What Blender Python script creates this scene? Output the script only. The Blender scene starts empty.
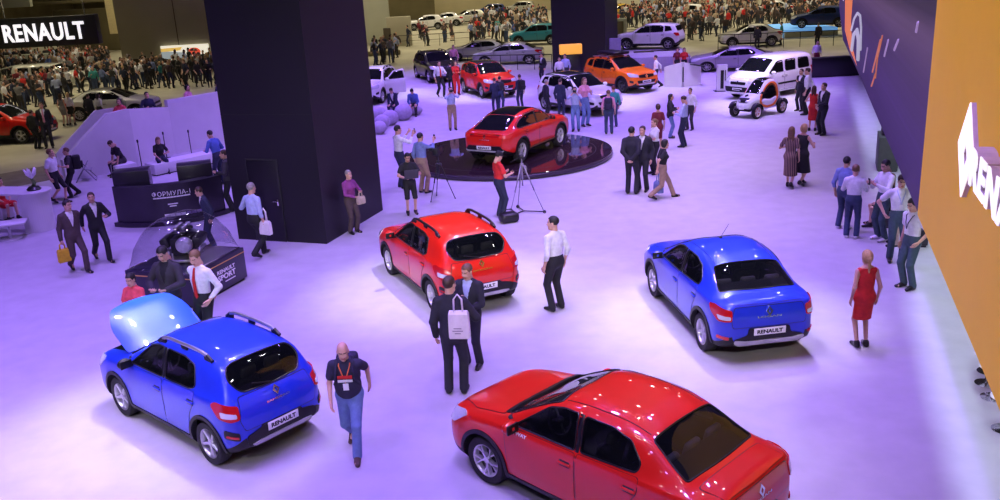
import bpy, bmesh, math, random
import numpy as np
from mathutils import Vector, Matrix, Euler
from mathutils.bvhtree import BVHTree
from mathutils.geometry import delaunay_2d_cdt

SC = bpy.context.scene
COL = SC.collection
R = math.radians
rng = random.Random(7)

# ------------------------------------------------------------------ objects
def tag(o, label=None, cat=None, group=None, kind=None):
    if label: o['label'] = label
    if cat: o['category'] = cat
    if group: o['group'] = group
    if kind: o['kind'] = kind
    return o

def empty(name, loc=(0, 0, 0), rz=0.0, label=None, cat=None, group=None):
    o = bpy.data.objects.new(name, None)
    o.empty_display_size = 0.2
    COL.objects.link(o)
    o.location = loc
    o.rotation_euler = (0, 0, rz)
    return tag(o, label, cat, group)

def copy_tree(o, parent=None):
    c = o.copy()
    COL.objects.link(c)
    if parent is not None:
        c.parent = parent
    for ch in list(o.children):
        copy_tree(ch, c)
    return c

# ------------------------------------------------------------------ materials
_M = {}
def mat(name, col, rough=0.5, metal=0.0, noise=0.08, nscale=8.0, coat=0.0, spec=0.5, emit=0.0, bump=0.0, ecol=None):
    if name in _M: return _M[name]
    m = bpy.data.materials.new(name)
    m.use_nodes = True
    nt = m.node_tree
    b = nt.nodes['Principled BSDF']
    c = (col[0], col[1], col[2], 1)
    tc = nt.nodes.new('ShaderNodeTexCoord')
    nz = nt.nodes.new('ShaderNodeTexNoise')
    nz.inputs['Scale'].default_value = nscale
    nz.inputs['Detail'].default_value = 3
    nt.links.new(tc.outputs['Object'], nz.inputs['Vector'])
    rp = nt.nodes.new('ShaderNodeValToRGB')
    lo = [max(0, x * (1 - noise)) for x in col]; hi = [min(1, x * (1 + noise)) for x in col]
    rp.color_ramp.elements[0].color = (*lo, 1); rp.color_ramp.elements[0].position = 0.3
    rp.color_ramp.elements[1].color = (*hi, 1); rp.color_ramp.elements[1].position = 0.7
    nt.links.new(nz.outputs['Fac'], rp.inputs['Fac'])
    nt.links.new(rp.outputs['Color'], b.inputs['Base Color'])
    b.inputs['Roughness'].default_value = rough
    b.inputs['Metallic'].default_value = metal
    b.inputs['Specular IOR Level'].default_value = spec
    if coat:
        b.inputs['Coat Weight'].default_value = coat
        b.inputs['Coat Roughness'].default_value = 0.03
    if emit:
        b.inputs['Emission Color'].default_value = (*(ecol or col), 1)
        b.inputs['Emission Strength'].default_value = emit
    if bump:
        bp = nt.nodes.new('ShaderNodeBump')
        bp.inputs['Strength'].default_value = bump
        bp.inputs['Distance'].default_value = 0.02
        nt.links.new(nz.outputs['Fac'], bp.inputs['Height'])
        nt.links.new(bp.outputs['Normal'], b.inputs['Normal'])
    _M[name] = m
    return m

def glassmat(name, tint=(0.02, 0.025, 0.03), see=0.45, rough=0.02):
    """tinted see-through pane: transparent tint under a glossy skin"""
    if name in _M: return _M[name]
    m = bpy.data.materials.new(name)
    m.use_nodes = True
    nt = m.node_tree
    out = nt.nodes['Material Output']
    nt.nodes.remove(nt.nodes['Principled BSDF'])
    tr = nt.nodes.new('ShaderNodeBsdfTransparent'); tr.inputs['Color'].default_value = (see, see, see * 1.02, 1)
    gl = nt.nodes.new('ShaderNodeBsdfGlossy'); gl.inputs['Roughness'].default_value = rough
    gl.inputs['Color'].default_value = (1, 1, 1, 1)
    df = nt.nodes.new('ShaderNodeBsdfDiffuse'); df.inputs['Color'].default_value = (*tint, 1)
    nz = nt.nodes.new('ShaderNodeTexNoise'); nz.inputs['Scale'].default_value = 3
    mr = nt.nodes.new('ShaderNodeMapRange')
    mr.inputs['To Min'].default_value = 0.1; mr.inputs['To Max'].default_value = 0.16
    nt.links.new(nz.outputs['Fac'], mr.inputs['Value'])
    m1 = nt.nodes.new('ShaderNodeMixShader')
    nt.links.new(mr.outputs['Result'], m1.inputs['Fac'])
    nt.links.new(tr.outputs[0], m1.inputs[1]); nt.links.new(df.outputs[0], m1.inputs[2])
    fr = nt.nodes.new('ShaderNodeFresnel'); fr.inputs['IOR'].default_value = 1.5
    m2 = nt.nodes.new('ShaderNodeMixShader')
    nt.links.new(fr.outputs[0], m2.inputs['Fac'])
    nt.links.new(m1.outputs[0], m2.inputs[1]); nt.links.new(gl.outputs[0], m2.inputs[2])
    nt.links.new(m2.outputs[0], out.inputs['Surface'])
    _M[name] = m
    return m

# ------------------------------------------------------------------ mesh builder
def frame_from(d, up=(0, 0, 1)):
    d = Vector(d).normalized(); u = Vector(up)
    if abs(d.dot(u)) > 0.98: u = Vector((1, 0, 0))
    x = u.cross(d).normalized(); y = d.cross(x).normalized()
    return x, y, d

class MB:
    def __init__(s): s.v = []; s.f = []; s.m = []; s.s = []
    def add(s, vs, fs, m=0, sm=False, M=None):
        b = len(s.v)
        for p in vs:
            p = Vector(p)
            s.v.append(tuple(M @ p) if M is not None else tuple(p))
        for i, f in enumerate(fs):
            s.f.append([b + k for k in f])
            s.m.append(m if isinstance(m, int) else m[i])
            s.s.append(sm)
        return s
    def box(s, c, size, m=0, bev=0.0, M=None, seg=2):
        bm = bmesh.new()
        bmesh.ops.create_cube(bm, size=1)
        for v in bm.verts: v.co = Vector((v.co.x * size[0] + c[0], v.co.y * size[1] + c[1], v.co.z * size[2] + c[2]))
        if bev: bmesh.ops.bevel(bm, geom=bm.edges[:], offset=bev, segments=seg, affect='EDGES', profile=0.5)
        bm.verts.index_update()
        s.add([v.co.copy() for v in bm.verts], [[v.index for v in f.verts] for f in bm.faces], m, bool(bev), M)
        bm.free(); return s
    def lathe(s, prof, n=24, m=0, sm=True, M=None, a0=0.0, a1=2 * math.pi):
        """prof: (r, z) list; revolves about z"""
        full = abs(a1 - a0 - 2 * math.pi) < 1e-6
        k = n if full else n + 1
        vs = []; fs = []
        for (r, z) in prof:
            for i in range(k):
                a = a0 + (a1 - a0) * i / n
                vs.append((r * math.cos(a), r * math.sin(a), z))
        for j in range(len(prof) - 1):
            for i in range(n):
                i2 = (i + 1) % k
                fs.append([j * k + i, j * k + i2, (j + 1) * k + i2, (j + 1) * k + i])
        if full:
            if prof[0][0] > 1e-6: fs.append([i for i in range(k)][::-1])
            if prof[-1][0] > 1e-6: fs.append([(len(prof) - 1) * k + i for i in range(k)])
        s.add(vs, fs, m, sm, M); return s
    def tube(s, pts, r, n=8, m=0, closed=False, M=None, cap=True):
        pts = [Vector(p) for p in pts]; k = len(pts)
        rs = r if isinstance(r, (list, tuple)) else [r] * k
        vs = []; fs = []; up = Vector((0, 0, 1)); px = None
        for i in range(k):
            if closed: d = pts[(i + 1) % k] - pts[i - 1]
            else: d = pts[min(i + 1, k - 1)] - pts[max(i - 1, 0)]
            if d.length < 1e-9: d = Vector((0, 0, 1))
            d.normalize()
            if px is None: x, y, _ = frame_from(d)
            else:
                x = (px - d * px.dot(d))
                x = x.normalized() if x.length > 1e-6 else frame_from(d)[0]
                y = d.cross(x)
            px = x
            for j in range(n):
                a = 2 * math.pi * j / n
                vs.append(pts[i] + (x * math.cos(a) + y * math.sin(a)) * rs[i])
        for i in range(k if closed else k - 1):
            i2 = (i + 1) % k
            for j in range(n):
                j2 = (j + 1) % n
                fs.append([i * n + j, i * n + j2, i2 * n + j2, i2 * n + j])
        if not closed and cap:
            fs.append(list(range(n))[::-1]); fs.append([(k - 1) * n + j for j in range(n)])
        s.add(vs, fs, m, True, M); return s
    def prism(s, poly, z0, z1, m=0, M=None, sm=False):
        """poly in xy, extruded z0..z1"""
        n = len(poly)
        vs = [(p[0], p[1], z0) for p in poly] + [(p[0], p[1], z1) for p in poly]
        fs = [[i, (i + 1) % n, n + (i + 1) % n, n + i] for i in range(n)]
        fs.append(list(range(n))[::-1]); fs.append([n + i for i in range(n)])
        s.add(vs, fs, m, sm, M); return s
    def ring(s, outer, inner, z0, z1, m=0, M=None):
        """two outlines of equal count -> a flat ring with thickness"""
        n = len(outer); vs = []
        for z in (z0, z1):
            vs += [(p[0], p[1], z) for p in outer] + [(p[0], p[1], z) for p in inner]
        fs = []
        for i in range(n):
            j = (i + 1) % n
            fs += [[i, j, 2 * n + j, 2 * n + i], [n + j, n + i, 3 * n + i, 3 * n + j],
                   [2 * n + i, 2 * n + j, 3 * n + j, 3 * n + i], [j, i, n + i, n + j]]
        s.add(vs, fs, m, False, M); return s
    def ball(s, c, r, m=0, n=16, M=None):
        rr = r if isinstance(r, (tuple, list)) else (r, r, r)
        k = n // 2; vs = [(c[0], c[1], c[2] - rr[2])]; fs = []
        for j in range(1, k):
            a = -math.pi / 2 + math.pi * j / k
            for i in range(n):
                b = 2 * math.pi * i / n
                vs.append((c[0] + rr[0] * math.cos(a) * math.cos(b), c[1] + rr[1] * math.cos(a) * math.sin(b), c[2] + rr[2] * math.sin(a)))
        vs.append((c[0], c[1], c[2] + rr[2])); t = len(vs) - 1
        for i in range(n):
            i2 = (i + 1) % n
            fs.append([0, 1 + i2, 1 + i])
            for j in range(k - 2):
                fs.append([1 + j * n + i, 1 + j * n + i2, 1 + (j + 1) * n + i2, 1 + (j + 1) * n + i])
            fs.append([1 + (k - 2) * n + i, 1 + (k - 2) * n + i2, t])
        s.add(vs, fs, m, True, M); return s
    def mesh(s, name):
        me = bpy.data.meshes.new(name)
        me.from_pydata(s.v, [], s.f)
        me.polygons.foreach_set('material_index', s.m)
        me.polygons.foreach_set('use_smooth', s.s)
        me.update(); return me
    def build(s, name, mats, parent=None, sharp=None, loc=None, rot=None):
        me = s.mesh(name)
        if sharp: me.set_sharp_from_angle(angle=R(sharp))
        return obj(name, me, mats, parent, loc, rot)

def obj(name, me, mats, parent=None, loc=None, rot=None):
    if not isinstance(mats, (list, tuple)): mats = [mats]
    if not me.materials:
        for m in mats: me.materials.append(m)
    o = bpy.data.objects.new(name, me)
    COL.objects.link(o)
    if parent is not None: o.parent = parent
    if loc is not None: o.location = loc
    if rot is not None: o.rotation_euler = rot
    return o

def text_mesh(txt, width, height, depth, bold=0.0, shear=0.0, space=1.0):
    """text outline as mesh data, centred in xy, front at z=depth"""
    cu = bpy.data.curves.new('lettering', 'FONT')
    cu.body = txt; cu.extrude = 0.05; cu.offset = bold; cu.shear = shear; cu.space_character = space; cu.resolution_u = 3
    o = bpy.data.objects.new('lettering', cu); COL.objects.link(o)
    dg = bpy.context.evaluated_depsgraph_get(); dg.update()
    me = bpy.data.meshes.new_from_object(o.evaluated_get(dg))
    bpy.data.objects.remove(o); bpy.data.curves.remove(cu)
    n = len(me.vertices); a = np.empty(n * 3, 'f'); me.vertices.foreach_get('co', a); a = a.reshape(-1, 3)
    lo = a.min(0); hi = a.max(0)
    sx = width / (hi[0] - lo[0]); sy = height / (hi[1] - lo[1]) if height else sx
    a = (a - (lo + hi) / 2) * np.array([sx, sy, 1]); a[:, 2] = (a[:, 2] + 0.05) / 0.1 * depth
    vs = [tuple(map(float, p)) for p in a]; fs = [list(p.vertices) for p in me.polygons]
    bpy.data.meshes.remove(me)
    return vs, fs

def add_text(mb, txt, width, height, depth, M, m=0, bold=0.0, shear=0.0, space=1.0):
    vs, fs = text_mesh(txt, width, height, depth, bold, shear, space)
    mb.add(vs, fs, m, False, M)

def basis(origin, u, v):
    """matrix whose local x=u, y=v, z=u x v"""
    u = Vector(u).normalized(); v = Vector(v); v = (v - u * v.dot(u)).normalized(); w = u.cross(v)
    return Matrix(((u.x, v.x, w.x, origin[0]), (u.y, v.y, w.y, origin[1]), (u.z, v.z, w.z, origin[2]), (0, 0, 0, 1)))

def diamond(mb, w, h, d, M, m=0):
    """the upright open rhombus emblem: a ring folded at its middle"""
    o = [(0, h / 2), (w / 2, 0), (0, -h / 2), (-w / 2, 0)]
    k = 0.50
    i = [(0, h / 2 * k), (w / 2 * k * 0.86, 0), (0, -h / 2 * k), (-w / 2 * k * 0.86, 0)]
    mb.ring(o[::-1], i[::-1], 0, d, m, M)

# ------------------------------------------------------------------ camera model
CF, CP, CR, CH = 896.0, R(17.66), R(-3.15), 6.35
_fw = Vector((0, math.cos(CP), -math.sin(CP))); _r0 = Vector((1, 0, 0)); _u0 = Vector((0, math.sin(CP), math.cos(CP)))
_rr = _r0 * math.cos(CR) + _u0 * math.sin(CR); _uu = -_r0 * math.sin(CR) + _u0 * math.cos(CR)
def G(px, py, z=0.0):
    """ground point seen at a photo pixel, on the level z"""
    d = _fw * CF + _rr * (px - 500) - _uu * (py - 250)
    t = (z - CH) / d.z
    return Vector((d.x * t, d.y * t, z))
def PX(p):
    d = Vector(p) - Vector((0, 0, CH)); k = d.dot(_fw)
    return 500 + CF * d.dot(_rr) / k, 250 - CF * d.dot(_uu) / k
def camera():
    cd = bpy.data.cameras.new('camera'); o = bpy.data.objects.new('camera', cd); COL.objects.link(o)
    cd.sensor_width = 36; cd.lens = CF / 1000 * 36; cd.clip_end = 600; cd.clip_start = 0.1
    m = Matrix((( _rr.x, _uu.x, -_fw.x, 0), (_rr.y, _uu.y, -_fw.y, 0), (_rr.z, _uu.z, -_fw.z, CH), (0, 0, 0, 1)))
    o.matrix_world = m
    SC.camera = o
    return o
# ------------------------------------------------------------------ light
def spot(loc, target, power, color, size=60, blend=.6, radius=.12):
    l = bpy.data.lights.new('spot_lamp', 'SPOT'); l.energy = power; l.color = color; l.spot_size = R(size); l.spot_blend = blend; l.shadow_soft_size = radius
    o = bpy.data.objects.new('spot_lamp', l); COL.objects.link(o); o.location = loc
    o.rotation_euler = (Vector(target) - Vector(loc)).to_track_quat('-Z', 'Y').to_euler(); return o
def area(loc, target, power, color, sx, sy):
    l = bpy.data.lights.new('wash_lamp', 'AREA'); l.energy = power; l.color = color; l.shape = 'RECTANGLE'; l.size = sx; l.size_y = sy
    o = bpy.data.objects.new('wash_lamp', l); COL.objects.link(o); o.location = loc
    o.rotation_euler = (Vector(target) - Vector(loc)).to_track_quat('-Z', 'Y').to_euler(); return o
PURPLE = (.34, .18, 1.0); WHITEL = (1.0, .96, .98); WARM = (1.0, .86, .58)
# ------------------------------------------------------------------ car builder
def pchip(xk, yk, x):
    xk = np.asarray(xk, float); yk = np.asarray(yk, float); x = np.asarray(x, float)
    o = np.argsort(xk); xk = xk[o]; yk = yk[o]
    h = np.diff(xk); d = np.diff(yk) / h
    m = np.zeros_like(yk)
    if len(xk) > 2:
        for i in range(1, len(xk) - 1):
            if d[i - 1] * d[i] > 0:
                w1 = 2 * h[i] + h[i - 1]; w2 = h[i] + 2 * h[i - 1]
                m[i] = (w1 + w2) / (w1 / d[i - 1] + w2 / d[i])
    m[0] = d[0]; m[-1] = d[-1]
    i = np.clip(np.searchsorted(xk, x) - 1, 0, len(h) - 1)
    t = np.clip((x - xk[i]) / h[i], 0, 1); hh = h[i]
    return ((2*t**3 - 3*t**2 + 1) * yk[i] + (t**3 - 2*t**2 + t) * hh * m[i] + (-2*t**3 + 3*t**2) * yk[i+1] + (t**3 - t**2) * hh * m[i+1])

def curve(keys):
    xs = [k[0] for k in keys]; ys = [k[1] for k in keys]
    return lambda x: pchip(xs, ys, x)

SEG = [3, 2, 2, 3, 4, 3, 2, 6, 3, 5]
def cm(pts, segs):
    """centripetal-ish catmull-rom through pts (2D), list of samples"""
    P = [np.array(p, float) for p in pts]; n = len(P); out = []
    for i in range(n - 1):
        p1, p2 = P[i], P[i + 1]
        L = np.linalg.norm(p2 - p1) + 1e-9
        def tan(j):
            if j == 0: return np.array([1.0, 0]) if True else None
            if j == n - 1: return np.array([-1.0, 0])
            a = P[j] - P[j - 1]; b = P[j + 1] - P[j]
            la = np.linalg.norm(a) + 1e-9; lb = np.linalg.norm(b) + 1e-9
            t = a / la * lb + b / lb * la
            return t / (np.linalg.norm(t) + 1e-9)
        t1 = tan(i) * L * 0.85; t2 = tan(i + 1) * L * 0.85
        for k in range(segs[i]):
            t = k / segs[i]
            out.append((2*t**3 - 3*t**2 + 1) * p1 + (t**3 - 2*t**2 + t) * t1 + (-2*t**3 + 3*t**2) * p2 + (t**3 - t**2) * t2)
    out.append(P[-1]); return out

def section(S, x, inset=0.0):
    f = {k: float(S['_' + k](x)) for k in ('roof', 'w', 'belt', 'ws', 'wt', 'crown', 'zb')}
    w = f['w'] - inset; zb = f['zb'] + (0.22 if inset else 0); zt = f['roof'] - inset; ws = min(f['ws'] * 1, 1) * f['w'] - inset
    wt = f['wt'] - inset * 0.8; zs = f['belt']; ze = zt - f['crown']
    zs = min(zs, ze - 0.012)
    zm = zb + (zs - zb) * 0.52
    wg = ws + (wt - ws) * 0.10
    pts = [(0, zb), (.72 * w, zb), (.94 * w, zb + .035), (.985 * w, zb + .12), (w, zm), (w * .992, zm + (zs - zm) * .62), (ws, zs),
           (wg, zs + (ze - zs) * .06 + .006), (wt, ze), (.72 * wt, zt - .22 * f['crown']), (0, zt)]
    return cm(pts, SEG)

def loft(S, xs, inset=0.0, split=True):
    rows = []
    for x in xs:
        h = section(S, x, inset)
        rows.append([(x, float(p[0]), float(p[1])) for p in h])
    n = len(rows[0])
    # full closed ring: left half then mirrored right half
    vs = []; fs = []; ms = []
    ring = 2 * n - 2
    for r in rows:
        vs += r + [(p[0], -p[1], p[2]) for p in r[-2:0:-1]]
    cut = SEG[0] + SEG[1] + SEG[2] - 0
    for i in range(len(rows) - 1):
        for j in range(ring):
            j2 = (j + 1) % ring
            fs.append([i * ring + j, i * ring + j2, (i + 1) * ring + j2, (i + 1) * ring + j])
            jj = j if j < n - 1 else ring - 1 - j
            ms.append(1 if jj < cut else 0)
    for end, i in ((0, 0), (1, len(rows) - 1)):
        base = [i * ring + j for j in range(ring)]
        zc = sum(vs[b][2] for b in base) / ring; xx = vs[base[0]][0]; prev = base
        sgn = S.get('capb', 0.02) * (1 if end else -1)
        for s in (.85, .6, .3):
            cur = []
            for b in base:
                cur.append(len(vs)); vs.append((xx + sgn * (1 - s * s), vs[b][1] * s, zc + (vs[b][2] - zc) * s))
            for j in range(ring):
                j2 = (j + 1) % ring
                q = [prev[j], prev[j2], cur[j2], cur[j]]
                fs.append(q if end else q[::-1]); ms.append(0)
            prev = cur
        c = len(vs); vs.append((xx + sgn, 0, zc))
        for j in range(ring):
            j2 = (j + 1) % ring
            q = [prev[j], prev[j2], c]
            fs.append(q if end else q[::-1]); ms.append(0)
    return vs, fs, ms

def mk(vs, fs, ms=None, name='m'):
    me = bpy.data.meshes.new(name); me.from_pydata(vs, [], fs)
    if ms is not None: me.polygons.foreach_set('material_index', ms)
    bm = bmesh.new(); bm.from_mesh(me)
    bmesh.ops.recalc_face_normals(bm, faces=bm.faces[:]); bm.to_mesh(me); bm.free()
    me.update(); return me

def boolean(me, cutters, op='DIFFERENCE'):
    o = bpy.data.objects.new('work', me); COL.objects.link(o)
    tmp = []
    for c in cutters:
        k = bpy.data.objects.new('work', c); COL.objects.link(k); tmp.append(k)
        md = o.modifiers.new('b', 'BOOLEAN'); md.object = k; md.operation = op; md.solver = 'EXACT'
    dg = bpy.context.evaluated_depsgraph_get(); dg.update()
    r = bpy.data.meshes.new_from_object(o.evaluated_get(dg))
    bpy.data.objects.remove(o)
    for k in tmp:
        d = k.data; bpy.data.objects.remove(k); bpy.data.meshes.remove(d)
    return r

def rounded(poly, r=0.05, n=5):
    """rounds every corner of a 2D outline"""
    out = []; k = len(poly)
    for i in range(k):
        p = np.array(poly[i][:2], float); a = np.array(poly[i - 1][:2], float); b = np.array(poly[(i + 1) % k][:2], float)
        rr = poly[i][2] if len(poly[i]) > 2 else r
        la = np.linalg.norm(a - p); lb = np.linalg.norm(b - p)
        d = min(rr, la * .45, lb * .45)
        if d < 1e-4: out.append(tuple(p)); continue
        pa = p + (a - p) / la * d; pb = p + (b - p) / lb * d
        for t in np.linspace(0, 1, n):
            out.append(tuple((1 - t)**2 * pa + 2 * t * (1 - t) * p + t * t * pb))
    return out

def dense(poly, step):
    out = []
    for i in range(len(poly)):
        a = np.array(poly[i]); b = np.array(poly[(i + 1) % len(poly)]); L = np.linalg.norm(b - a); k = max(1, int(math.ceil(L / step)))
        for t in range(k): out.append(tuple(a + (b - a) * t / k))
    return out

def inside(p, poly):
    c = False; x, y = p; n = len(poly); j = n - 1
    for i in range(n):
        xi, yi = poly[i]; xj, yj = poly[j]
        if (yi > y) != (yj > y) and x < (xj - xi) * (y - yi) / (yj - yi) + xi: c = not c
        j = i
    return c

class Body:
    """a smooth base surface with outlines projected on to it"""
    def __init__(s, vs, fs):
        s.me = mk(vs, fs); s.bvh = BVHTree.FromPolygons([v.co for v in s.me.vertices], [list(p.vertices) for p in s.me.polygons])
    def hit(s, M, u, v, far=3.0):
        w = (M.to_3x3() @ Vector((0, 0, 1)))
        o = M @ Vector((u, v, 0))
        loc, nr, i, d = s.bvh.ray_cast(o + w * far, -w, far * 2)
        if loc is None:
            loc, nr, i, d = s.bvh.find_nearest(o)
        return loc, nr
    def patch(s, mb, poly, M, off=0.006, m=0, step=0.06, thick=0.012, mirror=False, hole=None):
        poly = dense(poly, step); n = len(poly)
        pts = list(poly); edges = [(i, (i + 1) % n) for i in range(n)]
        if hole is not None:
            h = dense(hole, step); b = len(pts); pts += h; edges += [(b + i, b + (i + 1) % len(h)) for i in range(len(h))]
        xs = [p[0] for p in poly]; ys = [p[1] for p in poly]
        st = step * 1.2
        for gx in np.arange(min(xs) + st * .5, max(xs), st):
            for gy in np.arange(min(ys) + st * .5, max(ys), st):
                if inside((gx, gy), poly) and (hole is None or not inside((gx, gy), hole)):
                    if min((gx - p[0])**2 + (gy - p[1])**2 for p in pts[:n]) > (st * .4)**2: pts.append((gx, gy))
        r = delaunay_2d_cdt([Vector(p) for p in pts], edges, [], 1 if hole is None else 0, 1e-5)
        V2, _, F2 = r[0], r[1], r[2]
        if hole is not None:
            F2 = [f for f in F2 if inside(tuple(sum((V2[i] for i in f), Vector((0, 0))) / len(f)), poly) and not inside(tuple(sum((V2[i] for i in f), Vector((0, 0))) / len(f)), hole)]
        W = M.to_3x3() @ Vector((0, 0, 1))
        top = []; nrm = []
        for q in V2:
            l, nn = s.hit(M, q[0], q[1])
            if nn.dot(W) < 0: nn = -nn
            top.append(l); nrm.append(nn)
        k = len(top)
        vs = [top[i] + nrm[i] * off for i in range(k)] + [top[i] - nrm[i] * thick for i in range(k)]
        fs = []
        cnt = {}
        for f in F2:
            f = list(f)
            a, b, c = vs[f[0]], vs[f[1]], vs[f[2]]
            if (b - a).cross(c - a).dot(W) < 0: f = f[::-1]
            fs.append(f)
            for i in range(len(f)):
                e = (f[i], f[(i + 1) % len(f)]); cnt[e] = cnt.get(e, 0) + 1
        for (a, b) in list(cnt):
            if (b, a) not in cnt: fs.append([b, a, k + a, k + b])
        if mirror:
            vs = [Vector((v[0], -v[1], v[2])) for v in vs]; fs = [f[::-1] for f in fs]
        mb.add(vs, fs, m, True)
    def line(s, mb, poly, M, r=0.01, m=0, closed=True, step=0.05, off=0.0, mirror=False, n=6):
        if closed: poly = dense(poly, step)
        else:
            q = []
            for i in range(len(poly) - 1):
                a = np.array(poly[i]); b = np.array(poly[i + 1]); k = max(1, int(np.linalg.norm(b - a) / step))
                q += [tuple(a + (b - a) * t / k) for t in range(k)]
            poly = q + [poly[-1]]
        pts = []
        for p in poly:
            l, nn = s.hit(M, p[0], p[1]); pts.append(l + nn * off)
        if mirror: pts = [Vector((v[0], -v[1], v[2])) for v in pts]
        mb.tube(pts, r, n, m, closed)

SIDE = basis((0, 0, 0), (-1, 0, 0), (0, 0, 1))      # looking at the car's left side: u=-x, v=z, w=+y
def side(poly): return [(-p[0],) + tuple(p[1:]) for p in poly]
def slope(x0, z0, x1, z1, back=False):
    """frame on a sloping centre line from (x0,z0) low to (x1,z1) high; u = car's y"""
    v = Vector((x1 - x0, 0, z1 - z0)).normalized()
    u = Vector((0, -1, 0)) if back else Vector((0, 1, 0))
    return basis((x0, 0, z0), u, v), math.hypot(x1 - x0, z1 - z0)

# ---- wheel, axle along local y, face towards +y
def wheel(parent, loc, Rw, style, flip, mats, width=0.205, name='wheel'):
    T, RIM, DK = mats
    tb = MB(); w = width / 2; rr = Rw * 0.67
    prof = [(rr, -w * .8), (Rw * .86, -w), (Rw * .955, -w * .93), (Rw, -w * .6), (Rw, w * .6), (Rw * .955, w * .93), (Rw * .86, w), (rr, w * .8)]
    Mx = Matrix.Rotation(R(-90), 4, 'X')       # z -> y
    if flip: Mx = Matrix.Rotation(R(90), 4, 'X')
    tb.lathe(prof + [(rr * .97, 0), (rr, -w * .8)], 36, 0, True, Mx)
    t = tb.build(name, [T], parent, 50, loc)
    rb = MB()
    rb.lathe([(rr * .9, w * .05), (rr * .93, w * .62), (rr * .97, w * .80), (rr * 1.015, w * .86), (rr * 1.015, w * .7), (rr * .97, -w * .8)], 36, 0, True, Mx)
    # dark well behind the spokes
    rb2 = MB(); rb2.lathe([(0, w * .12), (rr * .90, w * .12)], 30, 0, True, Mx)
    def spoke(a, da, r0, r1, w0, w1, z0=.62, z1=.74, d=.10):
        c0, s0 = math.cos(a), math.sin(a); c1, s1 = math.cos(a + da), math.sin(a + da)
        A = Vector((c0 * r0, s0 * r0, 0)); B = Vector((c1 * r1, s1 * r1, 0)); dd = (B - A).normalized(); p = Vector((-dd.y, dd.x, 0))
        vs = []
        for (P, ww, z) in ((A, w0, z0), (B, w1, z1)):
            for (k, zz) in ((-1, 0), (-.7, d), (.7, d), (1, 0)):
                q = P + p * ww * k; vs.append((q.x, q.y, (z - .2 + zz * 2) * w))
            for k in (-1, 1):
                q = P + p * ww * k; vs.append((q.x, q.y, (z - .55) * w))
        fs = [[0, 6, 7, 1], [1, 7, 8, 2], [2, 8, 9, 3], [3, 9, 11, 5], [0, 4, 10, 6]]
        rb.add(vs, [f[::-1] for f in fs] + fs[:0], 0, False, Mx)
    n = {'five': 5, 'y5': 5, 'ten': 10, 'six': 6, 'twin': 5, 'steel': 8}.get(style, 5)
    for i in range(n):
        a = 2 * math.pi * i / n + .3
        if style == 'y5':
            spoke(a, .0, rr * .12, rr * .5, rr * .085, rr * .075)
            spoke(a - .02, -.22, rr * .42, rr * .96, rr * .05, rr * .05); spoke(a + .02, .22, rr * .42, rr * .96, rr * .05, rr * .05)
        elif style == 'twin':
            spoke(a - .16, .04, rr * .15, rr * .96, rr * .07, rr * .075); spoke(a + .16, -.04, rr * .15, rr * .96, rr * .07, rr * .075)
        elif style == 'ten': spoke(a, .05, rr * .15, rr * .96, rr * .06, rr * .07)
        elif style == 'steel': spoke(a, 0, rr * .15, rr * .96, rr * .12, rr * .15)
        elif style == 'six': spoke(a, .02, rr * .15, rr * .96, rr * .12, rr * .10)
        else: spoke(a, .03, rr * .15, rr * .96, rr * .15, rr * .13)
    rb.lathe([(rr * .24, w * .45), (rr * .22, w * .72), (rr * .12, w * .78), (0, w * .78)], 16, 0, True, Mx)
    rm = rb.build('rim', [RIM], t, 40)
    rb2.build('brake_disc', [DK], t, 40)
    return t

def seat_mesh(mb, x, y, m=0, w=.50, z=.33, m2=1):
    M = Matrix.Translation((x, y, z))
    mb.box((0.02, 0, .10), (.50, w, .16), m, .05, M)
    Mb = Matrix.Translation((x - .24, y, z + .12)) @ Matrix.Rotation(R(-16), 4, 'Y')
    mb.box((0, 0, .29), (.13, w * .94, .58), m, .05, Mb)
    mb.box((0, 0, .68), (.09, .26, .17), m2, .04, Mb)

def paint(name, col, flake=0.0, rough=.32): return mat('paint_' + name, col, rough, flake, .03, 3, 1.0, .22)

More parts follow.
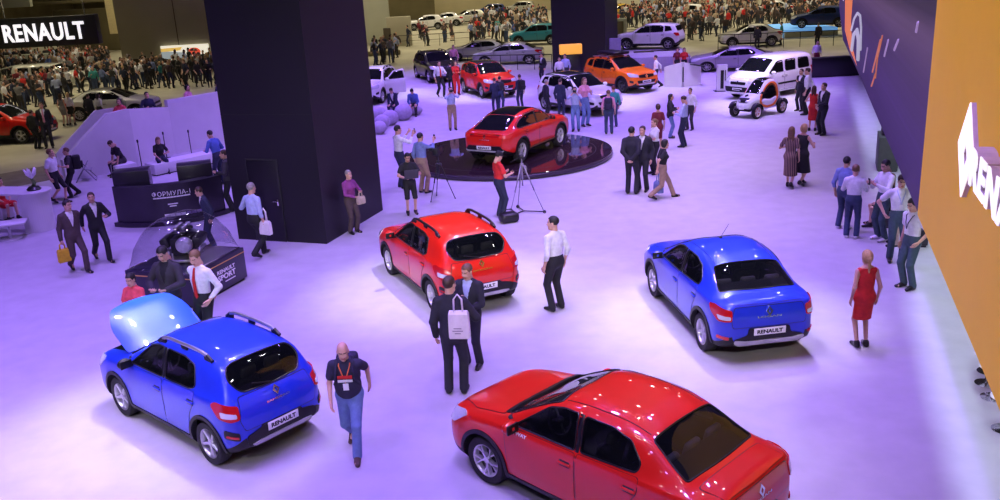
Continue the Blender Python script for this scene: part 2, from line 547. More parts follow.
def build_car(S, name, color, loc, rz, label, group=None):
    """S: the shape of the model (curves, outlines); returns the Empty"""
    for k in ('roof', 'w', 'belt', 'ws', 'wt', 'crown', 'zb'): S['_' + k] = curve(S[k])
    hollow = S.get('hollow', False); det = S.get('detail', 2)
    plastic = mat('black_plastic', (.022, .022, .025), .55, 0, .1, 40)
    dark = mat('dark_inside', (.018, .018, .02), .8)
    rubber = mat('tyre_rubber', (.014, .014, .015), .75, 0, .1, 30)
    rubseal = mat('window_rubber', (.008, .008, .009), .35)
    rimm = S.get('rimmat') or mat('alloy_silver', (.62, .62, .65), .28, .9, .03)
    glass = glassmat('car_glass', see=S.get('see', .42)) if hollow else mat('privacy_glass', (.006, .007, .009), .03, 0, .02, 3, 1.0, .6)
    chrome = mat('chrome', (.85, .85, .87), .12, 1, .02)
    silver = mat('silver_plastic', (.55, .55, .57), .35, .4, .03)
    redl = mat('tail_lens_red', (.50, .008, .012), .10, 0, .05, 5, 1.0)
    redlit = mat('tail_lens_bright', (.75, .05, .04), .15, 0, .05, 5, 1.0)
    clearl = mat('lamp_lens_clear', (.75, .77, .82), .08, .3, .03, 5, 1.0)
    white = mat('plate_white', (.82, .82, .82), .4)
    ink = mat('plate_ink', (.01, .01, .012), .5)
    P = color
    root = empty(name, loc, rz, label, 'car', group)
    x0, x1 = S['x']
    nst = 86 if det == 2 else 60
    xs = sorted(set(list(np.round(np.linspace(x0, x1, nst), 4)) + [x0 + .015, x0 + .035, x0 + .07, x1 - .015, x1 - .035, x1 - .07] + list(S.get('extra', []))))
    vs, fs, ms = loft(S, xs)
    B = Body(vs, fs)
    if S.get('noclad'): ms = [0] * len(ms)
    me = mk(vs, fs, ms)
    hx = S['hubs']; Rw = S['R']; tw = S['tr']; ra = S.get('ra', Rw + .055)
    def cyl(x, z, r, y0, y1):
        k = 40; v = []; f = []
        for y in (y0, y1):
            v += [(x + r * math.cos(2 * math.pi * i / k), y, z + r * math.sin(2 * math.pi * i / k)) for i in range(k)]
        f = [[i, (i + 1) % k, k + (i + 1) % k, k + i] for i in range(k)] + [list(range(k)), list(range(2 * k - 1, k - 1, -1))]
        return v, f
    cv = []; cf = []
    def addc(v, f):
        b = len(cv); cv.extend(v); cf.extend([[b + i for i in q] for q in f])
    wmax = max(k[1] for k in S['w']) + .2
    for x in hx:
        for s in (1, -1): addc(*cyl(x, Rw + .005, ra, s * (tw - .20), s * wmax))
    SW = [dict(w, p=rounded(side(w['p']), w.get('r', .04))) for w in S['windows']]
    fr = S['screen']; MF, LF = slope(fr['x0'], fr['z0'], fr['x1'], fr['z1'])
    pw = rounded([(-fr['w0'], .0), (0, -.05 if fr.get('bow', 1) else 0, .6), (fr['w0'], .0), (fr['w1'], LF), (0, LF + .03, .5), (-fr['w1'], LF)], .05)
    rr_ = S['rear']; MR, LR = slope(rr_['x0'], rr_['z0'], rr_['x1'], rr_['z1'], True)
    wm = rr_.get('wm', (rr_['w0'] + rr_['w1']) / 2)
    pr_ = rounded([(-rr_['w0'], .0), (0, rr_.get('bow', -.03), .5), (rr_['w0'], .0), (wm, LR * .55, .2), (rr_['w1'], LR), (0, LR + .025, .5), (-rr_['w1'], LR), (-wm, LR * .55, .2)], rr_.get('r', .06))
    if S.get('open_hood'):
        hb = S['open_hood']     # engine bay opening
        v = []; 
        poly = [(hb[0], -hb[2]), (hb[1], -hb[3]), (hb[1], hb[3]), (hb[0], hb[2])]
        v = [(p[0], p[1], hb[4]) for p in poly] + [(p[0], p[1], 1.6) for p in poly]
        addc(v, [[0, 1, 5, 4], [1, 2, 6, 5], [2, 3, 7, 6], [3, 0, 4, 7], [3, 2, 1, 0], [4, 5, 6, 7]])
    if hollow:
        ci = S['cabin']
        v2, f2, _ = loft(S, np.linspace(ci[0], ci[1], 40), .055)
        me = boolean_keep(me, [mk(v2, f2, [2] * len(f2))])
        wc = []
        for w in SW:
            n = len(w['p']); v = []
            for y in (.25, 1.2): v += [(-p[0], y, p[1]) for p in w['p']]
            f = [[i, (i + 1) % n, n + (i + 1) % n, n + i] for i in range(n)] + [list(range(n))[::-1], list(range(n, 2 * n))]
            wc.append((v, f)); wc.append(([(a, -b, c) for a, b, c in v], [q[::-1] for q in f]))
        for (Mx, pl, d0, d1) in ((MF, pw, -.16, .3), (MR, pr_, -.16, .3)):
            n = len(pl); v = [tuple(Mx @ Vector((p[0], p[1], z))) for z in (d0, d1) for p in pl]
            wc.append((v, [[i, (i + 1) % n, n + (i + 1) % n, n + i] for i in range(n)] + [list(range(n))[::-1], list(range(n, 2 * n))]))
        cuts = [mk(v, f, [2] * len(f)) for v, f in wc] + [mk(cv, cf, [2] * len(cf))]
        me = boolean_keep(me, cuts)
    else:
        me = boolean_keep(me, [mk(cv, cf, [2] * len(cf))])
    me.polygons.foreach_set('use_smooth', [True] * len(me.polygons)); me.set_sharp_from_angle(angle=R(38))
    for i_, q in enumerate((P, P if S.get('noclad') else plastic, dark)): me.materials[i_] = q
    obj('body', me, [], root)
    # glass
    go = -.006 if hollow else .004
    th = .003 if hollow else .006
    def pane(nm, poly, Mx, parent, mirror=False, seal=True, matg=None):
        b = MB(); B.patch(b, poly, Mx, go, 0, .07, th, mirror)
        if seal: B.line(b, poly, Mx, .011, 1, True, .05, .002, mirror)
        return b.build(nm, [matg or glass, rubseal], parent, 50)
    pane('windscreen', pw, MF, root)
    pane('rear_window', pr_, MR, root)
    # doors with handles and windows
    for s in (False, True):
        for di, d in enumerate(S['doors']):
            pl = rounded(side(d), .05)
            b = MB(); big = rounded(side(grow(d, .010)), .05)
            B.patch(b, big, SIDE, .0015, 1, .09, .008, s)
            B.patch(b, pl, SIDE, .005, 0, .09, .008, s)
            do = b.build('door', [P, rubseal], root, 50)
            hp = S['handles'][di]
            hb_ = MB(); l, nn = B.hit(SIDE, -hp[0], hp[1])
            yy = l.y * (-1 if s else 1); k = -1 if s else 1
            hb_.box((hp[0], yy + k * .014, hp[1]), (.19, .03, .035), 0, .012)
            hb_.box((hp[0], yy + k * .003, hp[1] - .004), (.15, .016, .075), 1, .006)
            hb_.build('handle', [S.get('handlemat') or P, dark], do)
            for w in SW:
                if w['door'] == di: pane('window', w['p'], SIDE, do, s)
        for w in SW:
            if w['door'] is None: pane('quarter_window', w['p'], SIDE, root, s)
    # pillars between side windows, black
    for pp in S.get('pillars', []):
        for s in (False, True):
            b = MB(); B.patch(b, rounded(side(pp), .01), SIDE, .004, 0, .08, .006, s); b.build('pillar_trim', [rubseal], root)
    # chrome / coloured line around the side glass
    if S.get('glassline'):
        for s in (False, True):
            b = MB(); B.line(b, rounded(side(S['glassline']), .05), SIDE, .014, 0, True, .05, .004, s); b.build('window_trim', [chrome], root)
    # wheel arch claddings
    if S.get('arch'):
        for x in hx:
            for s in (False, True):
                ro = ra + S['arch']; a0, a1 = R(-22), R(202)
                N = 26; zc = Rw + .005
                po = [(x + ro * math.cos(a0 + (a1 - a0) * i / N), zc + ro * math.sin(a0 + (a1 - a0) * i / N)) for i in range(N + 1)]
                pi_ = [(x + ra * math.cos(a0 + (a1 - a0) * i / N), zc + ra * math.sin(a0 + (a1 - a0) * i / N)) for i in range(N + 1)]
                b = MB(); B.patch(b, side(po + pi_[::-1]), SIDE, .016, 0, .07, .03, s); b.build('wheel_arch', [S.get('archmat') or plastic], root, 50)
    if S.get('sill'):
        for s in (False, True):
            b = MB(); B.patch(b, rounded(side(S['sill']), .02), SIDE, .014, 0, .1, .02, s)
            if S.get('sillline'): B.patch(b, rounded(side(S['sillline']), .01), SIDE, .02, 1, .1, .02, s)
            b.build('side_skirt', [plastic, chrome], root, 50)
    # generic overlays: (name, frame, outline, material, mirror?, parent key)
    named = {'paint': P, 'plastic': plastic, 'chrome': chrome, 'silver': silver, 'red': redl, 'redlit': redlit, 'clear': clearl, 'white': white, 'dark': dark, 'rubber': rubseal, 'glass': mat('privacy_glass', (.006, .007, .009), .03, 0, .02, 3, 1.0, .6)}
    named.update(S.get('mats', {}))
    made = {}
    for ov in S.get('overlays', []):
        nm, Mx, pl, mt = ov[0], ov[1], ov[2], ov[3]
        opt = ov[4] if len(ov) > 4 else {}
        for s in ((False, True) if opt.get('both') else (False,)):
            b = MB()
            if opt.get('gap'): B.patch(b, rounded(grow(pl, .009), opt.get('r', .04)), Mx, .0015 + opt.get('off', 0), 1, opt.get('step', .09), .008, s)
            if opt.get('line'): B.line(b, pl, Mx, opt['line'], 0, opt.get('closed', False), .05, opt.get('off', .0), s)
            else: B.patch(b, rounded(pl, opt.get('r', .04)), Mx, .005 + opt.get('off', 0), 0, opt.get('step', .07), opt.get('thick', .012), s)
            par = made.get((opt.get('in'), s)) or made.get((opt.get('in'), False)) or root
            made[(nm, s)] = b.build(nm, [named[mt], rubseal], par, 50)
    # wheels
    for x in hx:
        for s in (1, -1):
            wheel(root, (x, s * tw - s * .0, Rw), Rw, S['rim'], s < 0, (rubber, rimm, mat('brake_dark', (.05, .05, .055), .5, .6)), S.get('tyre', .21))
    # mirrors
    mx = S.get('mirror')
    if mx:
        for s in (1, -1):
            b = MB(); l, nn = B.hit(SIDE, -mx[0], mx[1]); y = l.y
            b.ball((mx[0] + .02, s * (y + .13), mx[1] + .06), (.075, .115, .078), 0, 14)
            b.box((mx[0] - .035, s * (y + .13), mx[1] + .06), (.03, .19, .125), 1, .012)
            b.box((mx[0] + .03, s * (y + .03), mx[1] + .0), (.06, .12, .035), 1, .012)
            b.build('side_mirror', [S.get('mirrormat') or P, plastic], root)
    if S.get('rails'):
        rl = S['rails']
        for s in (1, -1):
            b = MB(); pts = []
            N = 12
            for i in range(N + 1):
                x = rl[0] + (rl[1] - rl[0]) * i / N
                z = float(S['_roof'](x)) - float(S['_crown'](x)) * .62
                yw = float(S['_wt'](x)) * .97
                e = min(i, N - i)
                pts.append((x, s * yw, z + (.060 if e >= 2 else (.048 if e == 1 else .0))))
            b.tube(pts[1:-1], .026, 8, 0); b.tube(pts[:2], .03, 8, 1); b.tube(pts[-2:], .03, 8, 1)
            for xk in (pts[1], pts[-2], pts[N // 2]): b.box((xk[0], xk[1], xk[2] - .045), (.16, .035, .07), 1, .012)
            b.build('roof_rail', [S.get('railmat') or plastic, plastic], root, 50)
    # interior
    if hollow:
        cloth = mat('seat_cloth', (.035, .035, .04), .8, 0, .2, 40); trim = mat('seat_trim', (.11, .11, .12), .7)
        fs_ = S['seats']
        for (sx, sy, sw) in fs_:
            b = MB(); seat_mesh(b, sx, sy, 0, sw); b.build('seat', [cloth, trim], root, 60)
        b = MB(); dx = fr['x0'] - .25
        hw = float(S['_w'](dx)) - .1
        b.box((dx + .02, 0, fr['z0'] - .12), (.42, hw * 2, .2), 0, .06); b.build('dashboard', [dark], root, 60)
        b = MB(); Mw = Matrix.Translation((dx - .30, .36, fr['z0'] - .08)) @ Matrix.Rotation(R(-68), 4, 'Y')
        b.tube([Mw @ Vector((.185 * math.cos(a), .185 * math.sin(a), 0)) for a in np.linspace(0, 2 * math.pi, 24, endpoint=False)], .016, 8, 0, True)
        b.ball(Mw @ Vector((0, 0, 0)), (.05, .06, .05), 0, 10); b.tube([Mw @ Vector((-.18, 0, 0)), Mw @ Vector((.18, 0, 0))], .016, 6, 1); b.tube([Mw @ Vector((0, 0, -.05)), Mw @ Vector((0, 0, -.3))], .025, 6, 0)
        b.build('steering_wheel', [dark, trim], root)
        b = MB(); b.box((.2, 0, .33), (S['cabin'][1] - S['cabin'][0] - .5, 1.3, .04), 0, .01); b.build('cabin_floor', [dark], root)
    # number plate, emblem, words
    for pl in S.get('plates', []):
        Mx = pl['M']; b = MB(); b.box((0, 0, 0.004), (.52, .115, .012), 0, .004, Mx); 
        po = b.build('number_plate', [white], root)
        b = MB()
        if det == 2: add_text(b, 'RENAULT', .42, .062, .003, Mx @ Matrix.Translation((0, 0, .0105)), 0, .03)
        else: b.box((0, 0, .011), (.40, .05, .003), 0, .0, Mx)
        if pl.get('text', True): b.build('plate_lettering', [ink], po)
    for em in S.get('emblems', []):
        b = MB(); diamond(b, em['w'], em['w'] * 1.3, .02, em['M']); b.build('emblem', [chrome], root)
    for wd in S.get('words', []):
        b = MB(); add_text(b, wd['t'], wd['w'], wd['h'], .012, wd['M'], 0, .02); b.build('badge_lettering', [named[wd.get('m', 'chrome')]], root)
    S['_body'] = B
    return root, B

def grow(poly, d):
    p = [np.array(q[:2], float) for q in poly]; n = len(p)
    area = sum(p[i - 1][0] * p[i][1] - p[i][0] * p[i - 1][1] for i in range(n))
    sg = 1 if area > 0 else -1; out = []
    for i in range(n):
        e1 = p[i] - p[i - 1]; e2 = p[(i + 1) % n] - p[i]
        n1 = np.array([e1[1], -e1[0]]); n2 = np.array([e2[1], -e2[0]])
        n1 = n1 / (np.linalg.norm(n1) + 1e-9); n2 = n2 / (np.linalg.norm(n2) + 1e-9)
        m = n1 + n2; L = np.linalg.norm(m)
        m = m / L if L > .2 else n1
        q = p[i] + m * d * sg / max(.5, float(m @ n1))
        out.append(tuple(q) + tuple(poly[i][2:]))
    return out

def boolean_keep(me, cutters):
    if len(me.materials) == 0:
        for k in range(3): me.materials.append(bpy.data.materials.get('slot%d' % k) or bpy.data.materials.new('slot%d' % k))
    for c in cutters:
        for k in range(3): c.materials.append(bpy.data.materials['slot%d' % k])
    return boolean(me, cutters)
# ------------------------------------------------------------------ car models (curves: x forward, origin between the axles on the ground)
def frame_at(B, M, u, v, out=.008, up=(0, 0, 1)):
    """a small frame lying on the surface where the outline frame's (u,v) lands"""
    l, n = B.hit(M, u, v)
    n = n.normalized(); W = M.to_3x3() @ Vector((0, 0, 1))
    if n.dot(W) < 0: n = -n
    v_ = Vector(up) - n * n.dot(Vector(up)); u_ = v_.cross(n)
    return basis(l + n * out, u_, v_)

BACK = basis((0, 0, 0), (0, -1, 0), (0, 0, 1))     # looking at the tail: u=-y, w=-x
FRONT = basis((0, 0, 0), (0, 1, 0), (0, 0, 1))
TOP = basis((0, 0, 0), (1, 0, 0), (0, 1, 0))
def quarter(a, back=True):
    """frame looking at the left rear (or left front) corner, turned a degrees off the tail"""
    w = Vector((-math.cos(a), math.sin(a), 0)) if back else Vector((math.cos(a), math.sin(a), 0))
    v = Vector((0, 0, 1)); u = v.cross(w)
    return basis((0, 0, 0), u, v)
def qpt(M, x, y, z):
    q = M.inverted() @ Vector((x, y, z)); return (q.x, q.y)

def sandero(color, **kw):
    S = dict(x=(-1.965, 2.115), hubs=(1.295, -1.295), R=.322, tr=.745, rim='five', arch=.055, hollow=True, cabin=(-1.62, 1.0), see=.5,
        roof=[(2.115, .66), (2.09, .76), (2.03, .84), (1.9, .91), (1.5, 1.00), (1.1, 1.07), (.98, 1.10), (.62, 1.275), (.28, 1.44), (.05, 1.515), (-.3, 1.545), (-.8, 1.545), (-1.25, 1.515), (-1.48, 1.48), (-1.55, 1.45), (-1.80, 1.13), (-1.88, 1.02), (-1.93, .93), (-1.965, .80)],
        w=[(2.115, .60), (2.08, .70), (2.0, .78), (1.85, .83), (1.5, .862), (1.0, .868), (0, .866), (-1.0, .868), (-1.5, .858), (-1.75, .82), (-1.88, .76), (-1.94, .69), (-1.965, .62)],
        belt=[(2.115, .60), (2.03, .74), (1.8, .84), (1.2, .935), (.9, .965), (0, .985), (-.8, 1.01), (-1.3, 1.03), (-1.7, 1.02), (-1.9, .90), (-1.965, .74)],
        ws=[(2.115, .95), (1.5, .945), (1.0, .95), (0, .955), (-1.3, .955), (-1.965, .96)],
        wt=[(2.115, .52), (2.0, .66), (1.5, .72), (1.05, .735), (.9, .72), (.3, .63), (0, .61), (-.8, .605), (-1.3, .60), (-1.5, .59), (-1.8, .66), (-1.965, .54)],
        crown=[(2.115, .03), (1.5, .045), (1.0, .055), (.5, .07), (0, .075), (-.8, .075), (-1.4, .07), (-1.6, .06), (-1.965, .04)],
        zb=[(2.115, .36), (2.05, .27), (1.8, .215), (1.0, .205), (-1.0, .205), (-1.7, .25), (-1.9, .33), (-1.965, .40)],
        windows=[dict(door=0, p=[(.78, 1.015), (.30, 1.36), (.10, 1.415), (-.13, 1.425), (-.17, 1.03)], r=.035),
                 dict(door=1, p=[(-.25, 1.035), (-.23, 1.428), (-.72, 1.425), (-1.00, 1.37), (-1.08, 1.10), (-.95, 1.055)], r=.05)],
        pillars=[[(-.185, 1.02), (-.145, 1.43), (-.215, 1.43), (-.235, 1.02)]],
        screen=dict(x0=.97, z0=1.105, x1=.20, z1=1.47, w0=.69, w1=.555),
        rear=dict(x0=-1.83, z0=1.11, x1=-1.55, z1=1.44, w0=.50, w1=.52, wm=.615, bow=-.035, r=.09),
        doors=[[(.86, .40), (.92, .90), (.80, .98), (-.19, 1.0), (-.21, .34), (.75, .33)], [(-.24, .34), (-.22, 1.005), (-1.10, 1.035), (-1.06, .86), (-.93, .68), (-.86, .42), (-.82, .34)]],
        handles=[(-.06, .845), (-1.0, .885)], mirror=(.70, 1.0), rails=(.12, -1.32),
        sill=[(.90, .21), (.90, .335), (-.88, .335), (-.88, .21)],
        seats=[(.02, .36, .5), (.02, -.36, .5), (-.82, .42, .44), (-.82, 0, .40), (-.82, -.42, .44)], capb=.012)
    S.update(kw)
    q = quarter(R(32)); f1 = quarter(R(38), False)
    tg, L = slope(-1.96, .70, -1.80, 1.16, True)
    S['overlays'] = [
        ('tailgate', BACK, [(-.60, .62), (.60, .62), (.655, .78), (.60, .95, .1), (.58, 1.06), (-.58, 1.06), (-.60, .95, .1), (-.655, .78)], 'paint', dict(gap=True, step=.07)),
        ('bumper_guard', BACK, [(-.50, .34), (.50, .34), (.60, .42), (.60, .53), (.36, .58), (.34, .615), (-.34, .615), (-.36, .58), (-.60, .53), (-.60, .42)], 'plastic', dict(off=.014)),
        ('skid_plate', BACK, [(-.46, .355), (.46, .355), (.53, .40), (.40, .415), (-.40, .415), (-.53, .40)], 'silver', dict(off=.024, r=.015)),
        ('taillight', q, [qpt(q, -1.86, .60, .80), qpt(q, -1.84, .60, .97), qpt(q, -1.60, .80, 1.035), qpt(q, -1.52, .83, .99), qpt(q, -1.66, .82, .82), qpt(q, -1.80, .72, .78)], 'red', dict(both=True, off=.012, r=.04)),
        ('taillight_lens', q, [qpt(q, -1.86, .645, .83), qpt(q, -1.84, .645, .885), qpt(q, -1.70, .80, .925), qpt(q, -1.72, .80, .84)], 'clear', dict(both=True, off=.018, r=.02, **{'in': 'taillight'})),
        ('fog_lamp', q, [qpt(q, -1.90, .66, .50), qpt(q, -1.90, .66, .61), qpt(q, -1.74, .81, .66), qpt(q, -1.74, .81, .54)], 'plastic', dict(both=True, off=.010, r=.03)),
        ('reflector', q, [qpt(q, -1.89, .68, .53), qpt(q, -1.89, .68, .56), qpt(q, -1.78, .80, .59), qpt(q, -1.78, .80, .56)], 'red', dict(both=True, off=.018, r=.01, **{'in': 'fog_lamp'})),
        ('headlight', f1, [qpt(f1, 2.08, .50, .68), qpt(f1, 2.03, .50, .80), qpt(f1, 1.72, .78, .90), qpt(f1, 1.66, .82, .86), qpt(f1, 1.86, .82, .70)], 'clear', dict(both=True, off=.01)),
        ('grille', FRONT, [(-.42, .60), (.42, .60), (.46, .70), (-.46, .70)], 'plastic', dict(off=.01)),
        ('front_bumper_guard', FRONT, [(-.55, .32), (.55, .32), (.60, .50), (-.60, .50)], 'plastic', dict(off=.012)),
        ('fuel_flap', SIDE, side([(-1.42, .86), (-1.28, .86), (-1.28, .99), (-1.42, .99)]), 'paint', dict(gap=True, r=.03)) if kw.get('flap') else
        ('rear_wiper', BACK, [(-.02, 1.09), (-.30, 1.15)], 'rubber', dict(line=.010, off=.015)),
    ]
    if not S.get('open_hood'):
        S['overlays'].append(('hood', TOP, [(1.98, -.52), (1.55, -.70), (1.02, -.70), (.99, 0, .3), (1.02, .70), (1.55, .70), (1.98, .52), (2.03, 0, .3)], 'paint', dict(gap=True, step=.09)))
    return S

def logan(color, **kw):
    S = dict(x=(-2.08, 2.105), hubs=(1.317, -1.317), R=.325, tr=.745, rim='five', arch=.055, hollow=True, cabin=(-1.25, 1.0), see=.5,
        roof=[(2.105, .66), (2.08, .76), (2.02, .84), (1.9, .91), (1.5, 1.00), (1.12, 1.065), (1.0, 1.09), (.64, 1.27), (.28, 1.435), (.05, 1.495), (-.3, 1.52), (-.7, 1.505), (-1.0, 1.44), (-1.12, 1.40), (-1.45, 1.21), (-1.66, 1.095), (-1.75, 1.07), (-1.95, 1.055), (-2.02, 1.035), (-2.055, .95), (-2.08, .82)],
        w=[(2.105, .60), (2.07, .70), (1.99, .78), (1.85, .83), (1.5, .862), (1.0, .868), (0, .866), (-1.0, .868), (-1.6, .85), (-1.85, .81), (-2.0, .745), (-2.05, .69), (-2.08, .62)],
        belt=[(2.105, .60), (2.02, .74), (1.8, .84), (1.2, .93), (.9, .955), (0, .975), (-.8, 1.0), (-1.4, 1.01), (-1.8, .995), (-2.02, .95), (-2.08, .76)],
        ws=[(2.105, .95), (1.5, .945), (1.0, .95), (0, .955), (-1.3, .95), (-2.08, .96)],
        wt=[(2.105, .52), (1.99, .66), (1.5, .72), (1.07, .735), (.92, .72), (.3, .63), (0, .61), (-.7, .605), (-1.1, .60), (-1.4, .62), (-1.66, .68), (-1.9, .70), (-2.02, .64), (-2.08, .54)],
        crown=[(2.105, .03), (1.5, .045), (1.0, .055), (.5, .07), (0, .075), (-.7, .075), (-1.2, .065), (-1.6, .04), (-2.08, .03)],
        zb=[(2.105, .36), (2.04, .27), (1.8, .215), (1.0, .205), (-1.0, .205), (-1.8, .25), (-2.0, .33), (-2.08, .40)],
        windows=[dict(door=0, p=[(.80, 1.005), (.32, 1.345), (.10, 1.40), (-.13, 1.41), (-.17, 1.02)], r=.035),
                 dict(door=1, p=[(-.25, 1.025), (-.23, 1.41), (-.62, 1.405), (-.88, 1.345), (-1.06, 1.16), (-1.03, 1.06)], r=.05)],
        pillars=[[(-.185, 1.01), (-.145, 1.415), (-.215, 1.415), (-.235, 1.01)]],
        screen=dict(x0=.99, z0=1.095, x1=.22, z1=1.455, w0=.69, w1=.555),
        rear=dict(x0=-1.60, z0=1.125, x1=-1.10, z1=1.405, w0=.645, w1=.545, bow=-.03, r=.05),
        doors=[[(.86, .40), (.92, .89), (.80, .97), (-.19, .99), (-.21, .34), (.75, .33)], [(-.24, .34), (-.22, .995), (-1.08, 1.02), (-1.08, .86), (-.95, .68), (-.88, .42), (-.84, .34)]],
        handles=[(-.06, .835), (-.98, .87)], mirror=(.72, .99),
        sill=[(.92, .21), (.92, .335), (-.90, .335), (-.90, .21)],
        seats=[(.02, .36, .5), (.02, -.36, .5), (-.78, .42, .44), (-.78, 0, .40), (-.78, -.42, .44)], capb=.012)
    S.update(kw)
    q = quarter(R(32)); f1 = quarter(R(38), False)
    S['overlays'] = [
        ('boot_lid', BACK, [(-.60, .66), (.60, .66), (.62, .80, .05), (.56, .985), (-.56, .985), (-.62, .80, .05)], 'paint', dict(gap=True, step=.07)),
        ('boot_top', TOP, [(-1.70, -.60), (-2.01, -.585), (-2.03, 0, .3), (-2.01, .585), (-1.70, .60)], 'paint', dict(gap=True, step=.08)),
        ('bumper_guard', BACK, [(-.50, .34), (.50, .34), (.58, .40), (.58, .46), (.36, .52), (.34, .64), (-.34, .64), (-.36, .52), (-.58, .46), (-.58, .40)], 'plastic', dict(off=.014)),
        ('skid_plate', BACK, [(-.50, .345), (.50, .345), (.58, .41), (.58, .455), (.40, .425), (-.40, .425), (-.58, .455), (-.58, .41)], 'silver', dict(off=.026, r=.02)),
        ('taillight', q, [qpt(q, -2.01, .575, .775), qpt(q, -2.0, .575, .95), qpt(q, -1.80, .78, 1.0), qpt(q, -1.66, .83, .985), qpt(q, -1.72, .83, .87), qpt(q, -1.90, .76, .76)], 'red', dict(both=True, off=.012, r=.04)),
        ('taillight_lens', q, [qpt(q, -2.01, .60, .80), qpt(q, -2.0, .60, .855), qpt(q, -1.86, .77, .87), qpt(q, -1.90, .75, .80)], 'clear', dict(both=True, off=.018, r=.02, **{'in': 'taillight'})),
        ('reflector', q, [qpt(q, -2.0, .62, .46), qpt(q, -2.0, .62, .51), qpt(q, -1.86, .77, .52), qpt(q, -1.86, .77, .47)], 'red', dict(both=True, off=.012, r=.015)),
        ('headlight', f1, [qpt(f1, 2.07, .50, .68), qpt(f1, 2.02, .50, .80), qpt(f1, 1.70, .78, .90), qpt(f1, 1.62, .82, .87), qpt(f1, 1.86, .82, .70)], 'clear', dict(both=True, off=.01)),
        ('grille', FRONT, [(-.42, .60), (.42, .60), (.46, .70), (-.46, .70)], 'plastic', dict(off=.01)),
        ('front_bumper_guard', FRONT, [(-.55, .32), (.55, .32), (.60, .50), (-.60, .50)], 'plastic', dict(off=.012)),
        ('hood', TOP, [(1.97, -.52), (1.55, -.70), (1.04, -.70), (1.0, 0, .3), (1.04, .70), (1.55, .70), (1.97, .52), (2.02, 0, .3)], 'paint', dict(gap=True, step=.09)),
        ('cowl_panel', TOP, [(1.045, -.68), (.97, -.68), (.935, 0, .3), (.97, .68), (1.045, .68), (1.0, 0, .3)], 'plastic', dict(off=.008, r=.02)),
        ('roof_joint', TOP, [(.15, .52), (-.4, .52), (-1.02, .50)], 'rubber', dict(line=.006, both=True)),
    ]
    return S
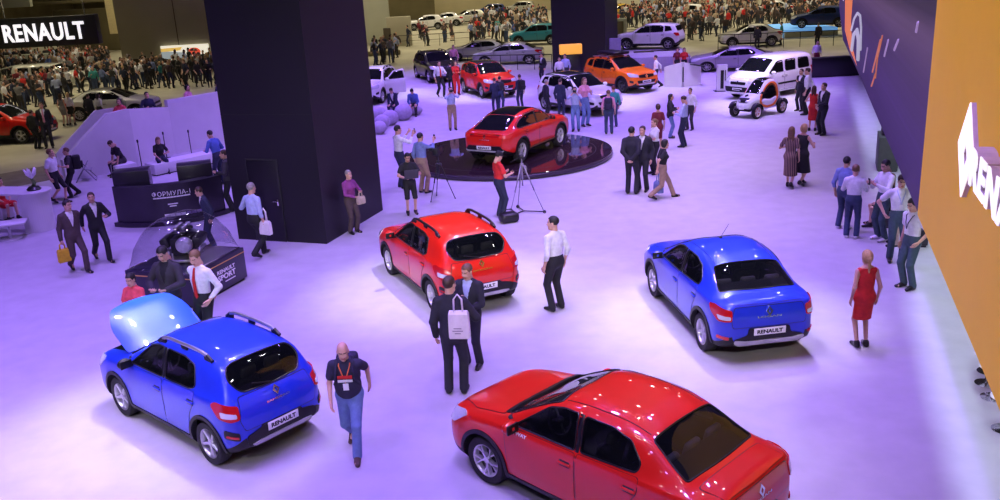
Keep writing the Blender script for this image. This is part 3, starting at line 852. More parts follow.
def suv(color, **kw):
    """tall compact SUV, nose at +x"""
    S = dict(x=(-2.0, 2.17), hubs=(1.33, -1.33), R=.345, tr=.77, rim='five', arch=.06, hollow=False, detail=1,
        roof=[(2.17, .70), (2.15, .82), (2.10, .92), (1.95, 1.0), (1.5, 1.08), (1.15, 1.13), (1.03, 1.16), (.65, 1.37), (.30, 1.55), (.05, 1.62), (-.3, 1.645), (-.9, 1.64), (-1.4, 1.60), (-1.62, 1.56), (-1.70, 1.52), (-1.86, 1.20), (-1.91, 1.08), (-1.96, .98), (-2.0, .84)],
        w=[(2.17, .64), (2.13, .74), (2.05, .81), (1.88, .87), (1.5, .90), (1.0, .905), (0, .90), (-1.0, .905), (-1.5, .895), (-1.8, .85), (-1.92, .79), (-1.97, .72), (-2.0, .64)],
        belt=[(2.17, .64), (2.08, .82), (1.8, .93), (1.2, 1.02), (.9, 1.04), (0, 1.06), (-.8, 1.085), (-1.4, 1.10), (-1.75, 1.08), (-1.93, .96), (-2.0, .78)],
        ws=[(2.17, .95), (1.5, .945), (1.0, .95), (0, .955), (-1.3, .955), (-2.0, .96)],
        wt=[(2.17, .54), (2.03, .70), (1.5, .76), (1.08, .77), (.93, .75), (.3, .67), (0, .65), (-.9, .645), (-1.4, .64), (-1.6, .63), (-1.84, .69), (-2.0, .56)],
        crown=[(2.17, .03), (1.5, .045), (1.0, .055), (.5, .07), (0, .075), (-.8, .075), (-1.5, .07), (-1.7, .06), (-2.0, .04)],
        zb=[(2.17, .40), (2.10, .32), (1.8, .25), (1.0, .24), (-1.0, .24), (-1.75, .29), (-1.93, .37), (-2.0, .44)],
        windows=[dict(door=0, p=[(.80, 1.085), (.32, 1.46), (.10, 1.515), (-.13, 1.53), (-.17, 1.10)], r=.035),
                 dict(door=1, p=[(-.25, 1.105), (-.23, 1.53), (-.85, 1.525), (-1.02, 1.44), (-1.02, 1.13)], r=.05),
                 dict(door=None, p=[(-1.12, 1.16), (-1.12, 1.44), (-1.06, 1.49), (-1.42, 1.46), (-1.58, 1.20)], r=.05)],
        pillars=[[(-.185, 1.09), (-.145, 1.53), (-.215, 1.53), (-.235, 1.09)]],
        screen=dict(x0=1.02, z0=1.165, x1=.20, z1=1.575, w0=.72, w1=.585),
        rear=dict(x0=-1.87, z0=1.18, x1=-1.70, z1=1.50, w0=.60, w1=.57, wm=.64, bow=-.02, r=.07),
        doors=[[(.88, .44), (.94, .96), (.82, 1.05), (-.19, 1.075), (-.21, .38), (.77, .37)], [(-.24, .38), (-.22, 1.08), (-1.08, 1.10), (-1.08, .90), (-.95, .72), (-.88, .46), (-.84, .38)]],
        handles=[(-.06, .92), (-.98, .95)], mirror=(.72, 1.07), rails=(.1, -1.42),
        sill=[(.92, .25), (.92, .40), (-.90, .40), (-.90, .25)], capb=.012)
    S.update(kw)
    q = quarter(R(32)); f1 = quarter(R(38), False)
    S['overlays'] = [
        ('tailgate', BACK, [(-.62, .62), (.62, .62), (.66, .80), (.60, 1.14), (-.60, 1.14), (-.66, .80)], 'paint', dict(gap=True, step=.08)),
        ('bumper_guard', BACK, [(-.60, .42), (.60, .42), (.64, .58), (-.64, .58)], 'plastic', dict(off=.014)),
        ('taillight', q, [qpt(q, -1.93, .60, .86), qpt(q, -1.91, .60, 1.04), qpt(q, -1.70, .82, 1.08), qpt(q, -1.64, .85, 1.04), qpt(q, -1.80, .82, .86)], 'red', dict(both=True, off=.012, r=.04)),
        ('headlight', f1, [qpt(f1, 2.14, .46, .78), qpt(f1, 2.09, .46, .90), qpt(f1, 1.80, .80, .985), qpt(f1, 1.72, .85, .95), qpt(f1, 1.90, .86, .82)], 'clear', dict(both=True, off=.012, r=.03)),
        ('grille', FRONT, [(-.44, .76), (0, .72), (.44, .76), (.47, .87), (0, .90), (-.47, .87)], 'plastic', dict(off=.012)),
        ('air_intake', FRONT, [(-.50, .48), (.50, .48), (.58, .62), (-.58, .62)], 'plastic', dict(off=.012)),
        ('skid_plate', FRONT, [(-.45, .40), (.45, .40), (.52, .465), (-.52, .465)], 'silver', dict(off=.016)),
        ('fog_lamp', f1, [qpt(f1, 2.02, .68, .52), qpt(f1, 2.02, .68, .62), qpt(f1, 1.88, .82, .66), qpt(f1, 1.90, .82, .54)], 'plastic', dict(both=True, off=.012, r=.02)),
        ('hood', TOP, [(2.03, -.54), (1.58, -.73), (1.08, -.73), (1.04, 0, .3), (1.08, .73), (1.58, .73), (2.03, .54), (2.09, 0, .3)], 'paint', dict(gap=True, step=.1)),
    ]
    if kw.get('darkroof'):
        S['overlays'].append(('roof_panel', TOP, [(.10, -.56), (.17, 0, .4), (.10, .56), (-1.58, .55), (-1.62, 0, .3), (-1.58, -.55)], 'roofblack', dict(off=.004, step=.12)))
        S['overlays'].append(('roof_pillar', SIDE, side([(.88, 1.09), (.34, 1.49), (.05, 1.565), (-.9, 1.58), (-1.5, 1.545), (-1.52, 1.50), (-.9, 1.545), (.08, 1.535), (.30, 1.475), (.80, 1.085)]), 'roofblack', dict(both=True, off=.002, r=.01)))
    if kw.get('rearbox'): pass
    S['front_emblem'] = dict(w=.13)
    return S

def coupe_suv(color, **kw):
    S = dict(x=(-2.27, 2.26), hubs=(1.36, -1.36), R=.375, tr=.785, rim='y5', arch=.05, archmat=None, hollow=False, detail=2,
        roof=[(2.26, .72), (2.24, .82), (2.18, .91), (2.0, 1.0), (1.5, 1.08), (1.15, 1.125), (1.02, 1.15), (.6, 1.36), (.22, 1.52), (-.05, 1.565), (-.4, 1.57), (-.8, 1.53), (-1.2, 1.43), (-1.6, 1.27), (-1.92, 1.13), (-2.06, 1.09), (-2.14, 1.08), (-2.20, 1.05), (-2.24, .95), (-2.27, .82)],
        w=[(2.26, .64), (2.22, .75), (2.12, .83), (1.95, .88), (1.5, .91), (1.0, .905), (0, .895), (-.9, .91), (-1.5, .925), (-1.9, .88), (-2.12, .80), (-2.22, .72), (-2.27, .64)],
        belt=[(2.26, .66), (2.15, .83), (1.8, .95), (1.2, 1.02), (.9, 1.03), (0, 1.05), (-.8, 1.075), (-1.4, 1.09), (-1.9, 1.05), (-2.2, .97), (-2.27, .78)],
        ws=[(2.26, .95), (1.5, .945), (1.0, .95), (0, .955), (-1.3, .94), (-2.27, .96)],
        wt=[(2.26, .54), (2.1, .70), (1.5, .76), (1.08, .77), (.93, .75), (.3, .655), (0, .63), (-.8, .61), (-1.3, .60), (-1.7, .64), (-2.0, .70), (-2.18, .66), (-2.27, .56)],
        crown=[(2.26, .03), (1.5, .045), (1.0, .055), (.5, .07), (0, .075), (-.8, .075), (-1.5, .06), (-2.0, .03), (-2.27, .03)],
        zb=[(2.26, .42), (2.18, .33), (1.9, .27), (1.0, .26), (-1.0, .26), (-1.9, .30), (-2.15, .38), (-2.27, .46)],
        windows=[dict(door=0, p=[(.80, 1.085), (.30, 1.42), (.08, 1.455), (-.13, 1.465), (-.17, 1.10)], r=.035),
                 dict(door=1, p=[(-.23, 1.105), (-.21, 1.465), (-.75, 1.43), (-1.18, 1.30), (-1.52, 1.155), (-1.40, 1.125)], r=.04)],
        pillars=[[(-.17, 1.09), (-.13, 1.47), (-.21, 1.47), (-.23, 1.09)]],
        glassline=[(.86, 1.075), (.31, 1.445), (.06, 1.485), (-.25, 1.49), (-.76, 1.455), (-1.2, 1.325), (-1.62, 1.145), (-1.42, 1.105)],
        screen=dict(x0=1.01, z0=1.155, x1=.18, z1=1.53, w0=.72, w1=.575),
        rear=dict(x0=-1.95, z0=1.125, x1=-1.15, z1=1.45, w0=.60, w1=.53, bow=-.04, r=.08),
        doors=[[(.88, .46), (.96, .96), (.84, 1.05), (-.17, 1.075), (-.19, .42), (.77, .41)], [(-.22, .42), (-.20, 1.08), (-1.30, 1.105), (-1.14, .92), (-.98, .75), (-.90, .50), (-.86, .42)]],
        handles=[(-.06, .93), (-1.06, .97)], mirror=(.70, 1.07),
        sill=[(.92, .27), (.92, .42), (-.92, .42), (-.92, .27)], sillline=[(.90, .385), (.90, .41), (-.90, .41), (-.90, .385)], capb=.014)
    S.update(kw)
    q = quarter(R(30)); f1 = quarter(R(38), False)
    S['overlays'] = [
        ('roof_glass', TOP, [(.16, -.50), (.20, 0, .4), (.16, .50), (-1.08, .47), (-1.10, 0, .3), (-1.08, -.47)], 'glass', dict(off=.004, step=.12)),
        ('tailgate', BACK, [(-.62, .68), (.62, .68), (.66, .86), (.64, 1.04), (-.64, 1.04), (-.66, .86)], 'paint', dict(gap=True, step=.08)),
        ('light_strip', BACK, [(-.62, .93), (.62, .93), (.62, .985), (.10, .97), (-.10, .97), (-.62, .985)], 'red', dict(off=.012, r=.01)),
        ('taillight', q, [qpt(q, -2.21, .52, .92), qpt(q, -2.20, .52, .985), qpt(q, -1.98, .82, 1.01), qpt(q, -1.90, .86, .98), qpt(q, -2.05, .82, .90)], 'redlit', dict(both=True, off=.014, r=.02)),
        ('bumper_guard', BACK, [(-.60, .44), (.60, .44), (.68, .55), (.60, .66), (-.60, .66), (-.68, .55)], 'plastic', dict(off=.014)),
        ('skid_plate', BACK, [(-.64, .475), (.64, .475), (.70, .53), (.56, .515), (-.56, .515), (-.70, .53)], 'silver', dict(off=.03, r=.015)),
        ('headlight', f1, [qpt(f1, 2.22, .46, .80), qpt(f1, 2.17, .46, .90), qpt(f1, 1.84, .80, .985), qpt(f1, 1.76, .86, .96), qpt(f1, 1.98, .86, .84)], 'clear', dict(both=True, off=.012, r=.03)),
        ('grille', FRONT, [(-.44, .74), (.44, .74), (.47, .87), (-.47, .87)], 'plastic', dict(off=.012)),
        ('hood', TOP, [(2.08, -.54), (1.6, -.73), (1.08, -.73), (1.04, 0, .3), (1.08, .73), (1.6, .73), (2.08, .54), (2.16, 0, .3)], 'paint', dict(gap=True, step=.1)),
    ]
    return S

def kangoo(color, **kw):
    S = dict(x=(-2.06, 2.18), hubs=(1.32, -1.37), R=.325, tr=.76, rim='steel', arch=0, noclad=True, hollow=False, detail=1,
        roof=[(2.18, .68), (2.15, .82), (2.08, .94), (1.9, 1.03), (1.6, 1.12), (1.42, 1.18), (1.34, 1.21), (.95, 1.50), (.62, 1.72), (.40, 1.79), (0, 1.825), (-.8, 1.83), (-1.6, 1.81), (-1.90, 1.78), (-1.97, 1.70), (-2.02, 1.2), (-2.045, .95), (-2.06, .80)],
        w=[(2.18, .62), (2.14, .73), (2.04, .82), (1.85, .88), (1.4, .912), (.8, .915), (0, .915), (-1.5, .915), (-1.85, .90), (-1.98, .85), (-2.04, .78), (-2.06, .72)],
        belt=[(2.18, .62), (2.08, .84), (1.8, .97), (1.4, 1.06), (1.1, 1.09), (0, 1.10), (-1.5, 1.10), (-1.9, 1.09), (-2.06, .76)],
        ws=[(2.18, .95), (1.5, .945), (1.0, .96), (0, .97), (-2.06, .975)],
        wt=[(2.18, .52), (2.03, .68), (1.6, .76), (1.35, .77), (1.2, .76), (.6, .72), (0, .715), (-1.6, .715), (-1.9, .70), (-2.0, .74), (-2.06, .66)],
        crown=[(2.18, .03), (1.5, .045), (1.0, .055), (.5, .08), (0, .085), (-1.6, .085), (-1.9, .08), (-2.06, .04)],
        zb=[(2.18, .36), (2.1, .27), (1.8, .22), (1.0, .21), (-1.0, .21), (-1.75, .24), (-1.98, .32), (-2.06, .38)],
        windows=[dict(door=0, p=[(1.12, 1.125), (.62, 1.55), (.50, 1.60), (.18, 1.62), (.14, 1.13)], r=.05),
                 dict(door=1, p=[(.0, 1.14), (.0, 1.62), (-.72, 1.63), (-.72, 1.14)], r=.09),
                 dict(door=None, p=[(-.92, 1.15), (-.92, 1.63), (-1.66, 1.60), (-1.74, 1.16)], r=.09)],
        screen=dict(x0=1.33, z0=1.215, x1=.66, z1=1.70, w0=.73, w1=.66),
        rear=dict(x0=-2.01, z0=1.14, x1=-1.965, z1=1.66, w0=.66, w1=.62, bow=0, r=.07),
        doors=[[(1.02, .44), (1.06, .90), (1.14, 1.09), (.12, 1.11), (.10, .33), (.95, .33)], [(.06, .33), (.08, 1.115), (-.80, 1.125), (-.80, .60), (-.86, .34)]],
        handles=[(.22, .93), (-.02, .93)], mirror=(.98, 1.10), capb=.012)
    S.update(kw)
    q = quarter(R(40)); f1 = quarter(R(38), False)
    S['overlays'] = [
        ('taillight', q, [qpt(q, -2.02, .80, .84), qpt(q, -2.0, .80, 1.20), qpt(q, -1.90, .90, 1.20), qpt(q, -1.92, .90, .84)], 'red', dict(both=True, off=.012, r=.03)),
        ('headlight', f1, [qpt(f1, 2.12, .50, .76), qpt(f1, 2.06, .48, .94), qpt(f1, 1.76, .80, 1.05), qpt(f1, 1.70, .84, .98), qpt(f1, 1.88, .86, .80)], 'clear', dict(both=True, off=.012, r=.04)),
        ('grille', FRONT, [(-.40, .70), (.40, .70), (.42, .82), (-.42, .82)], 'plastic', dict(off=.012)),
        ('air_intake', FRONT, [(-.66, .38), (.66, .38), (.72, .60), (-.72, .60)], 'plastic', dict(off=.012)),
        ('rub_strip', SIDE, side([(.98, .58), (.98, .66), (-.78, .66), (-.78, .58)]), 'plastic', dict(both=True, off=.012, r=.02)),
        ('rear_bumper', BACK, [(-.75, .42), (.75, .42), (.75, .62), (-.75, .62)], 'plastic', dict(off=.012)),
        ('hood', TOP, [(2.0, -.54), (1.7, -.72), (1.40, -.72), (1.37, 0, .3), (1.40, .72), (1.7, .72), (2.0, .54), (2.06, 0, .3)], 'paint', dict(gap=True, step=.1)),
    ]
    S['front_emblem'] = dict(w=.13)
    return S

def finish_front(S, B, root):
    chrome = mat('chrome', (.85, .85, .87), .12, 1, .02)
    b = MB(); diamond(b, .15, .20, .03, frame_at(B, FRONT, 0, float(S['_roof'](S['x'][1])) + .10, .01)); b.build('emblem', [chrome], root)
    M = frame_at(B, FRONT, 0, S.get('fplate', .56), .022)
    b = MB(); b.box((0, 0, .004), (.52, .115, .012), 0, .004, M); b.box((0, 0, .011), (.40, .05, .003), 1, 0, M)
    b.build('number_plate', [mat('plate_white', (.82, .82, .82), .4), mat('plate_ink', (.01, .01, .012), .5)], root)

def twizy(name, loc, rz, label, group=None):
    """narrow two seat electric quadricycle with an arched orange door frame"""
    root = empty(name, loc, rz, label, 'car', group)
    wh = paint('pearl_white', (.75, .76, .80)); bk = mat('black_plastic', (.022, .022, .025), .55, 0, .1, 40)
    org = mat('orange_trim', (.85, .20, .02), .4); gl = glassmat('car_glass', see=.42); rub = mat('tyre_rubber', (.014, .014, .015), .75)
    gb = mat('privacy_glass', (.006, .007, .009), .03, 0, .02, 3, 1.0, .6)
    S = dict(x=(-1.05, 1.08))
    # central cell: narrow lofted tub
    keys = dict(roof=[(1.08, .56), (1.02, .72), (.85, .84), (.62, .90), (.50, .94), (.20, 1.25), (-.02, 1.41), (-.25, 1.455), (-.50, 1.44), (-.72, 1.33), (-.90, 1.10), (-1.0, .90), (-1.05, .70)],
        w=[(1.08, .26), (1.0, .34), (.8, .40), (.4, .44), (-.4, .44), (-.8, .40), (-1.05, .30)],
        belt=[(1.08, .50), (1.0, .62), (.6, .74), (.3, .76), (-.4, .80), (-.8, .84), (-1.05, .62)],
        ws=[(1.08, .95), (-1.05, .95)], wt=[(1.08, .2), (.6, .33), (.4, .34), (0, .30), (-.5, .29), (-.8, .31), (-1.05, .22)],
        crown=[(1.08, .03), (.4, .05), (-.2, .06), (-1.05, .04)], zb=[(1.08, .36), (.8, .26), (-.7, .26), (-1.05, .40)])
    for k in keys: S['_' + k] = curve(keys[k])
    vs, fs, ms = loft(S, np.linspace(-1.05, 1.08, 50)); B = Body(vs, fs)
    me = mk(vs, fs, [0] * len(ms)); me.polygons.foreach_set('use_smooth', [True] * len(me.polygons)); obj('body', me, [wh], root)
    M, L = slope(.52, .935, .02, 1.40)
    b = MB(); B.patch(b, rounded([(-.31, 0), (.31, 0), (.25, L), (-.25, L)], .05), M, .006, 0, .08); b.build('windscreen', [gb], root)
    b = MB(); B.patch(b, rounded([(.30, -.24), (.0, -.26), (-.5, -.25), (-.5, .25), (0, .26)][:0] or [(.0, -.25), (.0, .25), (-.62, .24), (-.62, -.24)], .06), TOP, .006, 0, .1); b.build('roof_panel', [gb], root)
    b = MB(); B.patch(b, rounded([(-.20, .62), (.20, .62), (.24, .80), (-.24, .80)], .05), FRONT, .01, 0, .06); b.build('nose_panel', [bk], root)
    for s in (False, True):
        k = -1 if s else 1
        b = MB()
        arch = [(.50, .46), (.56, .68), (.46, .84), (.29, 1.03), (.06, 1.24), (-.22, 1.34), (-.48, 1.31), (-.66, 1.14), (-.72, .86), (-.60, .55), (-.35, .36), (.1, .33)]
        inn = [((x - 0) * .84 - .006, (z - .9) * .84 + .9) for x, z in arch]
        B.patch(b, rounded(side(inn), .1), SIDE, .008, 0, .08, .01, s); do = b.build('door', [gb], root)
        b = MB(); B.patch(b, rounded(side(arch), .12), SIDE, .02, 0, .07, .02, s, hole=rounded(side(inn), .1)); b.build('door_frame', [org], do, 40)
        b = MB(); low = [(.46, .42), (.52, .62), (.30, .72), (-.1, .66), (-.5, .74), (-.62, .60), (-.35, .38), (.1, .34)]
        B.patch(b, rounded(side(low), .06), SIDE, .016, 0, .08, .01, s); b.build('door_panel', [wh], do)
        b = MB(); B.line(b, side([(.42, .46), (.1, .38), (-.3, .42), (-.55, .60)]), SIDE, .02, 0, False, .06, .02, s); b.build('door_stripe', [org], do)
        b = MB(); b.ball((.50, k * .52, .98), (.04, .07, .06), 0, 12); b.tube([(.46, k * .36, .93), (.49, k * .47, .97)], .014, 6, 0); b.build('side_mirror', [bk], root)
        b = MB(); B.patch(b, rounded([(k * .10, .64), (k * .22, .64), (k * .26, .72), (k * .14, .72)], .03), FRONT, .02, 0, .05); b.build('headlight', [mat('lamp_lens_clear', (.75, .77, .82), .08, .3)], root)
    for x in (.845, -.845):
        for s in (1, -1):
            y = s * (.53 if x > 0 else .50)
            wheel(root, (x, y, .275), .275, 'five', s < 0, (rub, mat('alloy_pink_white', (.72, .62, .66), .35, .3), mat('twizy_orange_disc', (.55, .12, .05), .5)), .145)
            b = MB(); pts = [(x + .33 * math.cos(a), y, .285 + .33 * math.sin(a)) for a in np.linspace(R(15), R(170), 12)]
            for i in range(len(pts) - 1):
                p, q = Vector(pts[i]), Vector(pts[i + 1]); d = (q - p); up = Vector((0, 1, 0)); nn = d.cross(up).normalized() * .012
                b.add([p + up * .085, p - up * .085, q - up * .085, q + up * .085, p + up * .085 + nn, p - up * .085 + nn, q - up * .085 + nn, q + up * .085 + nn],
                      [[0, 1, 2, 3], [7, 6, 5, 4], [0, 4, 5, 1], [2, 6, 7, 3], [1, 5, 6, 2], [3, 7, 4, 0]])
            b.tube([(x, y - s * .08, .28), (x * .93, s * .30, .36)], .04, 8, 0); b.build('mudguard', [bk], root)
    b = MB(); b.box((1.04, 0, .34), (.16, .74, .10), 0, .03); b.build('front_bumper', [bk], root)
    b = MB(); b.box((1.13, 0, .46), (.015, .24, .20), 0, .004); b.build('number_plate', [mat('plate_white', (.82, .82, .82), .4)], root)
    chrome = mat('chrome', (.85, .85, .87), .12, 1, .02)
    b = MB(); diamond(b, .16, .21, .03, frame_at(B, TOP, .80, 0, .01, (-1, 0, .3))); b.build('emblem', [mat('black_plastic', (.022, .022, .025), .55)], root)
    return root
def place(Fpx, Rpx, S, side_=1, z=0.0, anchor=0.5, rz=None):
    """car position from where its front and rear wheels stand; side_=1: the car's left wheels are the ones seen"""
    a = G(*Fpx, z); b = G(*Rpx, z); d = a - b
    h = math.atan2(d.y, d.x) if rz is None else rz
    f = Vector((math.cos(h), math.sin(h), 0)); l = Vector((-f.y, f.x, 0))
    ya = side_ * (S['tr'] + .09)
    pa = a - f * S['hubs'][0] - l * ya; pb = b - f * S['hubs'][1] - l * ya
    p = pa * (1 - anchor) + pb * anchor
    return (p.x, p.y, z), h

BLUE = paint('blue', (.018, .045, .60), .1); RED = paint('red', (.66, .016, .008)); ORANGE = paint('orange', (.85, .17, .01))
WHITE = paint('white', (.78, .78, .80)); BLACKP = paint('black', (.014, .012, .015)); GREYP = paint('matt_grey', (.34, .32, .38), .3, .42); SILVERP = paint('champagne', (.50, .52, .44), .4)
ROOFB = paint('roof_black', (.012, .012, .014))
SILVER = mat('alloy_silver', (.62, .62, .65), .28, .9, .03)
RIM2 = mat('alloy_two_tone', (.70, .70, .72), .3, .7, .1, 6)
def rear_badges(S, root, B, zE, zT, zP, word):
    chrome = mat('chrome', (.85, .85, .87), .12, 1, .02); ink = mat('plate_ink', (.01, .01, .012), .5); white = mat('plate_white', (.82, .82, .82), .4)
    b = MB(); diamond(b, .115, .155, .02, frame_at(B, BACK, 0, zE, .008)); b.build('emblem', [chrome], root)
    b = MB(); add_text(b, word, .40, .028, .008, frame_at(B, BACK, 0, zT, .008), 0, .02); b.build('badge_lettering', [chrome], root)
    b = MB(); add_text(b, 'dCi' if 0 else word[:5], .16, .022, .008, frame_at(B, BACK, -.46, zT, .008), 0, .02); 
    M = frame_at(B, BACK, 0, zP, .026)
    b = MB(); b.box((0, 0, .006), (.53, .118, .014), 0, .004, M); po = b.build('number_plate', [white], root)
    b = MB(); add_text(b, 'RENAULT', .43, .066, .004, M @ Matrix.Translation((0, 0, .0125)), 0, .04); b.build('plate_lettering', [ink], po)

# --- blue hatchback with its bonnet up
S = sandero(BLUE, railmat=SILVER, mirrormat=mat('black_plastic', (0, 0, 0)), open_hood=(1.03, 1.86, .62, .58, .62))
loc, h = place((122.5, 414.5), (209.0, 468), S, anchor=1.0, rz=R(138.5))
car, B = build_car(S, 'hatchback_car', BLUE, loc, h, 'blue hatchback with its bonnet propped wide open and silver roof rails')
rear_badges(S, car, B, .985, .88, .555, 'SANDERO')
car.scale = (.94, .94, 1.0); car.location.x += .045; car.location.y += .0
def open_bonnet(car, B, paintm, ang, hinge=(1.02, 0, 1.075)):
    pv = bpy.data.objects.new('bonnet', None)
    b = MB(); outline = [(1.93, -.52, .08), (1.60, -.69, .16), (1.03, -.69), (.985, 0, .3), (1.03, .69), (1.60, .69, .16), (1.93, .52, .08), (2.06, 0, .5)]
    B.patch(b, rounded(outline, .05), TOP, .004, 0, .08, .03)
    hx, _, hz = hinge; c, s = math.cos(ang), math.sin(ang)
    b.v = [(hx + (x - hx) * c - (z - hz) * s, y, hz + (x - hx) * s + (z - hz) * c) for x, y, z in b.v]
    bo = b.build('bonnet', [paintm], car, 45)
    inner = MB(); 
    for (x0, x1, y) in ((1.12, 1.9, .38), (1.12, 1.9, -.38)): inner.tube([(x0, y, 1.02), (x1, y * .75, .87)], .03, 6, 0)
    inner.v = [(hx + (x - hx) * c - (z - hz) * s, y, hz + (x - hx) * s + (z - hz) * c) for x, y, z in inner.v]
    inner.build('stiffener', [paintm], bo)
    st = MB(); st.tube([(1.85, -.60, .83), (hx + .62 * c + .1, -.55, hz + .62 * s - .08)], .008, 6, 0); st.build('bonnet_stay', [mat('dark_inside', (.018, .018, .02), .8)], car)
    e = MB(); e.box((1.45, .05, .74), (.5, .62, .2), 0, .05); e.box((1.36, .0, .86), (.3, .46, .07), 1, .03); e.box((1.55, -.45, .75), (.26, .2, .22), 1, .03)
    e.tube([(1.3, -.3, .85), (1.6, -.2, .87), (1.7, .2, .85)], .03, 8, 0); e.build('engine', [mat('engine_grey', (.16, .16, .17), .4, .7), mat('dark_inside', (.018, .018, .02), .8)], car, 50)
open_bonnet(car, B, BLUE, R(41))

# --- red hatchback
S = sandero(RED, rimmat=RIM2, rim='y5', mirrormat=RED)
loc, h = place((389.5, 273), (432.6, 312.5), S, rz=R(114.5))
car, B = build_car(S, 'hatchback_car', RED, loc, h, 'red hatchback with black roof rails parked nose away in the middle')
rear_badges(S, car, B, .985, .88, .555, 'SANDERO')

# --- blue saloon
S = logan(BLUE)
loc, h = place((651.5, 295), (702.2, 351), S)
car, B = build_car(S, 'saloon_car', BLUE, loc, h, 'blue four-door saloon with a rod aerial on its roof')
rear_badges(S, car, B, .90, .815, .58, 'LOGAN')
b = MB(); zt = float(S['_roof'](-.0)); b.box((.0, .0, zt + .01), (.08, .05, .03), 1, .01); b.tube([(.0, 0, zt + .01), (-.36, -.0, zt + .36)], [.006, .003], 6, 0); b.build('aerial', [ROOFB, ROOFB], car)

# --- red saloon in front
S = logan(RED, rim='y5', rimmat=RIM2)
a = G(486.8, 483); h = R(134)
f = Vector((math.cos(h), math.sin(h), 0)); l = Vector((-f.y, f.x, 0)); p = a - f * S['hubs'][0] - l * (S['tr'] + .09)
car, B = build_car(S, 'saloon_car', RED, (p.x, p.y, 0), h, 'red four-door saloon nearest the camera, cut by the bottom of the photo')
rear_badges(S, car, B, .90, .815, .58, 'LOGAN')
for s in (False, True):
    pass
b = MB(); l, n = B.hit(SIDE, -.80, .915); add_text(b, 'STEPWAY', .34, .045, .004, frame_at(B, SIDE, -.72, .935, .007), 0, .02); b.build('badge_lettering', [mat('plate_white', (.82, .82, .82), .4)], car)

# --- red coupe SUV on the turntable
TT = .20
S = coupe_suv(RED, rimmat=RIM2)
loc, h = place((562.9, 144.8), (520.4, 163), S, -1, TT)
car, B = build_car(S, 'coupe_car', RED, loc, h, 'red coupe SUV shown on the black round turntable')
rear_badges(S, car, B, .955, .84, .60, 'ARKANA')

def sport(label, color, loc, h, kw=None, name='sport_utility_car', scale=None, front=True, fplate=.56, darkroof=False, rails=True):
    k = dict(kw or {}); k['mats'] = {'roofblack': ROOFB}; k['darkroof'] = darkroof; k['fplate'] = fplate
    if not rails: k['rails'] = None
    S = suv(color, **k); car, B = build_car(S, name, color, loc, h, label)
    if front: finish_front(S, B, car)
    if scale: car.scale = scale
    return car, B, S
def at(px, py, z=0): 
    g = G(px, py, z); return (g.x, g.y, z)
S0 = dict(tr=.77, hubs=(1.33, -1.33))
loc, h = place((484.0, 99), (461.5, 91.8), S0, -1)
sport('red crossover with a black roof facing the camera behind the turntable', RED, loc, h, dict(rim='twin'), darkroof=True, rails=False)
loc, h = place((428.6, 82.5), (410.5, 75.5), S0, -1, anchor=0)
sport('black SUV with roof rails parked beyond the red crossover', BLACKP, loc, h, dict(rim='five'), scale=(1.08, 1.03, 1.0))
loc, h = place((621.9, 93), (590, 84), S0, -1, anchor=0, rz=R(-60))
car, B, S = sport('orange SUV with grey roof rails and a loaded roof rack', ORANGE, loc, h, dict(rim='five', arch=.10, rimmat=mat('rim_dark', (.08, .08, .085), .4, .6), railmat=SILVER))
b = MB()
for x in (-.05, -.75): b.tube([(x, -.72, 1.70), (x, .72, 1.70)], .02, 8, 0)
b.box((-.45, .0, 1.80), (1.5, .95, .14), 1, .05); b.build('roof_box', [SILVER, mat('black_plastic', (0, 0, 0))], car, 50)
loc, h = place((581, 116), (546, 107), S0, -1, anchor=0, rz=R(-58))
sport('white crossover with a black roof ringed by visitors', WHITE, loc, h, dict(rim='twin'), darkroof=True, rails=False)
# white SUV behind the dark tower, its front door standing open
loc, h = place((383.5, 103), (383, 90), S0, 1, anchor=0, rz=R(-100))
car, B, S = sport('white SUV half hidden by the dark tower with a front door open', WHITE, loc, h, dict(rim='five'), rails=True)
b = MB(); pl = rounded(side([(.86, .44), (.90, .96), (.82, 1.05), (-.19, 1.075), (-.21, .40), (.77, .40)]), .05)
B.patch(b, pl, SIDE, .012, 0, .1, .05); wn = rounded(side([(.72, 1.09), (.34, 1.42), (-.13, 1.50), (-.17, 1.10)]), .04); wo = rounded(side([(.80, 1.06), (.34, 1.47), (-.17, 1.55), (-.21, 1.06)]), .04)
b2 = MB(); B.patch(b2, wn, SIDE, .0, 0, .1, .006); b3 = MB(); B.line(b3, wo, SIDE, .022, 0, True)
for bb in (b, b2, b3):
    c, s = math.cos(R(62)), math.sin(R(62)); hx, hy = .84, .90
    bb.v = [(hx + (x - hx) * c + (y - hy) * s, hy - (x - hx) * s + (y - hy) * c, z) for x, y, z in bb.v]
do = b.build('open_door', [WHITE], car, 50); b2.build('window', [mat('privacy_glass', (0, 0, 0))], do); b3.build('window_frame', [WHITE], do)
# electric van and the little quadricycle
S = kangoo(WHITE, fplate=.50)
g = G(765, 95); h = R(215)
car, B = build_car(S, 'van', WHITE, (12.75, 41.3, 0), h, 'white passenger van with a row of side windows'); car['category'] = 'van'
finish_front(S, B, car)
a = G(757, 119); b_ = G(782.5, 113); d = a - b_; h = math.atan2(d.y, d.x); f = Vector((math.cos(h), math.sin(h), 0)); l = Vector((-f.y, f.x, 0)); p = (a + b_) / 2 - l * .55
twizy('quadricycle', (p.x, p.y, 0), h, 'tiny white electric two-seater with orange arched door frames')
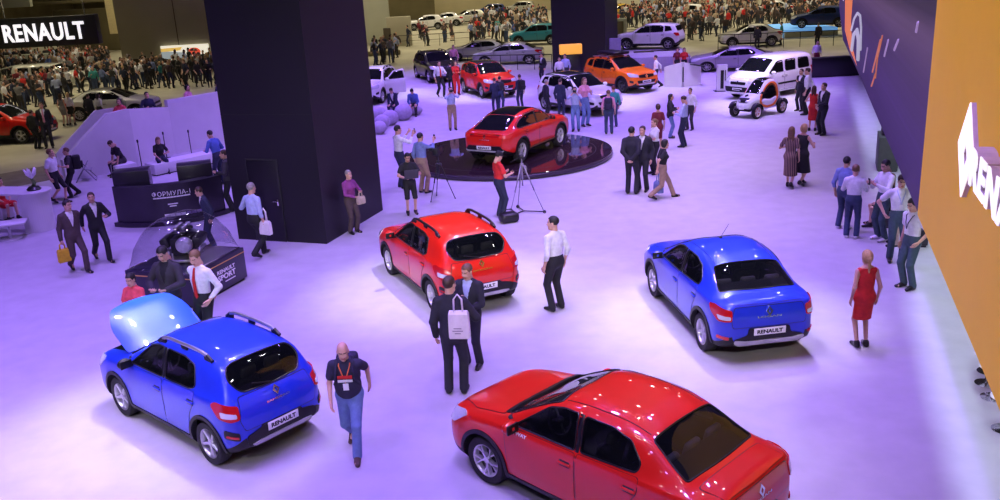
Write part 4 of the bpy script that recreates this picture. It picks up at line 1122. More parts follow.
# ------------------------------------------------------------------ setting
FLOORM = mat('show_carpet', (.455, .44, .465), .8, 0, .06, 2.2, bump=.08)
HALLM = mat('hall_floor', (.34, .32, .24), .6, 0, .15, .5)
BROWNM = mat('aisle_carpet', (.16, .14, .10), .9, 0, .2, 2)
def struct(b, name, mats, **k):
    o = b.build(name, mats, **k); tag(o, kind='structure'); return o
b = MB(); b.prism([(-17.2, 29.2), (-14.6, 31.8), (-11, 37.5), (-9.5, 47), (-6, 58), (-4, 64), (10, 60), (17, 49), (26, 41), (26, -4), (-24, -4), (-24, 22.5)], -.10, 0); struct(b, 'floor', [FLOORM])
b = MB(); b.prism([(-75, -6), (80, -6), (80, 170), (-75, 170)], -.20, -.02); struct(b, 'floor_hall', [HALLM])
b = MB(); b.prism([(-24, 22.6), (-17.2, 29.3), (-14.7, 31.9), (-12, 37), (-13, 38), (-16.4, 34.2), (-19.5, 31.2), (-26, 25)], -.02, -.008); struct(b, 'floor_aisle', [BROWNM])
# hall shell
HW = mat('hall_wall', (.30, .25, .15), .8, 0, .2, .3); HCEIL = mat('hall_ceiling', (.03, .03, .03), .9)
b = MB(); b.box((2, 165, 8), (150, .5, 16)); struct(b, 'wall_back', [HW])
b = MB(); b.box((-73, 80, 8), (.5, 170, 16)); struct(b, 'wall_left', [HW])
b = MB(); b.box((78, 80, 8), (.5, 170, 16)); struct(b, 'wall_right', [HW])
b = MB(); b.box((2, 80, 16.2), (152, 172, .3)); struct(b, 'ceiling', [HCEIL])

# ---- dark tower with a flush door
TOWER = mat('dark_tower_panel', (.0055, .004, .008), .5, 0, .25, .4, .0, .5)
STEELM = mat('chrome', (.85, .85, .87), .12, 1, .02)
tl, tm, tr_ = Vector((-6.67, 22.09, 0)), Vector((-4.26, 21.21, 0)), Vector((-3.2, 24.21, 0))
tr_ = tm + (tr_ - tm) ; tb = tl + tr_ - tm
tw = empty('tower', (tl + tr_) / 2, 0, 'tall dark square tower with a flush door beside the red hatchback', 'tower')
def loc_(p): return (p.x - tw.location.x, p.y - tw.location.y)
b = MB(); b.prism([loc_(tl), loc_(tm), loc_(tr_), loc_(tb)], 0, 15); b.build('shaft', [TOWER], tw)
u = (tm - tl).normalized(); wlen = (tm - tl).length
Mt = basis(Vector((*loc_(tl), 0)), u, (0, 0, 1))
b = MB(); b.box((.98, 1.05, .008), (.86, 2.06, .02), 0, .004, Mt); dr = b.build('door', [mat('dark_door', (.007, .0055, .010), .4, 0, .1, 2)], tw)
b = MB(); b.ring(rounded([(.52, .0), (1.44, .0), (1.44, 2.11), (.52, 2.11)], .01), rounded([(.545, .02), (1.415, .02), (1.415, 2.085), (.545, 2.085)], .01), 0, .022, 0, Mt); b.build('door_frame', [mat('dark_inside', (0, 0, 0))], dr)
b = MB(); b.box((1.33, 1.02, .03), (.045, .17, .02), 0, .006, Mt); b.tube([Mt @ Vector((1.33, 1.05, .03)), Mt @ Vector((1.33, 1.05, .075)), Mt @ Vector((1.21, 1.05, .075))], .012, 8, 0); b.build('handle', [STEELM], dr)
# panel joints
b = MB()
for z in (3.2, 6.4, 9.6): b.box((wlen / 2, z, .003), (wlen, .012, .008), 0, 0, Mt)
b.build('panel_joint', [mat('dark_inside', (0, 0, 0))], tw)

# ---- second dark pillar behind the orange SUV
p1, p2 = Vector((3.75, 54.2, 0)), Vector((6.75, 53.0, 0)); d = (p2 - p1); nrm = Vector((-d.y, d.x, 0)).normalized()
t2 = empty('tower', (p1 + p2) / 2, 0, 'dark square tower beyond the orange SUV', 'tower')
def l2(p): return (p.x - t2.location.x, p.y - t2.location.y)
b = MB(); b.prism([l2(p1), l2(p2), l2(p2 + nrm * 3), l2(p1 + nrm * 3)], 0, 15); b.build('shaft', [TOWER], t2)
b = MB(); b.prism([l2(p1 - nrm * .02 + d * -.0), l2(p2 - nrm * .02), l2(p2 - nrm * .0), l2(p1 - nrm * .0)], 0, .3); b.build('plinth', [mat('dark_inside', (0, 0, 0))], t2)

# ---- hanging wall on the right: LED screen, then an orange wall with letters
HB = 2.30
WA, WB = Vector((11.94, 29.15, 0)), Vector((4.46, 7.26, 0)); wu = (WB - WA).normalized(); wn = Vector((wu.y, -wu.x, 0))
if wn.x > 0: wn = -wn
def wallsz(px, py, off=0.0):
    dd = _fw * CF + _rr * (px - 500) - _uu * (py - 250); o = Vector((0, 0, CH))
    t = (WA + wn * off - o).dot(wn) / dd.dot(wn); q = o + dd * t; return ((q - WA).dot(wu), q.z)
MW = basis(WA, wu, (0, 0, 1))           # local x along the wall towards the camera, y up, z off the wall
if (MW.to_3x3() @ Vector((0, 0, 1))).dot(wn) < 0: MW = MW @ Matrix.Scale(-1, 4, (0, 0, 1))
sB = wallsz(933, 60)[0]; sEnd = (WB - WA).length + .6; TOPZ = 6.9
far = [wallsz(843, 40), wallsz(839, 5)]
def Lw(p): return (MW.inverted() @ Vector(p))
ROOTW = MW
scr = empty('display_screen', (0, 0, 0), 0, 'huge hanging screen wall with a dark car picture, left of the orange wall', 'screen'); scr.matrix_world = Matrix.Identity(4)
outl = [(0.0, HB), (sB, HB), (sB, TOPZ), (far[1][0] - .1, TOPZ), far[1], far[0]]
def screen_mat():
    m = bpy.data.materials.new('screen_picture'); m.use_nodes = True; nt = m.node_tree; bs = nt.nodes['Principled BSDF']
    tc = nt.nodes.new('ShaderNodeTexCoord'); sp = nt.nodes.new('ShaderNodeSeparateXYZ'); nt.links.new(tc.outputs['Generated'], sp.inputs[0])
    rp = nt.nodes.new('ShaderNodeValToRGB'); e = rp.color_ramp.elements
    e[0].position = 0; e[0].color = (.022, .007, .075, 1); e[1].position = 1; e[1].color = (.014, .010, .014, 1)
    for pos, c in ((.20, (.040, .016, .12)), (.42, (.050, .024, .10)), (.58, (.10, .055, .13)), (.66, (.035, .022, .045)), (.8, (.020, .014, .020))):
        k = e.new(pos); k.color = (*c, 1)
    nt.links.new(sp.outputs['Z'], rp.inputs['Fac'])
    nz = nt.nodes.new('ShaderNodeTexNoise'); mp = nt.nodes.new('ShaderNodeMapping'); mp.inputs['Scale'].default_value = (1, 1, 26)
    nt.links.new(tc.outputs['Generated'], mp.inputs['Vector']); nt.links.new(mp.outputs[0], nz.inputs['Vector']); nz.inputs['Scale'].default_value = 1.5
    mr = nt.nodes.new('ShaderNodeMapRange'); mr.inputs['To Min'].default_value = .75; mr.inputs['To Max'].default_value = 1.3; nt.links.new(nz.outputs['Fac'], mr.inputs['Value'])
    mx = nt.nodes.new('ShaderNodeVectorMath'); mx.operation = 'SCALE'; nt.links.new(rp.outputs[0], mx.inputs[0]); nt.links.new(mr.outputs[0], mx.inputs['Scale'])
    nt.links.new(mx.outputs[0], bs.inputs['Emission Color']); bs.inputs['Emission Strength'].default_value = 1.0
    bs.inputs['Base Color'].default_value = (.01, .01, .012, 1); bs.inputs['Roughness'].default_value = .6; bs.inputs['Specular IOR Level'].default_value = .2
    return m
b = MB(); b.prism(outl, -.06, .0, 0, MW); b.build('screen_face', [screen_mat()], scr)
big = grow(outl, .42); big = [(min(p[0], sB), max(p[1], HB)) for p in big]
b = MB(); b.prism(big, -.5, -.065, 0, MW); b.build('screen_frame', [mat('dark_inside', (0, 0, 0))], scr)
def em(name, c, s): return mat(name, c, .5, 0, .03, 5, emit=s)
# the picture: an orange car body at the left with its wheel, and light streaks
b = MB()
oz = [wallsz(*p) for p in ((842, 0), (853, 0), (851, 22), (852, 45), (857, 66), (850, 50), (845, 30))]
oz[0] = (oz[0][0], TOPZ - .1); oz[1] = (oz[1][0], TOPZ - .1); b.prism(oz, .001, .006, 0, MW); b.build('picture_bodywork', [em('picture_orange', (.75, .20, .05), .7)], scr)
b = MB(); c0 = [wallsz(*p) for p in ((852, 30), (855, 18), (858, 13), (861, 16), (862, 28), (861.5, 50))]
b.tube([MW @ Vector((p[0], p[1], .012)) for p in c0], .05, 6, 0)
c1 = [wallsz(*p) for p in ((853, 50), (855, 34), (858, 30), (860, 40), (859.5, 60))]
b.tube([MW @ Vector((p[0], p[1], .012)) for p in c1], .09, 6, 0); b.build('picture_wheel', [em('picture_grey', (.50, .50, .56), .6)], scr)
for i, (xa, ya, xb, yb, o) in enumerate(((878, 58, 883, 36, 1), (873, 72, 881, 40, 1), (885, 56, 889, 40, 0), (895, 50, 899, 40, 0), (917, 32, 919, 22, 0), (876, 78, 879, 50, 1), (864, 72, 868, 48, 0), (872, 86, 876, 74, 1))):
    b = MB(); a_, c_ = wallsz(xa, ya), wallsz(xb, yb); b.tube([MW @ Vector((a_[0], a_[1], .008)), MW @ Vector((c_[0], c_[1], .008))], .03, 5, 0)
    b.build('picture_streak', [em('streak_orange', (.6, .20, .08), .5) if o else em('streak_pale', (.35, .25, .40), .6)], scr)
b = MB(); a_ = wallsz(843, 0); b.prism([(a_[0] - .1, a_[1]), (a_[0] + .9, a_[1] + .0), (a_[0] + .9, a_[1] + 2), (a_[0] - .1, a_[1] + 2)], .007, .012, 0, MW); b.build('picture_lamp', [em('picture_white', (.9, .75, .85), .9)], scr)

ow = empty('orange_wall', (0, 0, 0), 0, 'huge hanging orange wall carrying a white diamond and raised letters', 'sign wall')
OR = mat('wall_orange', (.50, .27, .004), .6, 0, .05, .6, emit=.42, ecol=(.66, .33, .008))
b = MB(); b.prism([(sB + .02, HB), (sEnd, HB), (sEnd, TOPZ), (sB + .02, TOPZ)], -.45, .02, 0, MW); b.build('wall_panel', [OR], ow)
LITW = mat('sign_white_lit', (.95, .93, .97), .4, 0, .02, 5, emit=.9); SIDEP = mat('letter_side', (.62, .50, .66), .5)
dt, dl, db_ = wallsz(970, 102, .08), wallsz(953.5, 148, .08), wallsz(961, 198, .08)
hgt = dt[1] - db_[1]; cx = (dt[0] + db_[0]) / 2; cz = (dt[1] + db_[1]) / 2; wd = max(hgt * .7, min(hgt * .95, 2 * (cx - dl[0])))
b = MB(); o_ = [(cx, cz + hgt / 2), (cx + wd / 2, cz), (cx, cz - hgt / 2), (cx - wd / 2, cz)]; k = .30
i_ = [(cx, cz + hgt / 2 * k - .06), (cx + wd / 2 * k, cz - .06), (cx, cz - hgt / 2 * k - .06), (cx - wd / 2 * k, cz - .06)]
b.ring(o_, i_, .02, .07, 1, MW); b.ring(o_, i_, .07, .085, 0, MW); b.build('diamond_emblem', [LITW, SIDEP], ow)
r0, r1, e0 = wallsz(969, 144, .23), wallsz(976.5, 198, .23), wallsz(978.5, 160, .23)
r0 = (r0[0] + .12, r0[1]); lh = r0[1] - r1[1]; Wt = (e0[0] - r0[0]) * 7.4; print('LOGO', cx, wd, hgt, dl, r0, e0, lh, Wt)
b = MB()
for z0_, dz_, m_ in ((.03, .18, 1), (.21, .012, 0)): add_text(b, 'RENAULT', Wt, lh, dz_, MW @ Matrix.Translation((r0[0] + Wt / 2, (r0[1] + r1[1]) / 2, z0_)), m_, .03, 0, 1.10)
b.build('lettering', [LITW, SIDEP], ow)

# ---- turntable
pc = Vector((.48, 30.4, 0)); pr = 3.55
tt = empty('turntable', pc, 0, 'round black glossy turntable under the red coupe SUV', 'turntable')
GL = mat('turntable_gloss', (.030, .016, .020), .06, 0, .1, 2, .4, .6)
b = MB(); b.lathe([(pr - .04, 0), (pr, .03), (pr, TT - .02), (pr - .02, TT - .002), (pr - .05, TT), (0, TT)], 96); b.build('disc', [GL], tt, 30)
b = MB(); b.lathe([(pr + .002, .05), (pr + .006, .05), (pr + .006, .15), (pr + .002, .15)], 96); b.build('edge_band', [mat('turntable_edge', (.05, .035, .06), .3, .3)], tt)
b = MB(); b.ring([(3.0 * math.cos(a), 3.0 * math.sin(a)) for a in np.linspace(0, 2 * math.pi, 96, endpoint=False)], [(2.985 * math.cos(a), 2.985 * math.sin(a)) for a in np.linspace(0, 2 * math.pi, 96, endpoint=False)], TT, TT + .0015); b.build('joint_ring', [mat('dark_inside', (0, 0, 0))], tt)

# ---- white parapet of the raised lounge (stairs at its left)
RAMP = mat('white_lacquer', (.72, .70, .74), .4, 0, .03, 2)
A, Bp, Cp, Dp = Vector((-14.59, 30.61, 0)), Vector((-12.99, 32.3, 0)), Vector((-12.36, 34.49, 0)), Vector((-8.6, 39.2, 0))
lg = empty('raised_lounge', A, 0, 'white raised lounge with sloping stair parapet beside the dark tower', 'platform')
def zat(P, py):      # height above P that shows at photo row py
    lo, hi = 0, 6
    for _ in range(40):
        m_ = (lo + hi) / 2
        if PX((P.x, P.y, m_))[1] > py: lo = m_
        else: hi = m_
    return lo
def wallseg(name, P, Q, prof, th=.22, m=RAMP, par=lg):
    d = Q - P; L = d.length; M = basis(P - par.location, d, (0, 0, 1))
    b = MB(); b.prism([(s * L, z) for s, z in prof], -th, 0, 0, M); return b.build(name, [m], par)
hB = zat(Bp, 109); hC = zat(Cp, 107); hD = zat(Dp, 95)
hB = max(1.6, min(hB, 2.3))
A2 = A + (A - Bp) * .12
wallseg('stair_parapet', A2, Bp, [(0, 0), (1, 0), (1, hB), (.70, hB - .05), (0, .75)])
wallseg('front_parapet', Bp, Cp, [(0, 0), (1, 0), (1, hC), (0, hB)])
wallseg('side_parapet', Cp, Dp, [(0, 0), (1, 0), (1, hC + .25), (0, hC + .25)])
hh = hC + .25 - 1.30
b = MB(); pts = [A + Vector((-.6, 1.6, 0)), Bp + Vector((-.3, .4, 0)), Cp + Vector((-.2, .2, 0)), Dp, Dp + Vector((-4, 3, 0)), A + Vector((-.2, 6, 0))]
b.prism([(p.x - A.x, p.y - A.y) for p in pts[1:]], 0, hh); b.build('deck', [RAMP], lg)
b = MB(); dd = (Bp - A).normalized()
for i in range(5):
    c = A + dd * (.25 + i * .4) + Vector((-dd.y, dd.x, 0)) * 1.3
    b.box((0, 0, (i + 1) * hh / 12), (.42, 2.0, (i + 1) * hh / 6), 0, .01, Matrix.Translation(c - A) @ Matrix.Rotation(math.atan2(dd.y, dd.x), 4, 'Z'))
b.build('steps', [RAMP], lg)
# crease line = second, inner parapet of the stair
wallseg('inner_parapet', A2 + Vector((-.55, .75, 0)), Bp + Vector((-.75, .55, 0)), [(0, 0), (1, 0), (1, hB + .0), (.7, hB - .0), (0, .85)], .08)

# ---- barrier posts in front of the parapet
def post(px, py, label):
    o = empty('barrier_post', at(px, py), 0, label, 'post', 'slim black posts before the white parapet')
    k = mat('post_black', (.02, .02, .022), .4, .3)
    b = MB(); b.lathe([(.15, 0), (.15, .015), (.03, .03)], 20); b.build('base', [k], o)
    b = MB(); b.tube([(0, 0, .02), (0, 0, .92)], .018, 8, 0); b.build('pole', [k], o)
    b = MB(); b.lathe([(.0, .90), (.032, .905), (.032, 1.0), (.02, 1.01), (0, 1.01)], 14); b.build('head', [k], o)
post(142, 167, 'slim black barrier post between the two seated visitors'); post(167, 158, 'slim black barrier post just behind the seated woman'); post(192, 156, 'slim black barrier post nearest the dark tower')

# ---- folding sign stand seen edge on
o = empty('folding_stand', at(87, 180), R(20), 'small folding stand leaning open at the foot of the stair parapet', 'stand')
GM = mat('stand_grey', (.25, .24, .28), .5, .3)
for s in (-1, 1):
    b = MB()
    for y in (-.28, .28): b.tube([(s * .32, y, 0), (-s * .12, y, .62)], .018, 6, 0)
    b.tube([(s * .32, -.28, .01), (s * .32, .28, .01)], .016, 6, 0); b.build('frame', [GM], o)
b = MB(); b.box((0, 0, .40), (.30, .5, .02), 0, .004, Matrix.Rotation(R(12), 4, 'Y')); b.build('seat', [GM], o)

# ---- white bench blocks the two visitors sit on
WH = mat('white_lacquer', (0, 0, 0))
def block(px, py, sx, sy, sz, rz, label):
    o = empty('bench', at(px, py), rz, label, 'bench'); b = MB(); b.box((0, 0, sz / 2 + .02), (sx, sy, sz - .04), 0, .03); b.build('seat', [WH], o, 40)
    b = MB(); b.box((0, 0, .02), (sx - .12, sy - .12, .04), 0, .004); b.build('plinth', [mat('dark_inside', (0, 0, 0))], o)
    return o
block(125, 175, .75, .55, .41, R(40), 'white block bench under the seated man in a dark shirt')
block(181, 169, 2.3, .7, .41, R(48), 'long white bench under the seated woman beside the dark tower')

# ---- black curved desk
DK = mat('desk_black', (.022, .017, .032), .32, 0, .12, 1.5, .2)
dl_, dr2 = Vector((-10.51, 24.05, 0)), Vector((-7.75, 24.85, 0)); ch = (dr2 - dl_); cl = ch.length; mid = (dl_ + dr2) / 2
nb = Vector((-ch.y, ch.x, 0)).normalized(); sag = .58; Rd = (cl * cl / 4 + sag * sag) / (2 * sag)
cen = mid + nb * (Rd - sag)
dk = empty('reception_desk', mid, 0, 'black curved desk with white lettering beside the dark tower', 'desk')
ctr = cen - mid; a_l = math.atan2(dl_.y - cen.y, dl_.x - cen.x); a_r = math.atan2(dr2.y - cen.y, dr2.x - cen.x)
if a_l < 0: a_l += 2 * math.pi
if a_r < 0: a_r += 2 * math.pi
b = MB(); b.lathe([(Rd - .16, 0.10), (Rd, .10), (Rd, 1.12), (Rd - .16, 1.12), (Rd - .16, .10)], 40, 0, True, Matrix.Translation(ctr), a_l, a_r); b.build('front_panel', [DK], dk, 35)
b = MB(); b.lathe([(Rd - .3, 0), (Rd + .10, 0), (Rd + .10, .12), (Rd - .3, .12), (Rd - .3, 0)], 40, 0, True, Matrix.Translation(ctr), a_l - .02, a_r + .02); b.build('plinth', [DK], dk, 35)
b = MB(); b.lathe([(Rd - .75, .98), (Rd - .12, .98), (Rd - .12, 1.03), (Rd - .75, 1.03), (Rd - .75, .98)], 40, 0, True, Matrix.Translation(ctr), a_l, a_r); b.build('worktop', [DK], dk, 35)
def desk_m(s, z, off=.004):      # s: 0 left .. 1 right along the front
    a = a_l + (a_r - a_l) * s; n = Vector((math.cos(a), math.sin(a), 0)); return basis(ctr + n * (Rd + off) + Vector((0, 0, z)), Vector((-n.y, n.x, 0)) * (1 if a_r > a_l else -1), (0, 0, 1))
WT = mat('sign_white', (.85, .83, .88), .5); b = MB()
def arc_text(b, txt, s0, w, z, h):
    vs, fs = text_mesh(txt, w, h, .004, .004, 0, 1.06)
    out = []
    for x, y, q in vs:
        M = desk_m(s0 + x / (abs(a_r - a_l) * Rd), z, .004); out.append(tuple(M @ Vector((0, y, q))))
    b.add(out, fs, 0, False)
arc_text(b, 'ФОРМУЛА-1', .53, 1.0, .88, .14); b.build('lettering', [WT], dk); b = MB(); [b.box((0, 0, .002), (.085, .035, .004), 0, 0, desk_m(.39 + i * .028, .77)) for i in range(11)]; b.build('small_print', [WT], dk); b = MB(); [b.box((0, 0, .002), (w_, .03, .004), 0, 0, desk_m(.53, z_)) for z_, w_ in ((.58, .26), (.52, .18))]; b.build('small_print', [WT], dk)
b = MB(); 
for i in range(7): 
    M = desk_m(.47 + i * .045, .27); b.box((0, 0, .002), (.13, .08, .004), 0 if i < 4 else 1, 0, M)
b.build('sponsor_strip', [WT, mat('sponsor_purple', (.30, .20, .50), .5)], dk)
def raised(px, py, z, sx, sy, sz, rz, name):
    g = G(px, py, z); b = MB(); b.box((0, 0, 0), (sx, sy, sz), 0, .02, Matrix.Translation(g - mid) @ Matrix.Rotation(rz, 4, 'Z')); b.build(name, [DK], dk, 35)
raised(134, 186, 1.0, .95, .62, .95, R(14), 'side_cabinet'); raised(196, 178, .95, .95, .6, .90, R(18), 'side_cabinet')
b = MB(); g = G(197, 181, 1.45) - mid; b.box((g.x, g.y, g.z), (.55, .34, .02), 0, .005, None); b.build('laptop_base', [mat('laptop_grey', (.2, .2, .22), .4, .5)], dk) if 0 else None

# ---- engine on a dark plinth under a clear hood
N, Rr_ = Vector((-6.25, 17.10, 0)), Vector((-5.62, 18.85, 0)); ue = (Rr_ - N); le = ue.length; ue.normalize(); ve = Vector((-ue.y, ue.x, 0))
we = 1.62; EH = .74
eb = empty('engine_plinth', N, math.atan2(ue.y, ue.x), 'dark display plinth under the clear dome behind the open bonnet', 'plinth')
NAVY = mat('plinth_navy', (.018, .014, .035), .35, 0, .1, 2, .2)
b = MB(); b.box((le / 2, we / 2, EH / 2 + .03), (le, we, EH - .06), 0, .012); b.build('cabinet', [NAVY], eb, 35)
b = MB(); b.box((le / 2, we / 2, .03), (le - .1, we - .1, .06), 0, .0); b.build('kick_base', [mat('dark_inside', (0, 0, 0))], eb)
b = MB(); 
for z in (EH - .10,): b.box((le / 2, -.002, z), (le, .006, .02), 0); b.box((-.002, we / 2, z), (.006, we, .02), 0)
b.build('gold_line', [mat('gold_line', (.75, .42, .10), .35, .6)], eb)
b = MB(); Ms = basis((le * .62, -.004, .38), (1, 0, 0), (0, 0, 1)); add_text(b, 'RENAULT', .62, .085, .004, Ms @ Matrix.Translation((0, .09, 0)), 0, .02); add_text(b, 'SPORT', .62, .12, .004, Ms @ Matrix.Translation((0, -.04, 0)), 0, .03); b.box((.1, -.16, .002), (.36, .022, .004), 0, 0, Ms); b.build('lettering', [WT], eb)
# clear hood: a long blister
CLEAR = bpy.data.materials.new('clear_acrylic'); CLEAR.use_nodes = True; nt = CLEAR.node_tree; nt.nodes.remove(nt.nodes['Principled BSDF'])
tr1 = nt.nodes.new('ShaderNodeBsdfTransparent'); tr1.inputs[0].default_value = (.90, .90, .93, 1); g1 = nt.nodes.new('ShaderNodeBsdfGlossy'); g1.inputs['Roughness'].default_value = .05
lw = nt.nodes.new('ShaderNodeLayerWeight'); lw.inputs['Blend'].default_value = .30; mr = nt.nodes.new('ShaderNodeMapRange'); mr.inputs['To Min'].default_value = .05; mr.inputs['To Max'].default_value = .55
nz = nt.nodes.new('ShaderNodeTexNoise'); nz.inputs['Scale'].default_value = 2
nt.links.new(lw.outputs['Facing'], mr.inputs['Value']); mxs = nt.nodes.new('ShaderNodeMixShader'); nt.links.new(mr.outputs[0], mxs.inputs[0]); nt.links.new(tr1.outputs[0], mxs.inputs[1]); nt.links.new(g1.outputs[0], mxs.inputs[2])
nt.links.new(mxs.outputs[0], nt.nodes['Material Output'].inputs['Surface'])
dm = empty('display_dome', N + Vector((0, 0, EH)), math.atan2(ue.y, ue.x), 'clear acrylic dome over the racing engine', 'dome')
b = MB(); nu, nv = 28, 14; vs = []; fs = []
for j in range(nv + 1):
    for i in range(nu + 1):
        a = math.pi * i / nu; t = j / nv * 2 - 1
        sc = (1 - abs(t)**4)**.5 if abs(t) < 1 else 0
        y = we / 2 + (we / 2 - .06) * (-math.cos(a)); z = (1.0) * math.sin(a)**.8 * (.12 + .88 * sc); x = le / 2 + t * (le / 2 - .06)
        vs.append((x, y, z))
for j in range(nv):
    for i in range(nu): q = j * (nu + 1) + i; fs.append([q, q + 1, q + nu + 2, q + nu + 1])
b.add(vs, fs, 0, True); b.build('shell', [CLEAR], dm)
b = MB(); b.tube([(.06, .06, .01), (le - .06, .06, .01), (le - .06, we - .06, .01), (.06, we - .06, .01)], .012, 6, 0, True); b.build('rim', [STEELM], dm)
en = empty('racing_engine', N + ue * (le * .5) + ve * (we * .48) + Vector((0, 0, EH)), math.atan2(ue.y, ue.x) + R(20), 'racing car engine with pipes and turbo on the dark plinth', 'engine')
EM = mat('engine_alloy', (.55, .55, .58), .35, .8, .2, 10); EB = mat('engine_black', (.02, .02, .022), .4, .2, .3, 12)
b = MB(); b.box((0, 0, .34), (.60, .42, .36), 0, .05); b.box((0, .18, .50), (.56, .18, .22), 0, .04, Matrix.Rotation(R(-18), 4, 'X')); b.box((0, -.18, .50), (.56, .18, .22), 0, .04, Matrix.Rotation(R(18), 4, 'X')); b.build('block', [EB], en, 35)
b = MB(); b.box((.02, 0, .63), (.52, .30, .09), 0, .035); b.tube([(.25, .05, .64), (.40, .10, .60), (.46, .12, .45), (.42, .10, .30)], .05, 10, 0); b.build('intake_plenum', [EB], en, 50)
for i in range(3):
    for s in (1, -1): b = MB(); b.lathe([(.035, 0), (.04, .06), (.055, .09), (.045, .09), (.03, .05)], 12, 0, True, Matrix.Translation((-.16 + i * .17, s * .08, .66))); b.build('intake_trumpet', [EM], en)
b = MB(); b.lathe([(.0, -.12), (.13, -.12), (.17, -.04), (.17, .04), (.12, .1), (.05, .12), (0, .12)], 20, 0, True, Matrix.Translation((-.42, -.14, .42)) @ Matrix.Rotation(R(90), 4, 'Y')); b.build('turbocharger', [EM], en, 40)
b = MB(); b.lathe([(.0, -.06), (.19, -.06), (.20, 0), (.19, .06), (0, .06)], 22, 0, True, Matrix.Translation((.40, 0, .38)) @ Matrix.Rotation(R(90), 4, 'Y')); b.build('clutch_housing', [EM], en, 40)
for i in range(3):
    for s in (1, -1):
        b = MB(); x = -.18 + i * .18; b.tube([(x, s * .22, .40), (x, s * .36, .36), (x - .08, s * .40, .26), (x - .25, s * .34, .20), (-.42, s * .20, .26)], .028, 8, 0); b.build('exhaust_pipe', [EM], en)
b = MB(); b.box((0, 0, .06), (.8, .5, .05), 0, .01)
for x in (-.3, .3):
    for y in (-.18, .18): b.tube([(x, y, .06), (x, y, .22)], .02, 8, 0)
b.build('cradle', [EM], en)
# ------------------------------------------------------------------ people
def surface_nets(F, org, h):
    """F<0 inside -> smooth quads"""
    F = F.astype(np.float32); nx, ny, nz = F.shape; ins = F < 0
    cnt = np.zeros((nx-1, ny-1, nz-1), np.float32); acc = np.zeros((nx-1, ny-1, nz-1, 3), np.float32)
    offs = [(a, b, c) for a in (0, 1) for b in (0, 1) for c in (0, 1)]
    def sl(o): return (slice(o[0], nx-1+o[0]), slice(o[1], ny-1+o[1]), slice(o[2], nz-1+o[2]))
    for o in offs:
        for ax in range(3):
            if o[ax]: continue
            q = list(o); q[ax] = 1
            a = F[sl(o)]; b = F[sl(q)]; x = ins[sl(o)] != ins[sl(q)]
            t = np.where(x, a / np.where(x, a - b, 1), 0)
            for k in range(3): acc[..., k] += np.where(x, o[k] + (t if k == ax else 0), 0)
            cnt += x
    act = cnt > 0; idx = -np.ones(act.shape, np.int64); idx[act] = np.arange(act.sum())
    pos = np.argwhere(act).astype(np.float32) + acc[act] / cnt[act][:, None]
    V = pos * h + np.array(org, np.float32)
    quads = []
    for ax in range(3):
        o1, o2 = [(1, 2), (2, 0), (0, 1)][ax]
        s0 = [slice(1, -1)] * 3; s0[ax] = slice(0, -1); s1 = [slice(1, -1)] * 3; s1[ax] = slice(1, None)
        A = ins[tuple(s0)]; B_ = ins[tuple(s1)]
        for (m, rev) in ((A & ~B_, False), (~A & B_, True)):
            p = np.argwhere(m)
            if not len(p): continue
            p = p.copy(); 
            for k in range(3):
                if k != ax: p[:, k] += 1
            def cell(d1, d2):
                q = p.copy(); q[:, o1] -= d1; q[:, o2] -= d2; return idx[q[:, 0], q[:, 1], q[:, 2]]
            Q = np.stack([cell(1, 1), cell(0, 1), cell(0, 0), cell(1, 0)], 1)
            quads.append(Q[:, ::-1] if rev else Q)
    Q = np.concatenate(quads) if quads else np.zeros((0, 4), int)
    return V, Q

def smin(a, b, k):
    h = np.clip(.5 + .5 * (b - a) / k, 0, 1); return b + (a - b) * h - k * h * (1 - h)

